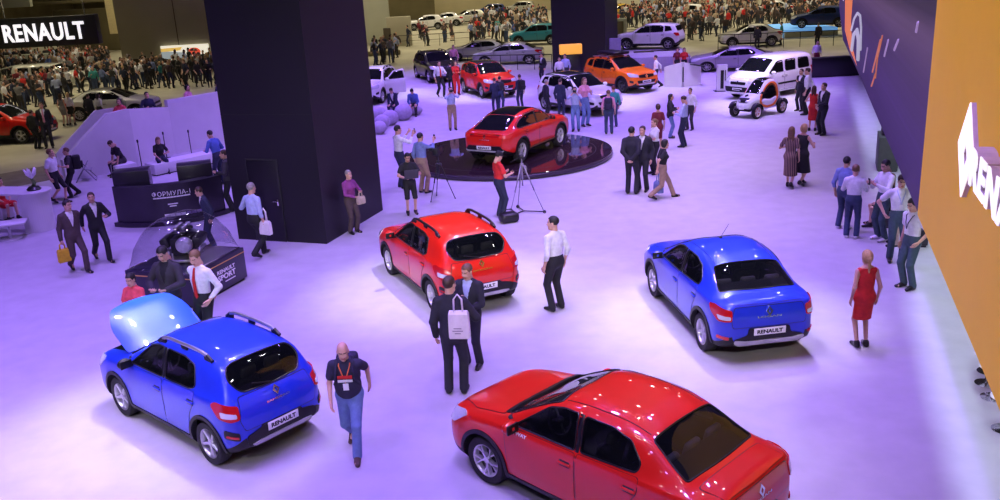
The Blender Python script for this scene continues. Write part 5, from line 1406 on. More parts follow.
class Field:
    def __init__(s, h): s.h = h; s.pr = []
    def cap(s, a, b, ra, rb, k=.03, ax=None, sq=1.0, tg=0): s.pr.append(('c', np.array(a, float), np.array(b, float), ra, rb, k, None if ax is None else np.array(ax, float), sq, tg)); return s
    def ell(s, c, r, k=.03, Rm=None, tg=0): s.pr.append(('e', np.array(c, float), np.array(r, float), Rm, 0, k, None, 1, tg)); return s
    def one(s, p, P):
        if p[0] == 'c':
            a, b, ra, rb, ax, sq = p[1], p[2], p[3], p[4], p[6], p[7]
            ba = b - a; L = float(ba @ ba) + 1e-9
            pa = [P[i] - a[i] for i in range(3)]
            t = np.clip((pa[0] * ba[0] + pa[1] * ba[1] + pa[2] * ba[2]) / L, 0, 1)
            q = [pa[i] - ba[i] * t for i in range(3)]
            if ax is not None:
                d = (q[0] * ax[0] + q[1] * ax[1] + q[2] * ax[2]) * (1 / sq - 1)
                q = [q[i] + ax[i] * d for i in range(3)]
            d = np.sqrt(q[0]**2 + q[1]**2 + q[2]**2) - (ra + (rb - ra) * t)
            return d * (min(1, sq) if ax is not None else 1)
        c, r, Rm = p[1], p[2], p[3]
        q = [P[i] - c[i] for i in range(3)]
        if Rm is not None: q = [sum(Rm[j][i] * q[j] for j in range(3)) for i in range(3)]
        k0 = np.sqrt(sum((q[i] / r[i])**2 for i in range(3))); k1 = np.sqrt(sum((q[i] / r[i]**2)**2 for i in range(3))) + 1e-9
        return k0 * (k0 - 1) / k1
    def bounds(s):
        lo = np.full(3, 9.); hi = np.full(3, -9.)
        for p in s.pr:
            if p[0] == 'c':
                r = max(p[3], p[4]) * max(1, p[7])
                for q in (p[1], p[2]): lo = np.minimum(lo, q - r); hi = np.maximum(hi, q + r)
            else:
                r = max(p[2]); lo = np.minimum(lo, p[1] - r); hi = np.maximum(hi, p[1] + r)
        return lo, hi
    def grid(s, pad=.05):
        lo, hi = s.bounds(); lo -= pad; hi += pad
        n = np.ceil((hi - lo) / s.h).astype(int) + 1
        ax = [lo[i] + np.arange(n[i]) * s.h for i in range(3)]
        return lo, np.meshgrid(*ax, indexing='ij', sparse=True)
    def mesh(s, cut=None, sub=None):
        lo, P = s.grid(); D = None
        for p in s.pr:
            d = s.one(p, P); D = d if D is None else smin(D, d, p[5])
        D = np.broadcast_to(D, np.broadcast_shapes(*[q.shape for q in P])).copy()
        if cut is not None: D = np.maximum(D, cut(P))
        if sub is not None: D = np.maximum(D, -sub(P))
        return surface_nets(D, lo, s.h)
    def tagat(s, V):
        P = [V[:, i] for i in range(3)]; best = None; tg = None
        for p in s.pr:
            d = s.one(p, P)
            if best is None: best = d.copy(); tg = np.full(len(V), p[8])
            else:
                m = d < best; best[m] = d[m]; tg[m] = p[8]
        return tg

def np_mesh(name, V, Q, mi=None, smooth=True):
    me = bpy.data.meshes.new(name); nv, nq = len(V), len(Q)
    me.vertices.add(nv); me.vertices.foreach_set('co', np.asarray(V, np.float32).ravel())
    me.loops.add(nq * 4); me.loops.foreach_set('vertex_index', np.asarray(Q, np.int32).ravel())
    me.polygons.add(nq); me.polygons.foreach_set('loop_start', np.arange(0, nq * 4, 4, dtype=np.int32))
    if mi is not None: me.polygons.foreach_set('material_index', np.asarray(mi, np.int32))
    me.polygons.foreach_set('use_smooth', np.full(nq, smooth)); me.update(calc_edges=True); me.validate(); return me

# ---- head and hands, modelled once (face towards +x, centre of the skull at 0)
def make_head():
    f = Field(.0062)
    f.ell((-.008, 0, .035), (.095, .074, .088), .03)            # skull
    f.ell((.022, 0, -.035), (.068, .058, .078), .035)           # face
    f.cap((.035, .03, -.085), (.058, 0, -.098), .026, .027, .03); f.cap((.035, -.03, -.085), (.058, 0, -.098), .026, .027, .03)   # jaw
    f.cap((.072, .028, .018), (.072, -.028, .018), .018, .018, .02)   # brow
    f.cap((.083, 0, .005), (.104, 0, -.030), .009, .015, .014)        # nose
    f.ell((.078, .03, -.03), (.022, .022, .02), .02); f.ell((.078, -.03, -.03), (.022, .022, .02), .02)   # cheeks
    f.cap((.083, .016, -.066), (.083, -.016, -.066), .011, .011, .010)    # lips
    for s in (1, -1): f.ell((-.004, s * .076, -.012), (.020, .010, .032), .006)
    f.cap((-.02, 0, -.06), (-.035, 0, -.15), .053, .056, .04)
    V, Q = f.mesh()
    C = V[Q].mean(1); mi = np.zeros(len(Q), int)
    mi[(C[:, 0] > .080) & (abs(C[:, 1]) < .026) & (abs(C[:, 2] + .066) < .011)] = 1      # lips
    mi[(C[:, 0] > .06) & (abs(abs(C[:, 1]) - .030) < .022) & (abs(C[:, 2] - .027) < .0065)] = 2   # brows
    # eyes
    Vs, Qs, ms = [V], [Q], [mi]; n = len(V)
    for s in (1, -1):
        for (rx, ry, rz, dx, m) in ((.010, .016, .0085, 0, 3), (.006, .0075, .0075, .0065, 2)):
            mb = MB(); mb.ball((.074 + dx, s * .031, .003), (rx, ry, rz), 0, 10)
            vv = np.array(mb.v); qq = np.array([q if len(q) == 4 else [q[0], q[1], q[2], q[2]] for q in mb.f])
            Vs.append(vv); Qs.append(qq + n); ms.append(np.full(len(qq), m)); n += len(vv)
    return np.concatenate(Vs), np.concatenate(Qs), np.concatenate(ms)

def make_hand(curl):
    """right-or-left neutral: wrist at 0, fingers along -z, palm facing +y, thumb towards +x"""
    f = Field(.0042)
    f.cap((0, 0, .02), (0, 0, -.02), .025, .027, .02, (0, 1, 0), .68)
    f.cap((.018, 0, -.03), (.024, 0, -.085), .022, .018, .016, (0, 1, 0), .75); f.cap((-.016, 0, -.03), (-.022, 0, -.08), .022, .017, .016, (0, 1, 0), .75)
    f.cap((0, 0, -.03), (0, 0, -.088), .024, .02, .016, (0, 1, 0), .7)
    L = [.070, .078, .072, .056]
    for i in range(4):
        x = .031 - i * .0205; z = -.088 + (.0 if i < 3 else .006) - (.004 if i == 1 else 0); p = np.array([x, 0, z]); a = curl * .35
        for s_, (fr, r0, r1) in enumerate(((.45, .0098, .0090), (.32, .0090, .0082), (.23, .0082, .0072))):
            a += curl * (.55 if s_ else .25)
            q = p + np.array([(.012 - i * .008) * fr, math.sin(a) * L[i] * fr, -math.cos(a) * L[i] * fr]); f.cap(p, q, r0, r1, .004); p = q
    p = np.array([.024, .004, -.022]); a = .75
    for (l, r0, r1) in ((.042, .016, .0125), (.032, .0115, .0105), (.026, .0105, .0085)):
        q = p + np.array([math.sin(a) * l, curl * .3 * l, -math.cos(a) * l]); f.cap(p, q, r0, r1, .006); p = q; a -= .25 + curl * .25
    return f.mesh()

HEAD = make_head(); HANDS = {k: make_hand(c) for k, c in (('relaxed', .55), ('grip', 1.35), ('flat', .15))}

SKIN = {'fair': (.62, .36, .26), 'tan': (.46, .24, .16), 'pale': (.68, .42, .33), 'brown': (.25, .12, .075)}
def cloth(name, c): return mat('cloth_' + name, c, .8, 0, .12, 14)
CL = {k: cloth(k, v) for k, v in dict(black=(.012, .012, .015), suit=(.016, .016, .026), navy=(.018, .024, .06), charcoal=(.035, .033, .038), brown=(.075, .05, .05), white=(.74, .74, .78), lightblue=(.40, .46, .72), blue=(.08, .14, .48), jeans=(.13, .20, .42), darkjeans=(.035, .055, .12), red=(.62, .02, .02), pink=(.72, .30, .42), maroon=(.16, .015, .03), purple=(.26, .05, .22), khaki=(.33, .22, .15), beige=(.50, .40, .30), teal=(.04, .28, .28), grey=(.20, .20, .22), tealgrey=(.05, .09, .11), navytee=(.02, .018, .05), striped=(.06, .03, .05), yellow=(.7, .45, .02), midblue=(.18, .24, .50), coral=(.75, .08, .10)).items()}
def stripe_it(m):
    nt = m.node_tree; bs = nt.nodes['Principled BSDF']; tc = nt.nodes.new('ShaderNodeTexCoord'); wv = nt.nodes.new('ShaderNodeTexWave'); wv.inputs['Scale'].default_value = 7; wv.bands_direction = 'Y'
    rp = nt.nodes.new('ShaderNodeValToRGB'); rp.color_ramp.elements[0].position = .45; rp.color_ramp.elements[0].color = (.05, .025, .04, 1); rp.color_ramp.elements[1].position = .6; rp.color_ramp.elements[1].color = (.34, .22, .16, 1)
    nt.links.new(tc.outputs['Object'], wv.inputs['Vector']); nt.links.new(wv.outputs['Fac'], rp.inputs['Fac']); nt.links.new(rp.outputs[0], bs.inputs['Base Color'])
stripe_it(CL['striped'])
HAIRM = {k: mat('hair_' + k, v, .55, 0, .3, 60) for k, v in dict(black=(.012, .010, .010), brown=(.045, .022, .012), light=(.16, .085, .04), blond=(.50, .32, .14), grey=(.28, .26, .25), red=(.14, .04, .02)).items()}
EYEW = mat('eye_white', (.75, .74, .72), .3); EYED = mat('eye_dark', (.015, .012, .010), .3); SHOE = mat('shoe_black', (.012, .011, .012), .35); SHOEW = mat('shoe_white', (.72, .72, .75), .5); SHOEB = mat('shoe_brown', (.06, .03, .02), .4)
def skinm(k): return mat('skin_' + k, SKIN[k], .5, 0, .06, 20)
def lipm(k): c = SKIN[k]; return mat('lip_' + k, (c[0] * .75, c[1] * .45, c[2] * .45), .45)

def ik(a, b, l1, l2, pole):
    """mid joint between a and b"""
    a = np.array(a, float); b = np.array(b, float); d = b - a; L = np.linalg.norm(d); m = (l1 + l2) * .999
    if L > m: b = a + d / L * m; d = b - a; L = m
    u = d / L; x = (l1 * l1 - l2 * l2 + L * L) / (2 * L); h = math.sqrt(max(0, l1 * l1 - x * x))
    p = np.array(pole, float); p = p - u * (p @ u); n = np.linalg.norm(p); p = p / n if n > 1e-6 else np.array([1., 0, 0])
    return a + u * x + p * h, b

def rot(ax, a):
    m = Matrix.Rotation(a, 3, ax); return np.array([[m[i][j] for j in range(3)] for i in range(3)])

ARMS = {  # wrist targets in the chest frame (x forward, y to the figure's own side, z up from the shoulder), elbow pole, hand
    'down': ((.03, .07, -.52), (-1, .4, 0), 'relaxed'), 'swing_f': ((.20, .05, -.46), (-1, .4, 0), 'relaxed'), 'swing_b': ((-.22, .07, -.46), (-1, .3, 0), 'relaxed'),
    'front': ((.22, -.15, -.36), (-.3, 1, -.3), 'grip'), 'back': ((-.17, -.13, -.46), (-.4, 1, 0), 'grip'), 'phone': ((.30, -.08, -.14), (-.1, .6, -1), 'grip'),
    'face': ((.19, -.10, .12), (.1, .9, -.9), 'grip'), 'raise': ((.40, -.02, .08), (0, .5, -1), 'grip'), 'hip': ((.04, .10, -.42), (-.6, 1, .2), 'grip'), 'cross': ((.19, -.26, -.24), (-.1, 1, -.5), 'grip'),
    'pocket': ((.08, .04, -.44), (-1, .8, 0), 'relaxed'), 'hold': ((.26, .0, -.24), (-.2, .7, -.8), 'grip'), 'lap': ((.30, -.08, -.40), (-.3, .8, -.3), 'relaxed'), 'bag': ((.0, .10, -.53), (-1, .3, 0), 'grip'),
    'reach': ((.46, .05, -.20), (0, .3, -1), 'grip'), 'tray': ((.28, -.04, -.30), (-.2, .8, -.6), 'grip'), 'shoulder': ((.10, .0, -.08), (.2, .6, -1), 'grip'), 'knee': ((.34, .0, -.44), (-.2, 1, -.2), 'relaxed')}

def build_person(name, loc, heading, label, h=1.76, pose='stand', arms=('down', 'down'), lean=0, turn=0, nod=0, skin='fair', hair='short', hairc='brown',
                 top='shirt', topc='white', sleeves='long', bottom='trousers', botc='black', shoe=SHOE, tie=None, girth=1.0, female=False, stride=.0, spread=.11, group=None, res=.0155, shirtc='white', hips=None, lookside=0, category='person', twist=0, under=None):
    s = h / 1.76; f = Field(res)
    sh_w = (.158 if female else .178) * (.96 + .04 * girth); hp = .085
    # lower body
    if pose == 'sit': pel = np.array([0, 0, .52])
    else: pel = np.array([0, 0, .945 - (.018 + stride * .05 if stride else 0)])
    Rl = rot('Y', R(lean)) @ rot('Z', R(twist))
    J = {}
    for sd, nm in ((1, 'l'), (-1, 'r')):
        hipj = pel + np.array([0, sd * hp, -.03])
        if pose == 'sit': knee = hipj + np.array([.43, sd * .05, .0]); ank = np.array([knee[0] + (.02 if sd > 0 else -.06), knee[1], .085])
        else:
            fx = stride * sd * .5
            ank = np.array([fx, sd * spread * (.65 if stride else 1), .085 + (.07 if (fx < -.1) else 0)])
            knee, ank = ik(hipj, ank, .435, .43, (1, sd * .12, 0))
        J[nm] = (hipj, knee, ank)
    up = lambda v: pel + Rl @ np.array(v, float)
    waist = up((0, 0, .16)); chest = up((.005, 0, .34)); neckb = up((0, 0, .545)); head = up((.03, 0, .70))
    shl = {'l': up((-.01, sh_w, .465)), 'r': up((-.01, -sh_w, .465))}
    Rh = Rl @ rot('Z', R(turn)) @ rot('Y', R(nod))
    wr = {}
    for nm, sd, ar in (('l', 1, arms[0]), ('r', -1, arms[1])):
        a = ARMS[ar] if isinstance(ar, str) else ar
        t, pole, hd = a
        tw = shl[nm] + Rl @ (np.array([t[0], t[1] * sd, t[2]]))
        el, w = ik(shl[nm], tw, .295, .255, Rl @ np.array([pole[0], pole[1] * sd, pole[2]]))
        wr[nm] = (el, w, hd)
    fwd = Rl @ np.array([1., 0, 0])
    def torso(F, gr, tg=0, cloth_=0):
        g = gr * girth
        F.ell(pel + np.array([0, 0, .0]), (.115 * g + cloth_, (.168 if female else .158) * g + cloth_, .135), .05, tg=tg)
        F.ell(waist, (.100 * g * (.92 if female else 1) + cloth_, (.128 if female else .148) * g + cloth_, .17), .06, Rl.T.T if False else Rl, tg=tg)
        if girth > 1.15: F.ell(up((.045, 0, .14)), (.10 * girth + cloth_, .135 * girth + cloth_, .15), .06, Rl, tg=tg)
        F.ell(chest, (.108 * gr * (.5 + .5 * girth) + cloth_, (.150 if female else .172) * gr + cloth_, .20), .06, Rl, tg=tg)
        if female: F.ell(up((.085, .065, .345)), (.055 + cloth_, .06 + cloth_, .06), .04, Rl, tg=tg); F.ell(up((.085, -.065, .345)), (.055 + cloth_, .06 + cloth_, .06), .04, Rl, tg=tg)
        [F.cap(up((-.01, q * .045, .525)), up((-.01, q * sh_w * .9, .468)), .046 + cloth_ * .8, .046 + cloth_ * .8, .045, tg=tg) for q in (1, -1)]
    ak = .86 if female else 1.0
    def arm(F, nm, gr, tg=0, c=0, upto=2):
        el, w, hd = wr[nm]
        F.cap(shl[nm], el, .053 * gr * ak + c, .042 * gr * ak + c, .03, tg=tg)
        if upto > 1: F.cap(el, w, .041 * gr * ak + c, .029 * gr * ak + c, .02, tg=tg)
    def legs(F, gr, tg=0, c=0, low=True, flare=0):
        for nm in ('l', 'r'):
            a, k, n = J[nm]
            F.cap(a, k, .088 * gr * (.5 + .5 * girth) + c, .058 * gr + c, .04, tg=tg)
            if low: F.cap(k, n, .056 * gr + c, .038 * gr + c + flare, .02, tg=tg)
    # --- the body, one continuous skin
    torso(f, .95); legs(f, .87)
    for nm in ('l', 'r'): arm(f, nm, .95)
    f.cap(neckb - fwd * .0, head + Rh @ np.array([-.03, 0, -.06]), .056, .052, .03)
    fdir = {}
    for nm in ('l', 'r'):
        n = J[nm][2]; f.cap(n, n + np.array([.14, 0, -.05]), .036, .028, .03)
    V, Q = f.mesh()
    mi = np.zeros(len(Q), int)
    Vs, Qs, Ms = [V * s], [Q], [mi]; n0 = len(V)
    hV, hQ, hm = HEAD
    Vs.append((hV @ Rh.T + head) * s); Qs.append(hQ + n0); Ms.append(hm); n0 += len(hV)
    for nm, sd in (('l', 1), ('r', -1)):
        el, w, hd = wr[nm]; V2, Q2 = HANDS[hd]
        z = -(w - el) / np.linalg.norm(w - el)
        ref = Rl @ np.array([1., 0, 0]); x = ref - z * (ref @ z)
        if np.linalg.norm(x) < .3: ref = Rl @ np.array([0, -sd * .4, 1.]); x = ref - z * (ref @ z)
        x /= np.linalg.norm(x); y = np.cross(z, x)          # palm +y must face the body
        v = V2.copy(); q = Q2
        if sd > 0: v = v * np.array([1, -1, 1]); q = Q2[:, ::-1]
        M3 = np.stack([x, y, z], 1)
        Vs.append((v @ M3.T * (.92 if female else 1.0) + w) * s); Qs.append(q + n0); Ms.append(np.zeros(len(q), int)); n0 += len(v)
    me = np_mesh('person', np.concatenate(Vs), np.concatenate(Qs), np.concatenate(Ms))
    hairmat = HAIRM.get(hairc, HAIRM['brown'])
    o = obj(name, me, [skinm(skin), lipm(skin), hairmat if hair != 'bald' else HAIRM['brown'], EYEW], None, loc, (0, 0, heading))
    tag(o, label, category, group)
    def part(nm, F, m, cut=None, sub=None):
        V, Q = F.mesh(cut, sub)
        if len(Q) == 0: return None
        return obj(nm, np_mesh(nm, V * s, Q), [m], o)
    ri = res
    iR = Rl.T
    def rel(P):       # coordinates in the leaning upper-body frame
        q = [P[i] - pel[i] for i in range(3)]
        return [sum(iR[i][j] * q[j] for j in range(3)) for i in range(3)]
    def above(z0): return lambda P: z0 - rel(P)[2]
    # --- lower clothes
    if bottom in ('trousers', 'shorts', 'leggings'):
        F = Field(ri); c = .012 if bottom != 'leggings' else .006
        F.ell(pel + np.array([0, 0, .0]), (.115 * girth + c, (.168 if female else .158) * girth + c, .135), .05); F.ell(up((0, 0, .10)), (.104 * girth + c, .142 * girth + c, .12), .06, Rl)
        legs(F, 1.0, c=c, flare=.016 if bottom == 'trousers' else 0)
        kz = min(J['l'][1][2], J['r'][1][2]) if pose != 'sit' else 0
        if bottom == 'shorts': cut = lambda P: np.maximum(rel(P)[2] - .13, (J['l'][1][2] - .03) - P[2] + 0 * P[0]) if pose != 'sit' else np.maximum(rel(P)[2] - .13, P[0] - .40)
        else: cut = lambda P: np.maximum(rel(P)[2] - .13, .045 - P[2] + 0 * P[0])
        part(bottom if bottom != 'leggings' else 'trousers', F, CL[botc], cut)
    if bottom in ('skirt',) or top == 'dress':
        c = CL[botc if bottom == 'skirt' else topc]; F = Field(ri)
        hem = hips or .50
        if pose == 'sit':
            F.ell(pel, (.13, .18, .14), .05); F.cap(J['l'][0], J['l'][1], .11, .10, .05); F.cap(J['r'][0], J['r'][1], .11, .10, .05)
            if top == 'dress': torso(F, 1.0, 0, .008)
            part('dress' if top == 'dress' else 'skirt', F, c, lambda P: np.maximum(rel(P)[2] - (.50 if top == 'dress' else .13), P[0] - .42))
        else:
            F.ell(pel, (.125 * girth, .175 * girth, .14), .05)
            km = (J['l'][1] + J['r'][1]) / 2
            F.cap(pel + np.array([0, 0, -.05]), np.array([km[0] * .6, 0, hem - .1]), .165 * girth, .165 + (.03 if hem < .45 else -.01), .06, (1, 0, 0), .72 if not stride else 1.0)
            if top == 'dress':
                torso(F, 1.0, 0, .008)
                if sleeves == 'short':
                    for nm in ('l', 'r'): F.cap(shl[nm], shl[nm] + (wr[nm][0] - shl[nm]) * .7, .053 * ak + .010, .05 * ak + .012, .03)
            part('dress' if top == 'dress' else 'skirt', F, c, lambda P: np.maximum(rel(P)[2] - (.53 if top == 'dress' else .13), hem - P[2] + 0 * P[0]))
    # --- upper clothes
    ez = {'l': None, 'r': None}
    def armcut(F, P):
        pass
    if top in ('shirt', 'tee', 'suit', 'jacket', 'polo', 'overall'):
        base_c = topc if top not in ('suit', 'jacket') else (under or shirtc)
        # shirt underneath or on its own
        F = Field(ri); c = .010
        torso(F, 1.0, 0, c); 
        if top not in ('suit', 'jacket'):
            for nm in ('l', 'r'):
                if sleeves == 'long': arm(F, nm, 1.0, c=.010)
                else: F.cap(shl[nm], shl[nm] + (wr[nm][0] - shl[nm]) * .62, .053 * ak + .012, .050 * ak + .016, .03)
        F.cap(up((0, 0, .50)), up((.012, 0, .575)), .070, .060, .02)
        lowz = -.02 if top in ('tee', 'polo') else .06
        if top == 'overall': lowz = 0
        def cut(P):
            q = rel(P); d = np.maximum(lowz - q[2], q[2] - .575 - q[0] * -.25)
            return d
        part('shirt' if top not in ('tee', 'polo') else 't_shirt', F, CL[base_c], cut)
        if top in ('suit', 'jacket'):
            F = Field(ri); c = .024
            torso(F, 1.02, 0, c)
            for nm in ('l', 'r'): arm(F, nm, 1.12, c=.014)
            F.cap(up((0, 0, .0)), up((0, 0, -.12)), .135 * girth + .012, .150 * girth + .012, .06, Rl @ np.array([1., 0, 0]), .72)
            F.cap(up((-.02, 0, .50)), up((-.02, 0, .555)), .078, .062, .02)
            def cut(P):
                q = rel(P); return np.maximum(-.14 - q[2], q[2] - .585)
            def sub(P):
                q = rel(P); wz = np.clip((q[2] - .20) / .38, 0, 1)
                v = np.abs(q[1]) - (.004 + wz * .085); return np.maximum(np.maximum(v, .03 - q[0]), .20 - q[2])
            part('jacket', F, CL[topc], cut, sub)
    if tie:
        b = MB(); 
        def tp(x, y, z): return Vector(up((x, y, z)) * s)
        for (z, w_, x) in ():
            pass
        prof = [(.545, .018, .082), (.50, .022, .100), (.36, .032, .138), (.20, .040, .132), (.08, .044, .128), (.04, .004, .128)]
        xx = .0 if girth < 1.15 else .06
        vs = []
        for (z, w_, x) in prof:
            x = x * (1 + (girth - 1) * .8) + .004
            vs += [tp(x, w_, z), tp(x + .008, 0, z), tp(x, -w_, z), tp(x - .02, 0, z)]
        fs = []
        for i in range(len(prof) - 1):
            for j in range(4): fs.append([i * 4 + j, (i + 1) * 4 + j, (i + 1) * 4 + (j + 1) % 4, i * 4 + (j + 1) % 4])
        fs += [[0, 1, 2, 3], [23, 22, 21, 20]]
        b.add(vs, fs, 0, True); b.build('tie', [CL[tie]], o)
    # --- shoes
    for nm in ('l', 'r'):
        n = J[nm][2]; F = Field(.011); fl = n[2] - .085
        tilt = .10 if fl > .02 else 0
        a = np.array([n[0] - .03, n[1], .042 + fl * 1.1 + tilt * .2]); b_ = np.array([n[0] + .165, n[1] + (.02 if nm == 'l' else -.02), .034 + max(0, fl * .2)])
        F.cap(a, b_, .042, .036, .03, (0, 0, 1), .85); F.cap(n + np.array([-.005, 0, -.02]), n + np.array([0, 0, .015]), .045, .046, .03); F.cap(n, n + np.array([.10, 0, -.045]), .046, .036, .03)
        part('shoe', F, shoe, lambda P: .004 - P[2] + 0 * P[0])
    # --- hair
    if hair != 'bald':
        F = Field(.0085); 
        def hp_(x, y, z): return head + Rh @ np.array([x, y, z])
        F.ell(hp_(-.014, 0, .040), (.104, .083, .094), .02, Rh)
        if hair in ('long', 'bob', 'pony', 'bun'):
            F.ell(hp_(-.04, 0, .0), (.075, .088, .105), .03, Rh)
        if hair == 'long':
            F.cap(hp_(-.05, .04, -.05), hp_(-.085, .05, -.27), .055, .035, .04); F.cap(hp_(-.05, -.04, -.05), hp_(-.085, -.05, -.27), .055, .035, .04)
        if hair == 'bob': F.ell(hp_(-.02, 0, -.03), (.085, .095, .10), .03, Rh)
        if hair == 'pony': F.cap(hp_(-.10, 0, .05), hp_(-.125, 0, .0), .03, .032, .03); F.cap(hp_(-.125, 0, .0), hp_(-.11, 0, -.25), .032, .014, .02)
        if hair == 'bun': F.ell(hp_(-.118, 0, .045), (.038, .042, .042), .008)
        def sub(P):
            q = [P[i] - head[i] for i in range(3)]; q = [sum(Rh.T[i][j] * q[j] for j in range(3)) for i in range(3)]
            face = np.maximum(.028 - q[0] + np.clip(q[2], -1, .05) * .5, q[2] - .075)      # in front and under the hairline
            low = (np.maximum(q[2] + .045, -.045 + q[0] * -1 - 1) if False else (q[2] + .05))
            ears = np.maximum(np.maximum(np.abs(q[0] + .002) - .022, np.abs(q[2] + .012) - .034), .066 - np.abs(q[1]))
            d = np.minimum(face, ears) if hair in ('short', 'pony', 'bun', 'crop') else face
            return d
        def cut(P):
            q = [P[i] - head[i] for i in range(3)]; q = [sum(Rh.T[i][j] * q[j] for j in range(3)) for i in range(3)]
            if hair in ('short', 'crop'): return np.maximum(-.055 - q[2] + np.clip(q[0], 0, 1) * .5, -1)
            return -9 + 0 * q[0]
        part('hair', F, hairmat, cut, sub)
    inf = dict(o=o, s=s, wr=wr, up=up, head=head * s, Rh=Rh, Rl=Rl, M=Matrix.Translation(loc) @ Matrix.Rotation(heading, 4, 'Z'), pel=pel)
    inf['pt'] = lambda v: inf['M'] @ Vector(np.array(v) * s)
    inf['hand'] = lambda nm: inf['M'] @ Vector((wr[nm][1] + (wr[nm][1] - wr[nm][0]) / np.linalg.norm(wr[nm][1] - wr[nm][0]) * .085) * s)
    return inf
# ------------------------------------------------------------------ who stands where
def hfor(px, py, hy):
    g = G(px, py); lo, hi = .8, 2.4
    for _ in range(40):
        m = (lo + hi) / 2
        if PX((g.x, g.y, m))[1] > hy: lo = m
        else: hi = m
    return lo
PEOPLE = {}
def who(key, foot, heady, face, label, **k):
    g = G(*foot); h = k.pop('h', None)
    if h is None:
        h = hfor(foot[0], foot[1], heady)
        if k.get('stride'): h *= 1.02
        h = max(1.56, min(1.92, h))
    k.setdefault('res', .0155 if g.y < 26 else .021)
    PEOPLE[key] = build_person('person', (g.x, g.y, k.pop('z', 0)), R(face), label, h=h, **k)
    return PEOPLE[key]
D = dict
# --- around the two hatchbacks
who('bald', (356, 450), 337, -90, 'bald man in navy t-shirt and blue jeans walking beside the blue hatchback', top='tee', topc='navytee', sleeves='short', botc='jeans', hair='bald', girth=1.16, stride=.62, arms=('swing_b', 'swing_f'), lean=9, nod=8, turn=8, shoe=SHOEB)
who('toteman', (457, 393), 276, 82, 'man in dark suit seen from behind, white tote bag on his back', top='suit', topc='suit', botc='suit', arms=('down', 'shoulder'), turn=-25, hairc='brown')
who('suitface', (474, 366), 264, -112, 'man in dark suit facing the man with the white tote bag', top='suit', topc='suit', botc='suit', arms=('front', 'front'), turn=-10, nod=14, hairc='light', shirtc='lightblue')
who('whiteshirt', (557, 310), 217, 128, 'man in white shirt standing alone right of the red hatchback', topc='white', botc='black', arms=('down', 'down'), turn=38, hairc='black')
who('reddress', (861, 347), 251, 92, 'woman in red sleeveless dress with a long blond ponytail seen from behind', top='dress', topc='red', bottom='none', female=True, hair='pony', hairc='blond', sleeves='none', arms=('down', 'down'), hips=.52, spread=.08)
# --- left, by the engine display
who('redtie', (212, 352), 248, -118, 'man in white shirt with a red tie behind the blue hatchback', topc='white', botc='black', tie='red', arms=('pocket', 'back'), nod=22, turn=10, hairc='light')
who('darkjacket', (180, 346), 243, -105, 'man in dark jacket looking down beside the man with the red tie', top='jacket', topc='charcoal', under='black', botc='black', arms=('tray', 'tray'), nod=30, hairc='black')
who('pinkwoman', (146, 358), 262, -100, 'dark-haired woman in coral top behind the open blue bonnet', top='tee', topc='coral', sleeves='short', botc='black', female=True, hair='bun', hairc='black', arms=('front', 'front'), nod=14, h=1.60)
who('brownsuit', (80, 271), 200, -42, 'man in brown suit carrying a yellow bag', top='suit', topc='brown', botc='brown', stride=.55, arms=('swing_b', 'bag'), turn=20, hairc='black', shirtc='white')
who('blacksuit', (103, 260), 192, -48, 'man in black suit walking beside the man with the yellow bag', top='suit', topc='black', botc='black', stride=.6, arms=('hold', 'swing_b'), turn=-20, hairc='brown')
who('shorts', (60, 203), 149, -10, 'man in white t-shirt and dark shorts by the white counter', top='tee', topc='white', sleeves='short', bottom='shorts', botc='black', arms=('down', 'down'), stride=.35, nod=-14, turn=20, hairc='light')
who('packman', (76, 197), 148, 200, 'man in dark clothes wearing a black backpack facing the man in shorts', top='tee', topc='charcoal', sleeves='short', botc='black', arms=('hold', 'down'), stride=.25, hairc='light')
who('seatedred', (5, 219), 178, -25, 'woman in red dress sitting behind the white counter', top='dress', topc='red', bottom='none', sleeves='short', female=True, hair='bun', hairc='black', pose='sit', arms=('lap', 'lap'), h=1.66, lean=8)
who('seatedman', (125, 174), 150, -130, 'man in dark shirt bent over his phone on a white bench block', top='tee', topc='black', sleeves='short', botc='charcoal', pose='sit', arms=('knee', 'knee'), lean=24, nod=26, h=1.74, hairc='brown')
who('seatedwoman', (163, 172), 140, -62, 'woman in black top sitting on the long white bench', top='tee', topc='black', sleeves='none', bottom='trousers', botc='navy', female=True, hair='long', hairc='light', pose='sit', arms=('hold', 'lap'), lean=6, nod=18, h=1.66)
who('deskman', (214, 247), 192, -150, 'man in dark suit half hidden behind the clear dome', top='suit', topc='navy', botc='navy', arms=('down', 'down'), h=1.58, lean=12, hairc='brown', turn=-20)
who('behinddesk', (233, 211), 150, 190, 'man in dark jacket standing at the right end of the black desk', top='jacket', topc='charcoal', under='black', botc='black', arms=('hold', 'down'), hairc='brown')
who('bluebehind', (222, 185), 130, 150, 'man in blue shirt leaning behind the black desk', topc='blue', botc='navy', arms=('hold', 'hold'), lean=14, hairc='black')
who('towerman', (260, 257), 183, 60, 'man in light blue shirt carrying a pale bag past the tower door', topc='lightblue', botc='black', stride=.45, arms=('shoulder', 'bag'), girth=1.1, hairc='grey')
who('towerwoman', (354, 233), 175, -45, 'older woman in purple top standing against the dark tower', top='shirt', topc='purple', botc='brown', female=True, hair='crop', hairc='grey', arms=('hold', 'front'), h=1.64, girth=1.1)
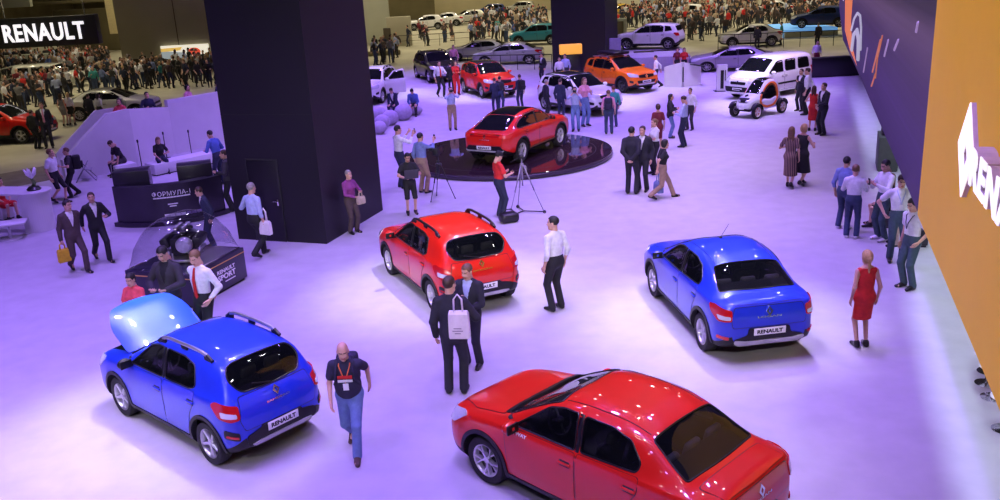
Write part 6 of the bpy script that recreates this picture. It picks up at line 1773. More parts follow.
# --- photographers before the turntable
who('photog', (402, 188), 125, 30, 'man in pale shirt raising his phone towards the turntable', topc='white', botc='navy', arms=('raise', 'raise'), hairc='black')
who('khaki', (424, 193), 133, 50, 'man in blue shirt and khaki trousers holding up a phone', topc='midblue', botc='khaki', arms=('down', 'raise'), girth=1.12, hair='crop', hairc='black')
who('laptopman', (412, 214), 153, -75, 'cameraman in black shorts holding an open laptop', top='tee', topc='black', sleeves='short', bottom='shorts', botc='black', arms=('tray', 'tray'), nod=24, hairc='black')
who('redshirt', (501, 217), 152, 25, 'man in red polo shirt and black cap before the turntable', top='polo', topc='red', sleeves='short', botc='navy', arms=('hold', 'hold'), nod=26, hairc='black', girth=1.08)
who('cameraman', (453, 130), 87, -80, 'man in striped pale shirt photographing from beyond the turntable', topc='lightblue', botc='khaki', arms=('face', 'face'), hairc='brown', girth=1.05)
# --- sitting on the poufs
who('poufdark', (396, 115), 93, -110, 'man in dark suit sitting on a pouf looking down', top='suit', topc='navy', botc='navy', pose='sit', arms=('knee', 'knee'), lean=22, nod=15, h=1.75)
who('poufblue', (415, 115), 96, -95, 'man in blue shirt sitting on the end pouf', topc='blue', botc='charcoal', pose='sit', arms=('lap', 'lap'), lean=26, nod=25, h=1.74, hairc='black')
# --- round the far cars
who('tiewalk', (441, 97), 61, -60, 'man in white shirt and tie walking in front of the black SUV', topc='white', botc='black', tie='red', stride=.4, arms=('hold', 'down'), hairc='brown')
who('darkby', (452, 92), 64, 100, 'man in dark clothes beside the woman in red overalls', top='jacket', topc='black', under='black', botc='black', hairc='black')
who('redoveralls', (457, 95), 61, -70, 'woman in red outfit with folded arms beside the red crossover', top='overall', topc='red', botc='red', female=True, hair='bob', hairc='brown', arms=('cross', 'cross'))
who('backa', (496, 113), 84, 95, 'man in dark waistcoat with white sleeves seen from behind at the red crossover', topc='navy', botc='navy', hairc='brown', arms=('front', 'front'))
who('backb', (501, 111), 80, 70, 'man in dark shirt next to the man with white sleeves', topc='charcoal', botc='darkjeans', hairc='black')
who('backc', (521, 109), 76, 115, 'man in navy clothes with a black backpack facing the red crossover', topc='navy', botc='navy', hairc='brown')
who('kapa', (547, 116), 83, 20, 'man in dark suit at the tail of the white crossover', top='suit', topc='suit', botc='suit', hairc='grey', arms=('down', 'pocket'))
who('kapb', (561, 118), 79, 60, 'man in navy suit at the side of the white crossover', top='suit', topc='navy', botc='navy', hairc='brown')
who('kapc', (576, 131), 87, -100, 'man in pale shirt and jeans holding a camera to his face by the white crossover', topc='lightblue', botc='jeans', arms=('face', 'face'), hairc='brown')
who('kapd', (585, 126), 77, -60, 'woman in pink top behind the man with the camera', top='tee', topc='pink', sleeves='short', botc='jeans', female=True, hair='long', hairc='light', arms=('phone', 'down'))
who('kappink', (609, 134), 90, 80, 'man in pink shirt with a dark rucksack by the nose of the white crossover', topc='pink', botc='darkjeans', hair='crop', hairc='light', sleeves='long', girth=1.08)
who('kapteal', (614, 127), 86, 100, 'person in teal top beside the man in the pink shirt', top='tee', topc='teal', sleeves='long', botc='darkjeans', hairc='red')
who('farsuit', (543, 82), 57, -140, 'man in dark suit standing before the second tower', top='suit', topc='suit', botc='suit', hairc='brown')
who('farwhite', (560, 88), 57, -80, 'man in white shirt left of the orange SUV', topc='white', botc='black', hairc='black')
who('farwhite2', (566, 87), 54, -120, 'man in pale shirt at the rear of the orange SUV', topc='lightblue', botc='charcoal', hairc='black')
who('walker', (656, 88), 55, 165, 'man in white shirt walking past the nose of the orange SUV', topc='white', botc='black', stride=.62, arms=('swing_f', 'swing_b'), hairc='brown')
who('kioskred', (684, 77), 48, -100, 'woman in red top behind the white kiosk', top='tee', topc='red', sleeves='short', botc='black', female=True, hair='long', hairc='brown')
who('kioskdark', (677, 77), 49, -80, 'woman in maroon top behind the white kiosk', top='tee', topc='maroon', sleeves='short', botc='black', female=True, hair='bob', hairc='black')
# --- middle group
who('suitback', (632, 194), 127, 68, 'man in black suit with hands clasped behind his back', top='suit', topc='suit', botc='suit', arms=('back', 'back'), hairc='black')
who('suitback2', (643, 191), 126, -120, 'man in dark suit talking to the man with clasped hands', top='suit', topc='suit', botc='suit', hairc='brown', girth=1.05)
who('whitetee', (655, 174), 119, -160, 'young woman in white t-shirt between the suits and the maroon dress', top='tee', topc='white', sleeves='short', botc='black', female=True, hair='bun', hairc='light', arms=('cross', 'hold'))
who('maroon', (658, 152), 104, 85, 'woman in maroon dress seen from behind', top='dress', topc='maroon', bottom='none', sleeves='short', female=True, hair='bun', hairc='brown', hips=.50)
who('blackjacket', (670, 138), 94, -10, 'woman with long dark hair in black jacket', top='jacket', topc='black', under='black', botc='jeans', female=True, hair='long', hairc='black', arms=('hold', 'hold'))
who('bluephone', (684, 147), 96, 150, 'man in light blue shirt and navy trousers reading a phone', topc='lightblue', botc='navy', arms=('hold', 'hold'), nod=20, hairc='brown')
who('whitebehind', (690, 130), 88, -130, 'man in white shirt behind the man reading a phone', topc='white', botc='charcoal', hairc='brown')
who('strider', (662, 199), 139, 10, 'young woman in black t-shirt and khaki trousers striding right', top='tee', topc='black', sleeves='short', botc='khaki', female=True, hair='bob', hairc='black', stride=.75, arms=('bag', 'swing_b'), lean=5)
# --- right
who('striped', (789, 188), 127, 60, 'long-haired woman in dark striped dress holding papers', top='dress', topc='striped', bottom='none', sleeves='short', female=True, hair='long', hairc='light', arms=('hold', 'down'), stride=.3, hips=.35)
who('darkdress', (801, 186), 124, 40, 'blond woman in black dress with papers under her arm', top='dress', topc='black', bottom='none', sleeves='none', female=True, hair='bob', hairc='blond', arms=('hold', 'hold'), stride=.4, hips=.38)
who('redlady', (812, 131), 86, 60, 'woman in red dress close beside the man in a black suit', top='dress', topc='red', bottom='none', sleeves='long', female=True, hair='long', hairc='brown', arms=('hold', 'down'), hips=.42)
who('suitright', (822, 135), 83, -160, 'man in black suit near the hanging screen', top='suit', topc='suit', botc='suit', arms=('front', 'pocket'), hairc='brown')
who('vest', (800, 111), 69, -150, 'man in dark suit beside the white van', top='suit', topc='suit', botc='suit', hairc='brown', arms=('phone', 'down'))
who('vanwhite', (806, 115), 68, 150, 'man in white shirt and black trousers beside the white van', topc='white', botc='black', hairc='brown', arms=('down', 'back'))
who('lightshirt', (851, 238), 165, 65, 'man in pale shirt with white shoes turned to the orange wall', topc='white', botc='darkjeans', arms=('phone', 'phone'), shoe=SHOEW, hairc='light')
who('tealshirt', (842, 229), 157, 40, 'man in grey-blue shirt behind the man with white shoes', topc='midblue', botc='darkjeans', arms=('down', 'down'), shoe=SHOEW, hairc='black')
who('standright', (881, 240), 160, -165, 'man in white shirt bending over his phone under the screen wall', topc='white', botc='tealgrey', arms=('phone', 'phone'), shoe=SHOEW, hairc='black', nod=20)
who('sitlegs', (888, 226), 160, 165, 'woman in dark top sitting under the screen wall with legs crossed', top='tee', topc='black', sleeves='short', bottom='shorts', botc='black', female=True, hair='long', hairc='light', pose='sit', arms=('lap', 'lap'), h=1.66)
who('lanyard', (895, 261), 175, -105, 'man in white shirt with a lanyard and one hand on his hip', topc='white', sleeves='short', botc='tealgrey', arms=('down', 'hip'), nod=16, hairc='brown')
who('beige', (915, 245), 170, 170, 'man in beige trousers sitting behind the man with the lanyard', topc='white', botc='beige', pose='sit', arms=('lap', 'lap'), h=1.78, hairc='brown')
who('cornerman', (908, 288), 198, -160, 'man in white t-shirt partly hidden by the orange wall', top='tee', topc='white', sleeves='short', botc='tealgrey', arms=('pocket', 'down'), nod=18, lean=3, hairc='black')

# ------------------------------------------------------------------ what they carry
def thing(name, loc, rz, label, cat, group=None): return empty(name, loc, rz, label, cat, group)
BAGW = mat('bag_white', (.74, .68, .74), .7); BLK = mat('post_black', (.02, .02, .022), .4, .3)
def tote(p, off, label, m, size=(.34, .10, .40), rz=None, hang=.30, name='tote_bag', cat='bag', lettering=False):
    c = p['pt'](p['up'](off)) if len(off) == 3 else off
    o = thing(name, c, p['o'].rotation_euler.z if rz is None else rz, label, cat)
    w, d, h = size; b = MB()
    vs = []; 
    for (z, k) in ((0, .92), (-.05, 1), (-h * .5, 1.04), (-h + .03, 1.05), (-h, .98)):
        vs += [(d / 2 * k * (.35 if z == 0 else 1), -w / 2 * k, z), (d / 2 * k * (.35 if z == 0 else 1), w / 2 * k, z), (-d / 2 * k * (.35 if z == 0 else 1), w / 2 * k, z), (-d / 2 * k * (.35 if z == 0 else 1), -w / 2 * k, z)]
    fs = [[i * 4 + j, i * 4 + (j + 1) % 4, (i + 1) * 4 + (j + 1) % 4, (i + 1) * 4 + j] for i in range(4) for j in range(4)]
    fs = [f[::-1] for f in fs] + [[0, 1, 2, 3], [19, 18, 17, 16]]
    b.add(vs, fs, 0, False); b.build('bag_body', [m], o)
    for s in (1, -1):
        hb = MB(); hb.tube([(s * d * .18, -w * .22, -.02), (s * d * .12, -w * .2, hang * .7), (0, 0, hang), (s * d * .12, w * .2, hang * .7), (s * d * .18, w * .22, -.02)], .012, 6, 0); hb.build('strap', [m], o)
    if lettering:
        t = MB()
        for (z, ww) in ((-.27, .12), (-.31, .16), (-.35, .09)): t.box((-d / 2 * 1.05 - .002, .02, z), (.003, ww, .014), 0)
        t.build('print', [mat('print_grey', (.25, .2, .28), .6)], o)
    return o
def backpack(p, label, col, strap=True, deep=.17):
    M = p['M']; s = p['s']; o = thing('backpack', M.translation, p['o'].rotation_euler.z, label, 'backpack')
    c = p['up']((-.115 - deep / 2, 0, .30)) * s; Rl = Matrix([list(r) for r in p['Rl']]).to_4x4()
    Mx = Matrix.Translation(Vector(c)) @ Rl
    b = MB(); b.box((0, 0, 0), (deep, .30, .44), 0, .06, Mx, 3); b.build('sack', [col], o, 50)
    b = MB(); b.box((-deep / 2 - .02, 0, -.08), (.06, .22, .20), 0, .025, Mx); b.build('pocket', [col], o, 50)
    for sd in (1, -1):
        b = MB(); b.tube([Vector(p['up']((-.12, sd * .09, .50)) * s), Vector(p['up']((-.0, sd * .10, .555)) * s), Vector(p['up']((.115, sd * .11, .45)) * s), Vector(p['up']((.135, sd * .13, .32)) * s), Vector(p['up']((.05, sd * .175, .18)) * s), Vector(p['up']((-.11, sd * .12, .12)) * s)], .016, 6, 0); b.build('strap', [col], o)
    return o
def lanyard_(p, col, badge=True, low=.26):
    s = p['s']; b = MB(); u = lambda x, y, z: Vector(p['up']((x, y, z)) * s)
    g = 1.0
    b.tube([u(-.03, .075, .55), u(.09, .075, .50), u(.145, .03, .38), u(.155, 0, low), u(.145, -.03, .38), u(.09, -.075, .50), u(-.03, -.075, .55)], .009, 5, 0)
    b.box(u(.165, 0, low - .05), (.008, .075, .10), 1, .002); b.build('lanyard', [col, mat('plate_white', (0, 0, 0))], p['o'])
def phone(p, nm, label):
    o = thing('phone', p['hand'](nm), p['o'].rotation_euler.z, label, 'phone'); b = MB(); b.box((.03, 0, .02), (.010, .075, .15), 0, .004); b.build('case', [BLK], o)
    b = MB(); b.box((.0245, 0, .02), (.002, .066, .135), 0); b.build('display', [mat('phone_glass', (.03, .03, .05), .1)], o)
def camera_(p, label, at_=(.20, 0, .68)):
    o = thing('camera', p['pt'](p['up'](at_)), p['o'].rotation_euler.z, label, 'camera'); b = MB(); b.box((0, 0, 0), (.06, .14, .10), 0, .012); b.build('camera_body', [BLK], o)
    b = MB(); b.lathe([(0, .02), (.035, .02), (.038, .12), (.03, .125), (0, .12)], 16, 0, True, Matrix.Rotation(R(90), 4, 'Y')); b.build('lens', [BLK], o, 40)
pp = PEOPLE
lanyard_(pp['bald'], mat('cloth_orange', (.7, .16, .05), .7)); backpack(pp['bald'], 'dark backpack worn by the bald man', CL['navytee'])
b = MB(); q = pp['bald']; M_ = basis(Vector(q['up']((.158, 0, .33)) * q['s']), Vector(q['Rl'] @ np.array([0, 1., 0])), Vector(q['Rl'] @ np.array([0, 0, 1.])))
b.box((0, .03, 0), (.20, .05, .006), 0, .002, M_); b.box((0, -.03, 0), (.20, .04, .006), 1, .002, M_); b.build('shirt_print', [CL['red'], mat('plate_white', (0, 0, 0))], pp['bald']['o'])
tote(pp['toteman'], (-.19, -.14, .40), 'white tote bag with small grey print hanging on the suited back', BAGW, (.30, .10, .44), lettering=True, hang=.26)
hb = pp['brownsuit']['hand']('r'); tote(pp['brownsuit'], tuple(hb) + (0,), 'yellow carrier bag held by the man in the brown suit', CL['yellow'], (.26, .09, .30), hang=.12, name='carrier_bag') if 0 else None
def held(p, nm, label, m, size, name='carrier_bag', hang=.14):
    h_ = p['hand'](nm); o = tote(p, (0, 0, 0), label, m, size, hang=hang, name=name); o.location = (h_.x, h_.y, h_.z - hang + .02); return o
held(pp['brownsuit'], 'r', 'yellow carrier bag held by the man in the brown suit', CL['yellow'], (.26, .09, .32))
backpack(pp['packman'], 'black backpack on the man facing the man in shorts', CL['black'], deep=.24)
held(pp['towerman'], 'r', 'pale pink-white bag hanging from the man passing the tower door', BAGW, (.30, .10, .34), name='shopping_bag', hang=.30).location.z += .42
held(pp['towerwoman'], 'l', 'tan handbag held by the woman in purple', CL['beige'], (.22, .08, .2), name='handbag', hang=.12)
phone(pp['photog'], 'r', 'phone raised by the man in the pale shirt'); phone(pp['khaki'], 'r', 'phone raised by the man in khaki trousers')
phone(pp['redshirt'], 'r', 'phone in the hands of the man in the red polo shirt'); phone(pp['bluephone'], 'r', 'dark phone read by the man in light blue'); phone(pp['standright'], 'r', 'phone held under the screen wall'); phone(pp['seatedman'], 'r', 'phone held by the seated man in a dark shirt')
camera_(pp['cameraman'], 'black camera at the face of the man in the striped shirt'); camera_(pp['kapc'], 'black camera at the face of the man in jeans')
backpack(pp['backc'], 'black backpack facing away from the red crossover', CL['black'], deep=.2); backpack(pp['kappink'], 'dark rucksack on the man in the pink shirt', CL['navytee'], deep=.2)
lanyard_(pp['lanyard'], CL['lightblue']); lanyard_(pp['cornerman'], CL['navy'])
# cap of the man in red
q = pp['redshirt']; b = MB(); hM = Matrix.Translation(Vector(q['head'])) @ Matrix([list(r) for r in q['Rh']]).to_4x4()
b.ball((-.01, 0, .065), (.112, .092, .085), 0, 18, hM); b.box((.12, 0, .05), (.12, .15, .012), 0, .005, hM); b.build('cap', [CL['black']], q['o'])
# laptop
q = pp['laptopman']; c = q['pt'](q['up']((.30, 0, .18))); o = thing('laptop', c, q['o'].rotation_euler.z, 'open dark laptop carried by the cameraman in shorts', 'laptop')
b = MB(); b.box((0, 0, 0), (.26, .38, .02), 0, .006); b.build('keyboard', [mat('laptop_grey', (.07, .07, .075), .4, .4)], o)
b = MB(); b.box((0, 0, .13), (.014, .38, .26), 0, .005, Matrix.Translation((.13, 0, 0)) @ Matrix.Rotation(R(18), 4, 'Y')); b.build('lid', [mat('laptop_grey', (0, 0, 0))], o)
# papers
for k, lab in (('striped', 'pale blue papers held by the woman in the striped dress'), ('darkdress', 'white papers held by the woman in black')):
    q = pp[k]; c = q['hand']('l'); o = thing('papers', c, q['o'].rotation_euler.z + R(20), lab, 'papers')
    for i in range(2):
        b = MB(); b.box((.03, 0, .08), (.004, .21, .29), 0, .001, Matrix.Rotation(R(-18 + i * 10), 4, 'Y')); b.build('sheet', [mat('paper_pale', (.62, .68, .82), .6)], o)
# shoulder bag with bottle of the striding woman
held(pp['strider'], 'l', 'grey-blue bag swinging from the striding woman', CL['midblue'], (.34, .16, .30), name='shoulder_bag', hang=.30)

# ------------------------------------------------------------------ camera gear
def tripod(px, py, hgt, spread, label, ang=0, col=None, bars=False):
    o = thing('tripod', at(px, py), R(ang), label, 'tripod'); m = col or BLK
    for k in range(3):
        a = R(90 + 120 * k); x, y = math.cos(a) * spread, math.sin(a) * spread
        b = MB(); b.tube([(x * .08, y * .08, hgt * .86), (x * .55, y * .55, hgt * .42)], .019, 6, 0); b.tube([(x * .5, y * .5, hgt * .46), (x, y, .02)], .012, 6, 0)
        b.ball((x * .53, y * .53, hgt * .43), .024, 0, 8); b.ball((x, y, .02), .022, 0, 8); b.build('leg', [m], o)
        if bars: b = MB(); b.tube([(0, 0, .06), (x, y, .05)], .016, 6, 0); b.lathe([(0, -.015), (.045, -.015), (.045, .015), (0, .015)], 12, 0, True, Matrix.Translation((x, y, .045)) @ Matrix.Rotation(R(90), 4, 'X')); b.build('dolly_arm', [BLK], o)
    b = MB(); b.tube([(0, 0, hgt * .5), (0, 0, hgt)], .02, 8, 0); b.lathe([(0, hgt * .84), (.05, hgt * .85), (.05, hgt * .9), (0, hgt * .91)], 12); b.build('centre_column', [m], o)
    return o
tripod(441, 199, 1.25, .42, 'black tripod carrying the video camera before the turntable', 20)
tripod(524, 213, 1.50, .56, 'slim grey tripod on a wheeled dolly before the turntable', 15, mat('tripod_grey', (.30, .28, .34), .4, .5), True)
g = at(441, 199); o = thing('video_camera', (g[0], g[1], 1.25), R(75), 'black video camera on the tripod before the turntable', 'camera')
b = MB(); b.box((0, 0, .16), (.46, .17, .20), 0, .03); b.build('camera_body', [BLK], o, 45)
b = MB(); b.lathe([(0, 0), (.075, 0), (.085, .14), (.07, .15), (0, .14)], 18, 0, True, Matrix.Translation((.22, 0, .16)) @ Matrix.Rotation(R(90), 4, 'Y')); b.build('lens', [BLK], o, 45)
b = MB(); b.tube([(-.15, 0, .26), (-.12, 0, .34), (.10, 0, .34), (.13, 0, .26)], .016, 6, 0); b.build('carry_handle', [BLK], o)
b = MB(); b.box((-.12, .15, .22), (.10, .12, .08), 0, .012); b.build('viewfinder', [BLK], o, 45)
b = MB(); b.tube([(-.1, -.05, .06), (-.45, -.16, -.12)], .012, 6, 0); b.lathe([(0.0, -.02), (.09, -.02), (.09, .02), (0, .02)], 14, 0, True, Matrix.Translation((-.45, -.16, -.12))); b.build('pan_handle', [BLK], o)
b = MB(); b.box((0, 0, .03), (.14, .10, .06), 0, .01); b.build('tripod_head', [BLK], o)
g = at(524, 213); o = thing('fluid_head', (g[0], g[1], 1.48), 0, 'bare camera head on the slim grey tripod', 'camera mount'); b = MB(); b.box((0, 0, .05), (.12, .10, .10), 0, .015); b.tube([(0, 0, .06), (-.3, -.1, -.06)], .01, 6, 0); b.build('mount', [BLK], o)
o = thing('equipment_bag', at(509, 222), R(20), 'round black equipment bag on the floor by the slim tripod', 'bag'); b = MB(); b.box((0, 0, .13), (.50, .36, .26), 0, .10, None, 4); b.build('bag_body', [BLK], o, 60); b = MB(); b.tube([(-.15, 0, .25), (-.08, 0, .34), (.08, 0, .34), (.15, 0, .25)], .015, 6, 0); b.build('carry_handle', [BLK], o)

# ------------------------------------------------------------------ furniture
PF = mat('pouf_felt', (.42, .36, .52), .9, 0, .1, 10)
for i, (px, py, r, lab) in enumerate(((380, 121, .36, 'lavender ball pouf nearest the dark tower'), (383, 129, .34, 'lavender ball pouf foremost of the cluster by the tower'), (391, 125, .36, 'lavender ball pouf second from the seated man in a suit'), (404, 120, .40, 'pinkish ball pouf between the two seated men'), (380, 134, .30, 'small lavender ball pouf cut by the edge of the tower'))):
    o = thing('pouf', at(px, py), 0, lab, 'pouf', 'ball poufs by the dark tower'); b = MB(); b.ball((0, 0, r * .9), (r, r, r * .9), 0, 22); b.build('cushion', [PF], o); b = MB(); b.lathe([(0, 0), (r * .5, 0), (r * .55, .03), (0, .03)], 20); b.build('base', [PF], o)
for k, lab in (('poufdark', 'lavender pouf under the man in a dark suit'), ('poufblue', 'lavender pouf under the man in a blue shirt')):
    q = pp[k]['o'].location; o = thing('pouf', (q.x - .0, q.y + .02, 0), 0, lab, 'pouf', 'ball poufs by the dark tower'); b = MB(); b.ball((0, 0, .21), (.36, .36, .21), 0, 22); b.build('cushion', [PF], o); b = MB(); b.lathe([(0, 0), (.2, 0), (.22, .03), (0, .03)], 20); b.build('base', [PF], o)
for k, lab in (('seatedred', 'white cube stool under the woman in red'), ('beige', 'dark cube stool under the man in beige trousers'), ('sitlegs', 'dark cube stool under the woman with crossed legs')):
    q = pp[k]['o'].location; o = thing('stool', (q.x, q.y, 0), pp[k]['o'].rotation_euler.z, lab, 'stool'); b = MB(); b.box((0, 0, .22), (.42, .42, .36), 0, .03); b.build('seat', [WH if k == 'seatedred' else DK], o, 40); b = MB(); b.box((0, 0, .02), (.36, .36, .04), 0, .004); b.build('plinth', [DK], o)
# white round counter with a model on it, table and bench at the left edge
cg = G(41, 229); o = thing('counter', (cg.x, cg.y, 0), 0, 'white round-ended counter at the left edge with a glass model on it', 'counter')
b = MB(); b.prism([(.40 * math.cos(a), .40 * math.sin(a)) for a in np.linspace(-1.7, 1.7, 24)] + [(-.25, .36), (-.25, -.36)], .0, 1.06, 0, None, False); b.build('body', [WH], o)
b = MB(); b.prism([(.47 * math.cos(a), .47 * math.sin(a)) for a in np.linspace(-1.7, 1.7, 24)] + [(-1.25, .75), (-1.35, -.1)], 1.06, 1.11); b.build('worktop', [WH], o)
o = thing('trophy_model', (cg.x + .02, cg.y + .05, 1.11), 0, 'small white and green winged model standing on the white counter', 'model')
b = MB(); b.lathe([(0, 0), (.17, 0), (.19, .03), (.13, .10), (0, .12)], 20); b.build('base', [mat('model_black', (.02, .02, .02), .3)], o, 40)
b = MB(); b.tube([(0, 0, .1), (.05, 0, .2), (-.03, .03, .3), (.02, -.02, .42)], [.06, .05, .045, .04], 8, 0); b.build('stem', [mat('model_green', (.10, .16, .06), .5)], o)
for i in range(5):
    a = 2 * math.pi * i / 5; b = MB(); b.tube([(0, 0, .34), (.10 * math.cos(a), .10 * math.sin(a), .46), (.16 * math.cos(a), .16 * math.sin(a), .60)], [.03, .045, .02], 8, 0); b.build('petal', [mat('model_white', (.7, .68, .74), .4)], o)
bg = G(10, 240); o = thing('bench_table', (bg.x - .3, bg.y, 0), R(20), 'low white table on a slim pedestal at the left edge', 'table')
b = MB(); b.box((0, 0, .44), (1.5, .6, .05), 0, .015); b.build('tabletop', [WH], o, 40); b = MB(); b.tube([(.3, 0, .03), (.3, 0, .42)], .04, 10, 0); b.build('leg', [WH], o); b = MB(); b.lathe([(0, 0), (.28, 0), (.28, .02), (0, .03)], 24, 0, True, Matrix.Translation((.3, 0, 0))); b.build('base', [WH], o, 40)
# kiosk
kg = at(683, 87); o = thing('kiosk', kg, R(-8), 'white two-winged kiosk with a dark sloping screen', 'kiosk')
for s, nm in ((1, 'wing_panel'), (-1, 'wing_panel')):
    b = MB(); M = Matrix.Translation((s * .05, 0, 0)) @ Matrix.Rotation(R(s * 24), 4, 'Z'); b.prism([(0, 0), (s * .95, 0), (s * .95, .98), (0, 1.22)] if s > 0 else [(-.95, 0), (0, 0), (0, 1.22), (-.95, .98)], -.35, 0, 0, M @ Matrix.Rotation(R(90), 4, 'X') @ Matrix.Scale(1, 4)); b.build(nm, [WH], o)
b = MB(); b.box((0, -.02, .62), (.05, .06, .75), 0, .005); b.build('slot', [DK], o)
b = MB(); b.box((.50, .22, 1.14), (.72, .42, .04), 0, .008, Matrix.Rotation(R(10), 4, 'Y')); b.build('display', [BLK], o)
# charging post
o = thing('charging_post', at(721.5, 91), R(-4), 'white charging post with a black inset left of the white van', 'charger')
b = MB(); b.ring([(-.24, 0.03), (.24, .03), (.24, 1.25), (-.24, 1.25)], [(-.08, .12), (.08, .12), (.08, 1.0), (-.08, 1.0)], -.12, .12, 0, Matrix.Rotation(R(90), 4, 'X')); b.build('body', [WH], o)
b = MB(); b.box((0, 0, .56), (.17, .16, .90), 0, .004); b.build('inset', [BLK], o); b = MB(); b.box((0, 0, .015), (.7, .5, .03), 0, .005); b.build('base', [BLK], o)
b = MB(); b.box((.14, -.125, .75), (.04, .02, .5), 0, .004); b.build('cable_holder', [BLK], o)
# tall dark cabinet by the wall
o = thing('cabinet', at(886, 168), R(70), 'tall dark grey cabinet under the far part of the screen wall', 'cabinet'); 
b = MB(); b.box((0, 0, .52), (1.1, .55, 1.0), 0, .02); b.build('body', [mat('cabinet_grey', (.06, .07, .06), .5)], o, 40); b = MB(); b.box((0, 0, 1.10), (.6, .4, .15), 0, .02); b.build('top_box', [BLK], o, 40)
b = MB(); b.box((0, -.28, .5), (.9, .012, .8), 0, .004); b.build('door', [mat('cabinet_panel', (.10, .11, .09), .5)], o)
b = MB(); b.box((0, 0, .01), (1.0, .5, .02), 0); b.build('plinth', [BLK], o)
# glass stools beyond the orange wall
for i, (px, py) in enumerate(((988, 372), (986, 384), (992, 398), (1004, 430))):
    o = thing('side_table', at(px, py), 0, ('round glossy side table nearest the woman in red', 'round glossy side table second along the orange wall', 'round glossy side table third along the orange wall', 'round glossy side table lowest beside the orange wall')[i], 'table', 'round side tables by the orange wall')
    b = MB(); b.lathe([(0, .48), (.20, .48), (.22, .495), (.20, .51), (0, .51)], 24); b.build('tabletop', [mat('glass_grey', (.70, .70, .76), .12, .1)], o, 40)
    b = MB(); b.tube([(0, 0, .02), (0, 0, .48)], .025, 8, 0); b.build('leg', [STEELM], o); b = MB(); b.lathe([(0, 0), (.16, 0), (.16, .015), (0, .03)], 20); b.build('base', [STEELM], o, 40)
# ------------------------------------------------------------------ the hall beyond the stand
def onplane(px, py, Y):
    """point on the upright plane y=Y seen at a pixel"""
    d = _fw * CF + _rr * (px - 500) - _uu * (py - 250); t = Y / d.y
    return Vector((d.x * t, Y, CH + d.z * t))
def upright(b, px0, py0, px1, py1, Y, depth=.4, m=0, dx=0):
    a = onplane(px0, py1, Y); c = onplane(px1, py0, Y); b.box(((a.x + c.x) / 2, Y + depth / 2, (a.z + c.z) / 2), (abs(c.x - a.x), depth, abs(c.z - a.z)), m, .0); return a, c
def slab(name, px0, py0, px1, py1, Y, m, depth=.4, ground=False):
    a = onplane(px0, py1, Y); c = onplane(px1, py0, Y); z0 = 0 if ground else a.z
    b = MB(); b.box(((a.x + c.x) / 2, Y + depth / 2, (z0 + c.z) / 2), (abs(c.x - a.x), depth, c.z - z0), 0); return b.build(name, [m])
def thing_slab(name, label, cat, px0, py0, px1, py1, Y, m, depth=.4, ground=False, part='panel'):
    a = onplane(px0, py1, Y); c = onplane(px1, py0, Y); z0 = 0 if ground else a.z; w = abs(c.x - a.x); h = c.z - z0
    o = empty(name, ((a.x + c.x) / 2, Y, z0), 0, label, cat)
    b = MB(); b.box((0, depth / 2, h / 2), (w, depth, h), 0, .03); b.build(part, [m], o); return o, w, h
# hanging black sign
BLKS = mat('sign_black', (.008, .008, .008), .5)
o, w, h = thing_slab('hanging_sign', 'black hanging sign with white RENAULT lettering at the upper left', 'sign', -14, 14, 94, 50, 46, BLKS, .5)
b = MB(); p0, p1 = onplane(4, 36, 46), onplane(85, 30, 46); zc = (onplane(44, 33, 46).z) - o.location.z + .05; xc = (p0.x + p1.x) / 2 - o.location.x
add_text(b, 'RENAULT', p1.x - p0.x, .86, .06, basis((xc, -.01, zc), (1, -.0, 0), (0, 0, 1)), 0, .022, 0, 1.10); b.build('lettering', [LITW], o)
b = MB(); b.tube([(-w * .3, .25, h), (-w * .3, .25, 12)], .03, 6, 0); b.tube([(w * .4, .25, h), (w * .4, .25, 12)], .03, 6, 0); b.build('hanger', [STEELM], o)
GREIGE = mat('panel_greige', (.42, .39, .29), .8, 0, .06, .4); CREAM = mat('panel_cream', (.62, .55, .36), .7, 0, .06, .4); OLIVE = mat('panel_olive', (.20, .17, .09), .8, 0, .15, .5)
PALE = mat('panel_pale', (.45, .46, .38), .6, 0, .05, .5); YEL = mat('panel_yellow', (.78, .66, .36), .6); DBRN = mat('panel_brown', (.06, .045, .03), .8)
thing_slab('partition', 'pale grey low partition under the black hanging sign', 'partition', -20, 53, 52, 74, 74, PALE, .4, True)
o, w, h = thing_slab('partition', 'tall greige partition with a small bright screen, left of the dark tower', 'partition', 124, -60, 240, 68, 68, GREIGE, .6, True)
b = MB(); b.box((-w * .06, -.02, h / 2), (.05, .03, h), 0); b.build('panel_joint', [DBRN], o); b = MB(); b.box((0, -.03, .55), (w, .05, 1.1), 0); b.build('dark_skirting', [DBRN], o)
a, c = onplane(163, 60, 67.9), onplane(208.5, 44, 67.9); cx = (a.x + c.x) / 2; cz = (a.z + c.z) / 2 + .05; sw = c.x - a.x; shh = .95
o = empty('wall_screen', (cx, 67.85, cz), 0, 'small bright screen showing a red car on the greige partition', 'screen'); Ms = basis((0, -.02, 0), (1, 0, .0), (0, 0, 1))
b = MB(); b.box((0, 0, 0), (sw, shh, .06), 0, 0, Ms); b.build('screen_face', [em('screen_cream', (.85, .80, .66), .9)], o)
b = MB(); b.prism([(-sw * .5, -shh * .5), (sw * .1, -shh * .5), (-sw * .05, -shh * .05), (-sw * .5, shh * .12)], .032, .036, 0, Ms); b.build('picture_road', [em('screen_road', (.30, .34, .36), .8)], o)
b = MB(); b.prism([(-sw * .5, shh * .05), (-sw * .1, shh * .1), (-sw * .05, shh * .35), (-sw * .5, shh * .3)], .033, .037, 0, Ms); b.build('picture_field', [em('screen_ochre', (.75, .48, .12), .8)], o)
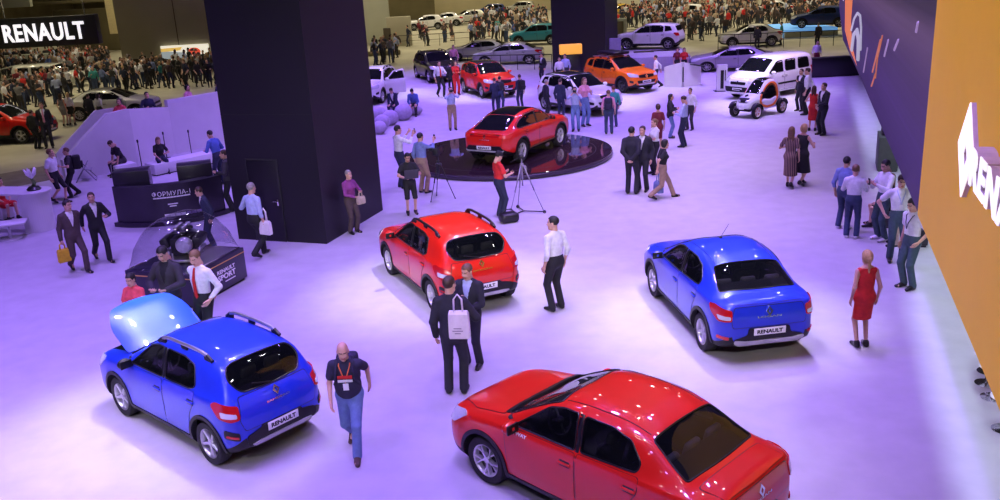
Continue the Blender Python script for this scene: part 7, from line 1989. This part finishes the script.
b = MB(); b.prism(rounded([(sw * .05, -shh * .28), (sw * .30, -shh * .30), (sw * .33, .02), (sw * .26, shh * .25), (sw * .13, shh * .27), (sw * .05, shh * .02)], .2), .034, .042, 0, Ms)
for x in (.09, .27): b.lathe([(0, 0), (.16, 0), (.16, .012), (0, .012)], 16, 1, False, Ms @ Matrix.Translation((sw * x, -shh * .26, .038)))
b.prism([(sw * .09, shh * .02), (sw * .27, shh * .0), (sw * .23, shh * .18), (sw * .13, shh * .19)], .043, .046, 1, Ms); b.build('picture_car', [em('screen_red', (.75, .08, .04), .8), em('screen_dark', (.05, .03, .03), .3)], o)
thing_slab('hanging_banner', 'yellow hanging panel right of the black hanging sign', 'panel', 110, -4, 126, 34, 78, YEL, .3)
thing_slab('beam', 'long olive beam above the black hanging sign', 'beam', 24, -3, 134, 6, 84, OLIVE, .5)
thing_slab('beam', 'pale beam end in the upper left corner', 'beam', -30, -6, 28, 10, 80, PALE, .5)
thing_slab('backdrop_board', 'olive backdrop board behind the black hanging sign', 'board', 60, 6, 140, 52, 95, OLIVE, .4, True)
thing_slab('small_box_sign', 'little dark box sign on the yellow hanging panel', 'sign', 119, 14, 125, 20, 77.6, DBRN, .2)
# middle
thing_slab('booth', 'pale green booth panel just right of the dark tower', 'panel', 340, -30, 385, 34, 84, PALE, .5, True)
thing_slab('booth', 'cream booth wall at the top between the two towers', 'wall panel', 432, -40, 560, 9, 128, CREAM, .5, True)
thing_slab('booth', 'grey-green board left of the far white cars', 'panel', 388, 16, 410, 42, 80, GREIGE, .4, True)
thing_slab('dark_post', 'dark brown post beside the grey-green board', 'post', 385, 28, 390, 52, 78, DBRN, .4, True)
thing_slab('backdrop_board', 'brown backdrop board above the far white cars', 'board', 384, -30, 432, 12, 122, OLIVE, .5, True)
thing_slab('barrier', 'brown low barrier behind the open-door white SUV', 'barrier', 368, 50, 400, 66, 72, OLIVE, .3, True)
# right
thing_slab('big_display', 'pale grey-blue display at the top right of the second tower', 'display', 640, -30, 664, 11, 118, mat('display_pale', (.42, .46, .48), .5), .3, True)
o, w, h = thing_slab('display_case', 'white framed display case right of the second tower', 'case', 606, 18, 626, 46, 70, mat('case_back', (.20, .16, .10), .6), .1, True)
b = MB(); b.ring([(-w / 2, 0), (w / 2, 0), (w / 2, h), (-w / 2, h)], [(-w / 2 + .22, .2), (w / 2 - .22, .2), (w / 2 - .22, h - .2), (-w / 2 + .22, h - .2)], -.4, .0, 0, Matrix.Rotation(R(90), 4, 'X') @ Matrix.Scale(-1, 4, (0, 0, 1))); b.build('case_frame', [PALE], o)
b = MB(); b.box((0, -.15, h / 2), (.16, .3, h), 0); b.build('mullion', [PALE], o)
thing_slab('speaker_board', 'grey upright board behind the orange SUV', 'board', 610, 38, 621, 62, 52.6, mat('board_lilac', (.22, .20, .30), .6), .25, True)
thing_slab('light_box', 'orange-yellow light box before the second tower', 'light box', 560, 44, 582, 55, 51.0, em('lightbox_orange', (.85, .42, .04), .75), .5); lb = [q for q in COL.objects if q.name.startswith('light_box')][0]; lz = lb.location.z; b = MB(); b.box((0, .25, -lz / 2), (1.0, .3, lz), 0, .02); b.build('stand', [BLK], lb); b = MB(); b.box((0, .25, -lz + .02), (1.3, .5, .04), 0, .01); b.build('base', [BLK], lb)
g0, g1 = G(618, 72), G(697, 69.5)
o = empty('car_platform', ((g0.x + g1.x) / 2, 52.4, 0), R(-6), 'lilac-grey car platform carrying the white crossover', 'platform'); b = MB(); b.box((-.1, 3.6, .40), (g1.x - g0.x - .5, 7.2, .80), 0, .02); b.build('deck', [mat('platform_lilac', (.36, .33, .44), .6)], o)
b = MB(); b.box((.3, 3.2, .84), (2.6, .06, .06), 0); b.box((-.6, 3.1, .83), (1.2, .5, .06), 0); b.build('edge_strip', [DBRN], o)
g0, g1 = G(812, 78), G(858, 78)
o = empty('low_wall', ((g0.x + g1.x) / 2 + .3, g0.y + .3, 0), 0, 'black low wall behind the white van', 'barrier'); b = MB(); b.box((0, 0, .46), (g1.x - g0.x + .6, .5, .92), 0, .02); b.build('panel', [DK], o); b = MB(); b.box((0, 0, .95), (g1.x - g0.x + .7, .6, .05), 0, .01); b.build('capping', [BLK], o)
o, w, h = thing_slab('blue_stage', 'light blue lit stage under the far dark blue car', 'stage', 784, 27, 838, 42, 68, em('stage_blue', (.16, .42, .85), .55), 6, True, 'deck'); STAGEZ = h
b = MB(); b.box((0, -.03, .2), (w, .05, .4), 0); b.build('skirting', [PALE], o)

# railings
def railing(px0, py0, px1, py1, hgt, n, label, m=None):
    a, c = G(px0, py0), G(px1, py1); o = empty('railing', a, 0, label, 'railing'); d = c - a; m = m or BLK
    b = MB(); b.tube([(0, 0, hgt), (d.x, d.y, hgt)], .03, 6, 0); b.tube([(0, 0, hgt * .55), (d.x, d.y, hgt * .55)], .014, 6, 0); b.build('rail', [m], o)
    for i in range(n): b = MB(); t = i / (n - 1); b.tube([(d.x * t, d.y * t, 0), (d.x * t, d.y * t, hgt)], .024, 6, 0); b.build('post', [m], o)
railing(452, 70.5, 552, 69.5, .92, 7, 'thin dark railing before the two grey concept saloons')
railing(610, 43.5, 720, 41, 1.0, 8, 'thin dark railing behind the white crossover on its platform')
railing(718, 50, 850, 45, 1.0, 9, 'thin dark railing in front of the pale far saloon')
railing(395, 48, 500, 42.5, 1.0, 8, 'row of slim queue posts before the far white cars', DBRN)

# cars far off
def fcar(fn, px, py, head, color, label, z=0, name='saloon_car', scale=None, **k):
    S = fn(color, hollow=False, detail=1, **k); g = G(px, py, z)
    car, B = build_car(S, name, color, (g.x, g.y, z), R(head), label)
    if scale: car.scale = scale
    return car
GOLD = paint('gold', (.70, .45, .05)); TEAL = paint('teal', (.03, .22, .30)); DBLUE = paint('deep_blue', (.02, .04, .16)); SILV = paint('silver_white', (.60, .60, .54), .2)
fcar(logan, 509, 63.5, 170, GREYP, 'grey concept saloon nearer of the two behind the railing', arch=0, noclad=True, sill=None, rim='twin', scale=(1.12, 1.08, .92))
fcar(logan, 480, 59, 172, GREYP, 'grey concept saloon farther of the two behind the railing', arch=0, noclad=True, sill=None, rim='twin', scale=(1.16, 1.08, .90))
fcar(logan, 732, 69.5, 170, GREYP, 'low grey coupe behind the charging post and white van', arch=0, noclad=True, sill=None, rim='ten', scale=(1.10, 1.1, .86), name='coupe_car')
fcar(suv, 651, 48.3, 153, WHITE, 'white crossover on the lilac-grey platform', z=.80, name='sport_utility_car', rails=None, scale=(1.0, 1.0, .95))
fcar(logan, 750, 46, 172, SILV, 'pale champagne saloon beyond the grey coupe', rim='ten')
fcar(sandero, 820, 27, 160, DBLUE, 'far dark blue car on the light blue stage', z=STAGEZ, name='hatchback_car', rails=None)
fcar(suv, 537, 44, 165, TEAL, 'far teal car left of the second tower', name='sport_utility_car', rails=None)
fcar(sandero, 426, 29.5, 185, WHITE, 'far white car leftmost of the trio between the towers', name='hatchback_car', rails=None)
fcar(logan, 446, 26, 175, WHITE, 'far white car in the middle of the trio between the towers')
fcar(sandero, 468, 23.5, 200, SILV, 'far silver car rightmost of the trio between the towers', name='hatchback_car', rails=None)
fcar(suv, 490, 17, 185, DBLUE, 'very far dark car under the cream booth wall', name='sport_utility_car', rails=None)
fcar(logan, 618, 18.5, 200, GOLD, 'far yellow car at the top right of the second tower', name='coupe_car', z=.2)
fcar(sandero, 685, 20, 175, WHITE, 'far white car at the top among the crowd', name='hatchback_car', rails=None)
fcar(logan, 770, 17, 185, WHITE, 'far pale car at the top right above the champagne saloon')
fcar(suv, 520, 14, 170, SILV, 'very far silver car beside the cream booth wall', name='sport_utility_car', rails=None)
fcar(suv, 6, 141, -6, RED, 'red crossover at the left edge with visitors beside it', name='sport_utility_car', rails=None, rim='twin')
fcar(logan, 115, 117, 2, SILV, 'pale silver saloon behind the lounge parapet', rim='ten', scale=(1.06, 1.03, .97))
wag = fcar(kangoo, 53, 87, -4, SILV, 'pale estate car with its tailgate raised, far left', name='estate_car', scale=(1.10, 1.0, .88))
b = MB(); Mt = Matrix.Translation((-1.95, 0, 1.78)) @ Matrix.Rotation(R(-14), 4, 'Y'); b.box((-.50, 0, 0), (1.0, 1.35, .07), 0, .03, Mt); tg = b.build('raised_tailgate', [SILV], wag, 40)
b = MB(); b.box((-.42, 0, -.045), (.62, 1.05, .03), 0, .01, Mt); b.build('rear_window', [mat('privacy_glass', (0, 0, 0))], tg)

# ------------------------------------------------------------------ the crowd: small figures, each its own object
def crowd_mesh(i, female, stride, sit=False, arm='down', res=.030):
    f = Field(res); pel = np.array([0, 0, .93]); sw = .16 if female else .185
    rr = random.Random(i)
    f.ell(pel, (.115, .165, .13), .05, tg=2 if not female else 1); f.ell((0, 0, 1.10), (.10, .14, .18), .06, tg=1); f.ell((0, 0, 1.28), (.12, .175, .2), .06, tg=1)
    for s in (1, -1):
        f.cap((0, s * .05, 1.44), (-.01, s * sw, 1.40), .055, .058, .04, tg=1)
        hp = np.array([0, s * .085, .90]); an = np.array([s * stride * .5, s * .09, .08]); kn, an = ik(hp, an, .43, .42, (1, 0, 0))
        f.cap(hp, kn, .092, .066, .03, tg=2); f.cap(kn, an, .064, .045, .02, tg=2 if not (female and i % 2) else 0); f.cap(an + np.array([-.03, 0, -.045]), an + np.array([.15, 0, -.05]), .042, .034, .01, tg=4)
        sh = np.array([-.01, s * sw, 1.40]); t, po, _ = ARMS[arm if (s > 0 or i % 3) else 'phone']; el, w = ik(sh, sh + np.array([t[0], t[1] * s, t[2]]), .29, .25, (po[0], po[1] * s, po[2]))
        f.cap(sh, el, .060, .048, .02, tg=1); f.cap(el, w, .047, .036, .015, tg=1 if i % 2 == 0 else 0); f.cap(w, w + (w - el) / np.linalg.norm(w - el) * .10, .036, .03, .01, tg=0)
    f.cap((0, 0, 1.47), (.01, 0, 1.56), .052, .05, .02, tg=0); f.ell((.022, 0, 1.63), (.088, .072, .108), .02, tg=0); f.cap((.09, 0, 1.63), (.108, 0, 1.60), .014, .018, .01, tg=0)
    f.ell((-.012, 0, 1.665), (.100, .083, .098), .005, tg=3)
    if female: f.ell((-.05, 0, 1.56), (.07, .085, .14), .02, tg=3)
    if female and i % 2: f.cap((0, 0, .85), (0, 0, .55), .17, .19, .05, (1, 0, 0), .75, tg=1)
    V, Q = f.mesh(); tg = f.tagat(V); mi = tg[Q[:, 0]]
    me = np_mesh('visitor', V, Q, mi)
    return me
CM = []
for i in range(10):
    me = crowd_mesh(i, i in (2, 5, 8), (.0, .40, .1, .0, .22, .1, .2, .0, .15, .05)[i], arm=('down', 'swing_f', 'hold', 'cross', 'swing_b', 'down', 'phone', 'pocket', 'hold', 'back')[i])
    for k in range(5): me.materials.append(skinm('fair'))
    CM.append(me)
TOPW = {'dark': (['black', 'suit', 'charcoal', 'navy', 'brown'], 'dark'), 'white': (['white'], 'white'), 'pale': (['beige', 'grey', 'lightblue'], 'pale'), 'red': (['red', 'maroon'], 'red'), 'blue': (['blue', 'midblue', 'teal'], 'blue')}
crng = random.Random(11); CPOS = []; CARS = []
for o in list(COL.objects):
    if o.get('category') in ('car', 'van'): CARS.append((o, (Matrix.Translation(o.location) @ Matrix.Rotation(o.rotation_euler.z, 4, 'Z')).inverted()))
for k_, q_ in PEOPLE.items(): CPOS.append((q_['o'].location.x, q_['o'].location.y))
def visitor(px, py, top, where, face=None, z=0, group=None):
    g = G(px, py, z)
    if 110 < px < 235 and g.y > 66.3: return None
    for (x, y) in CPOS:
        if (x - g.x)**2 + (y - g.y)**2 < .36: return None
    for c_, inv in CARS:
        q = inv @ Vector((g.x, g.y, 0))
        if abs(q.x) < 2.65 and abs(q.y) < 1.30: return None
    CPOS.append((g.x, g.y))
    i = crng.randrange(10); o = bpy.data.objects.new('visitor', CM[i]); COL.objects.link(o)
    o.location = (g.x, g.y, z); o.rotation_euler = (0, 0, crng.uniform(-3.14, 3.14) if face is None else R(face)); s = crng.uniform(.93, 1.05); o.scale = (s, s, s)
    ms = [skinm(crng.choice(['fair', 'fair', 'tan', 'pale'])), CL[crng.choice(TOPW[top][0])], CL[crng.choice(['black', 'suit', 'charcoal', 'darkjeans', 'navy'])], HAIRM[crng.choice(['black', 'brown', 'brown', 'light', 'grey', 'blond'])], SHOE]
    for k, m in enumerate(ms): o.material_slots[k].link = 'OBJECT'; o.material_slots[k].material = m
    tag(o, 'visitor in %s top %s' % (TOPW[top][1], where), 'person', group or ('visitors ' + where)); return o
def crowd(n, x0, x1, yf, where, mix='ddddddddwwwpprb', spread=8):
    """n visitors standing between photo columns x0..x1; yf gives the nearest row at a column"""
    key = dict(d='dark', w='white', p='pale', r='red', b='blue'); k = 0; tries = 0
    while k < n and tries < n * 12:
        tries += 1; px = crng.uniform(x0, x1); py = yf(px) - crng.random()**1.3 * spread
        if visitor(px, py, key[crng.choice(mix)], where): k += 1
lin = lambda a, b, x0, x1: (lambda x: a + (b - a) * (x - x0) / (x1 - x0))
crowd(40, -8, 70, lin(118, 104, 0, 70), 'in front of the pale estate car with the raised tailgate', 'ddddwpr', spread=16)
crowd(22, -8, 118, lin(84, 80, 0, 118), 'around the pale estate car with the raised tailgate', spread=16)
crowd(36, 66, 140, lin(98, 92, 66, 140), 'beyond the pale silver saloon', spread=14)
crowd(42, 118, 222, lin(90, 88, 118, 222), 'before the tall greige partition', 'dddddddwb', spread=10)
for (px, py, t, w_) in ((9, 113, 'white', 'beside the red crossover at the left edge'), (20, 112, 'dark', 'behind the red crossover at the left edge'), (31, 108, 'pale', 'just beyond the red crossover at the left edge')): visitor(px, py, t, w_)
crowd(13, 398, 470, lin(48, 43, 398, 470), 'before the trio of far white cars', 'ddddwr', spread=9)
crowd(40, 470, 548, lin(46, 41, 470, 548), 'left of the second tower by the far teal car', 'ddddwwpb', spread=12)
crowd(14, 374, 398, lin(66, 62, 374, 398), 'by the grey-green board near the dark tower', 'dddp', spread=8)
crowd(12, 604, 650, lin(32, 30, 604, 650), 'beyond the white framed display case', 'dddr', spread=8)
crowd(60, 645, 725, lin(44, 40, 645, 725), 'in the far crowd behind the white crossover', 'ddddddwpr', spread=26)
crowd(60, 720, 838, lin(33, 26, 720, 838), 'in the far crowd above the champagne saloon', 'ddddwwp', spread=22)
def own(key, foot, hy, face, label, **k): who(key, foot, hy, face, label, res=.024, **k)
own('sedan_dark', (93, 127), 99, 80, 'man in dark suit at the rear wheel of the pale silver saloon', top='suit', topc='suit', botc='suit')
own('sedan_pale', (103, 126), 99, 70, 'person in pale top beside the man at the pale silver saloon', topc='white', botc='charcoal', female=True, hair='long', hairc='black')
own('greydress', (66, 126), 97, 80, 'woman in grey dress standing behind the pale silver saloon', top='dress', topc='grey', bottom='none', female=True, hair='long', hairc='brown', hips=.6)
own('shortskirt', (73, 125), 98, 100, 'woman in white top and dark skirt beside the woman in grey', topc='white', bottom='skirt', botc='black', female=True, hair='pony', hairc='blond', hips=.6)
own('redtie2', (50, 148), 96, -70, 'man in open dark suit with pink tie near the red crossover', top='suit', topc='suit', botc='suit', tie='pink')
own('darkback', (38, 149), 110, 70, 'man in dark jacket seen from behind near the red crossover', top='jacket', topc='black', under='black', botc='black')
own('farman', (757, 49.5), 30, 80, 'man in dark suit standing behind the low grey coupe', top='suit', topc='suit', botc='suit')
own('stageman', (817.5, 47), 23, 100, 'man in dark clothes before the light blue stage', top='jacket', topc='black', under='black', botc='black')
own('greenman', (781, 45), 26, 170, 'person in green top at the left of the light blue stage', top='tee', topc='teal', botc='charcoal')
own('vanback', (816, 70), 43, -90, 'person in white shirt behind the rear of the white van', topc='white', botc='maroon')
own('redfar', (478, 38), 18, -90, 'person in red among the visitors between the towers', top='tee', topc='red', botc='red')
own('suvpink', (455, 74), 45, -100, 'man in pink shirt behind the black SUV', topc='pink', botc='black')
# people up on the raised lounge, only heads and shoulders over the parapet
for i, (px, py, tc, lab) in enumerate(((141, 106, 'coral', 'person in coral top looking over the white parapet'), (158, 103, 'navy', 'person in navy top seated behind the white parapet'), (178, 99, 'pink', 'person in pink top seated behind the white parapet'), (191, 98, 'navy', 'person in dark blue leaning on the white parapet'))):
    P_, Q_, t_ = ((Bp, Cp, .15), (Bp, Cp, .85), (Cp, Dp, .22), (Cp, Dp, .45))[i]; d_ = (Q_ - P_).normalized(); g = P_.lerp(Q_, t_) + Vector((-d_.y, d_.x, 0)) * .62
    build_person('person', (g.x, g.y, hh), R(-80 + i * 30), lab, h=1.68, topc=tc, botc='black', res=.022, female=i % 2 == 0, hair='bob' if i % 2 == 0 else 'short', hairc='black', arms=('front', 'hold'))

# farther visitors nobody could count: one mass, standing among and beyond the others
def mass():
    V0 = []; rows = []; sets = [(i, crowd_mesh(i, i in (2, 5, 8), (.0, .45, .1, .0, .6, .1, .2, .0, .4, .05)[i], res=.055)) for i in range(4)]
    geo = []
    for i, me in sets:
        a = np.empty(len(me.vertices) * 3, 'f'); me.vertices.foreach_get('co', a); q = np.array([list(p.vertices) for p in me.polygons]); mi = np.empty(len(me.polygons), 'i'); me.polygons.foreach_get('material_index', mi)
        geo.append((a.reshape(-1, 3), q, mi)); 
    pal = ['black', 'suit', 'charcoal', 'navy', 'brown', 'black', 'white', 'beige', 'lightblue', 'red']
    Vs, Qs, Ms = [], [], []; n = 0
    zones = [(290, 640, 845, lin(33, 26, 640, 845), 24), (50, 474, 548, lin(33, 29, 474, 548), 10), (120, -10, 222, lin(80, 74, -10, 222), 12), (30, 600, 650, lin(26, 25, 600, 650), 8)]
    for (cnt, x0, x1, yf, sp) in zones:
        k = 0; t = 0
        while k < cnt and t < cnt * 10:
            t += 1; px = crng.uniform(x0, x1); py = yf(px) - crng.random() * sp; g = G(px, py)
            if any((x - g.x)**2 + (y - g.y)**2 < .3 for x, y in CPOS): continue
            bad = (110 < px < 235 and g.y > 66.3) or (px < 60 and 72 < g.y < 76) or g.y > 115
            for c_, inv in CARS:
                q = inv @ Vector((g.x, g.y, 0))
                if abs(q.x) < 2.6 and abs(q.y) < 1.2: bad = True
            if bad or g.y > 160 or g.x < -70 or g.x > 76: continue
            CPOS.append((g.x, g.y)); v, q, mi = geo[crng.randrange(4)]; a = crng.uniform(0, 6.28); s = crng.uniform(.95, 1.06)
            c, s_ = math.cos(a) * s, math.sin(a) * s
            Vs.append(np.stack([v[:, 0] * c - v[:, 1] * s_ + g.x, v[:, 0] * s_ + v[:, 1] * c + g.y, v[:, 2] * s], 1)); Qs.append(q + n)
            m = mi.copy(); tc = 5 + crng.randrange(len(pal)); m[mi == 1] = tc; Ms.append(m); n += len(v); k += 1
    me = np_mesh('crowd', np.concatenate(Vs), np.concatenate(Qs), np.concatenate(Ms))
    o = obj('crowd', me, [skinm('fair'), CL['black'], CL['charcoal'], HAIRM['brown'], SHOE] + [CL[k] for k in pal])
    tag(o, 'dense mass of far-off visitors filling the hall at the top', 'crowd', kind='stuff')
mass()
camera()
w = bpy.data.worlds.new('hall_air'); SC.world = w; w.use_nodes = True
w.node_tree.nodes['Background'].inputs[0].default_value = (.030, .025, .045, 1); w.node_tree.nodes['Background'].inputs[1].default_value = .6
vs_ = SC.view_settings; vs_.view_transform = 'Standard'; vs_.look = 'None'; vs_.gamma = 1; vs_.use_curve_mapping = False; vs_.exposure = 0
# purple wash over the stand
for i in range(-3, 4):
    for j in range(0, 9):
        x, y = i * 5.2, 3 + j * 6.5
        if y < 30 and x > WA.x - (WA.y - y) * .342 - 1.5: continue
        if x < -12 and y > 22: continue
        spot((x, y, 11), (x, y, 0), 3050, PURPLE, 96, 1.0, .25)
for (px, py) in ((870, 430), (850, 330), (850, 240)):
    g = G(px, py); spot((g.x - 1.5, g.y, 10.5), g, 1300, PURPLE, 60, 1.0, .25)
# white lamps on the cars: a key from beyond and a softer one from the camera's side
for (px, py, pw) in ((165, 430, 1), (60, 440, .18), (440, 285, 1), (585, 290, .22), (720, 320, 1), (640, 325, .15), (640, 450, .42), (540, 150, .7), (480, 95, 1), (600, 104, 1), (645, 92, .5), (760, 104, 1), (392, 95, .8)):
    g = G(px, py)
    spot((g.x + 1.2, g.y + 4.0, 10.5), g, 3500 * pw, WHITEL, 32, 1.0, .12)
    spot((g.x - 2.4, g.y - 2.6, 10.5), g, 1900 * pw, WHITEL, 34, 1.0, .12)
g = G(150, 310, 1.3); spot((g.x - 4.5, g.y + 1.5, 10.5), g, 26000, (.35, 1.0, .80), 11, .9, .15)  # added turquoise spot that pushes the open bonnet towards cyan
for (px, py) in ((740, 190), (640, 230), (740, 140), (660, 160)):
    g = G(px, py); spot((g.x, g.y, 10.5), g, 1500, (1.0, .72, .90), 60, 1.0, .2)  # added pinkish lamps that lighten the floor in mid-stand
for (px, py, pw) in ((650, 50, 5200), (775, 92, 3200), (505, 62, 1800), (755, 116, 1500), (683, 84, 1800)):
    g = G(px, py); spot((g.x - 1, g.y - 4, 10.5), g, pw, WHITEL, 36, 1.0, .15)
# added front lamps behind the camera, to brighten people and cars
for (x, tx, ty, pw) in ((-9, -5, 16, 3400), (-3, -1, 22, 3600), (3, 3, 20, 3400), (6, 6, 30, 5200), (-4, 0, 38, 5500), (0, 1, 10, 900)):
    spot((x, -3, 11), (tx, ty, .8), pw, (1.0, .93, .97), 38, 1.0, .2)
for (x, y) in ((-21, 37), (-18, 34), (-25, 40)): spot((x, y, 12), (x, y, 0), 1500, WARM, 58, .9, .2)
# small bare lamps along the trusses
for i in range(-2, 3):
    for j in range(0, 7):
        spot((i * 4.2 + (j % 2) * 1.5, 2 + j * 5.0, 10.2), (i * 4.2, 2 + j * 5.0, 0), 40, WHITEL, 150, .3, .14)
# lamps behind the hanging wall light the strip of floor beyond it
for k in range(9):
    p = WA + wu * (-8 + k * 4) - wn * .95; spot((p.x, p.y, 6.4), (p.x - wn.x * .8, p.y, 0), (380 + 40 * k if k < 6 else 620), (.66, .80, 1.0), 116, .6, .4)
# added warm lamps, put in to brighten the orange wall
for t in (-.05, .2, .45):
    p = WB.lerp(WA, t) + wn * 6; spot((p.x, p.y, 11), (p - wn * 6 + Vector((0, 0, 4)))[:], 500, (1.0, .84, .55), 60, 1, .2)
# warm high-bay lamps of the hall
for (x0_, x1_, y0_, y1_, nx_, ny_, pw, an) in ((-38, -23, 42, 60, 3, 4, 2300, 76), (-30, 44, 70, 100, 8, 4, 2500, 130), (-46, 52, 108, 156, 7, 4, 4000, 140), (16, 40, 57, 63, 3, 1, 2600, 80)):
    for i in range(nx_):
        for j in range(ny_):
            x = x0_ + (x1_ - x0_) * i / max(1, nx_ - 1); y = y0_ + (y1_ - y0_) * j / max(1, ny_ - 1)
            spot((x, y, 14), (x, y, 0), pw, WARM, an, .8, .3)
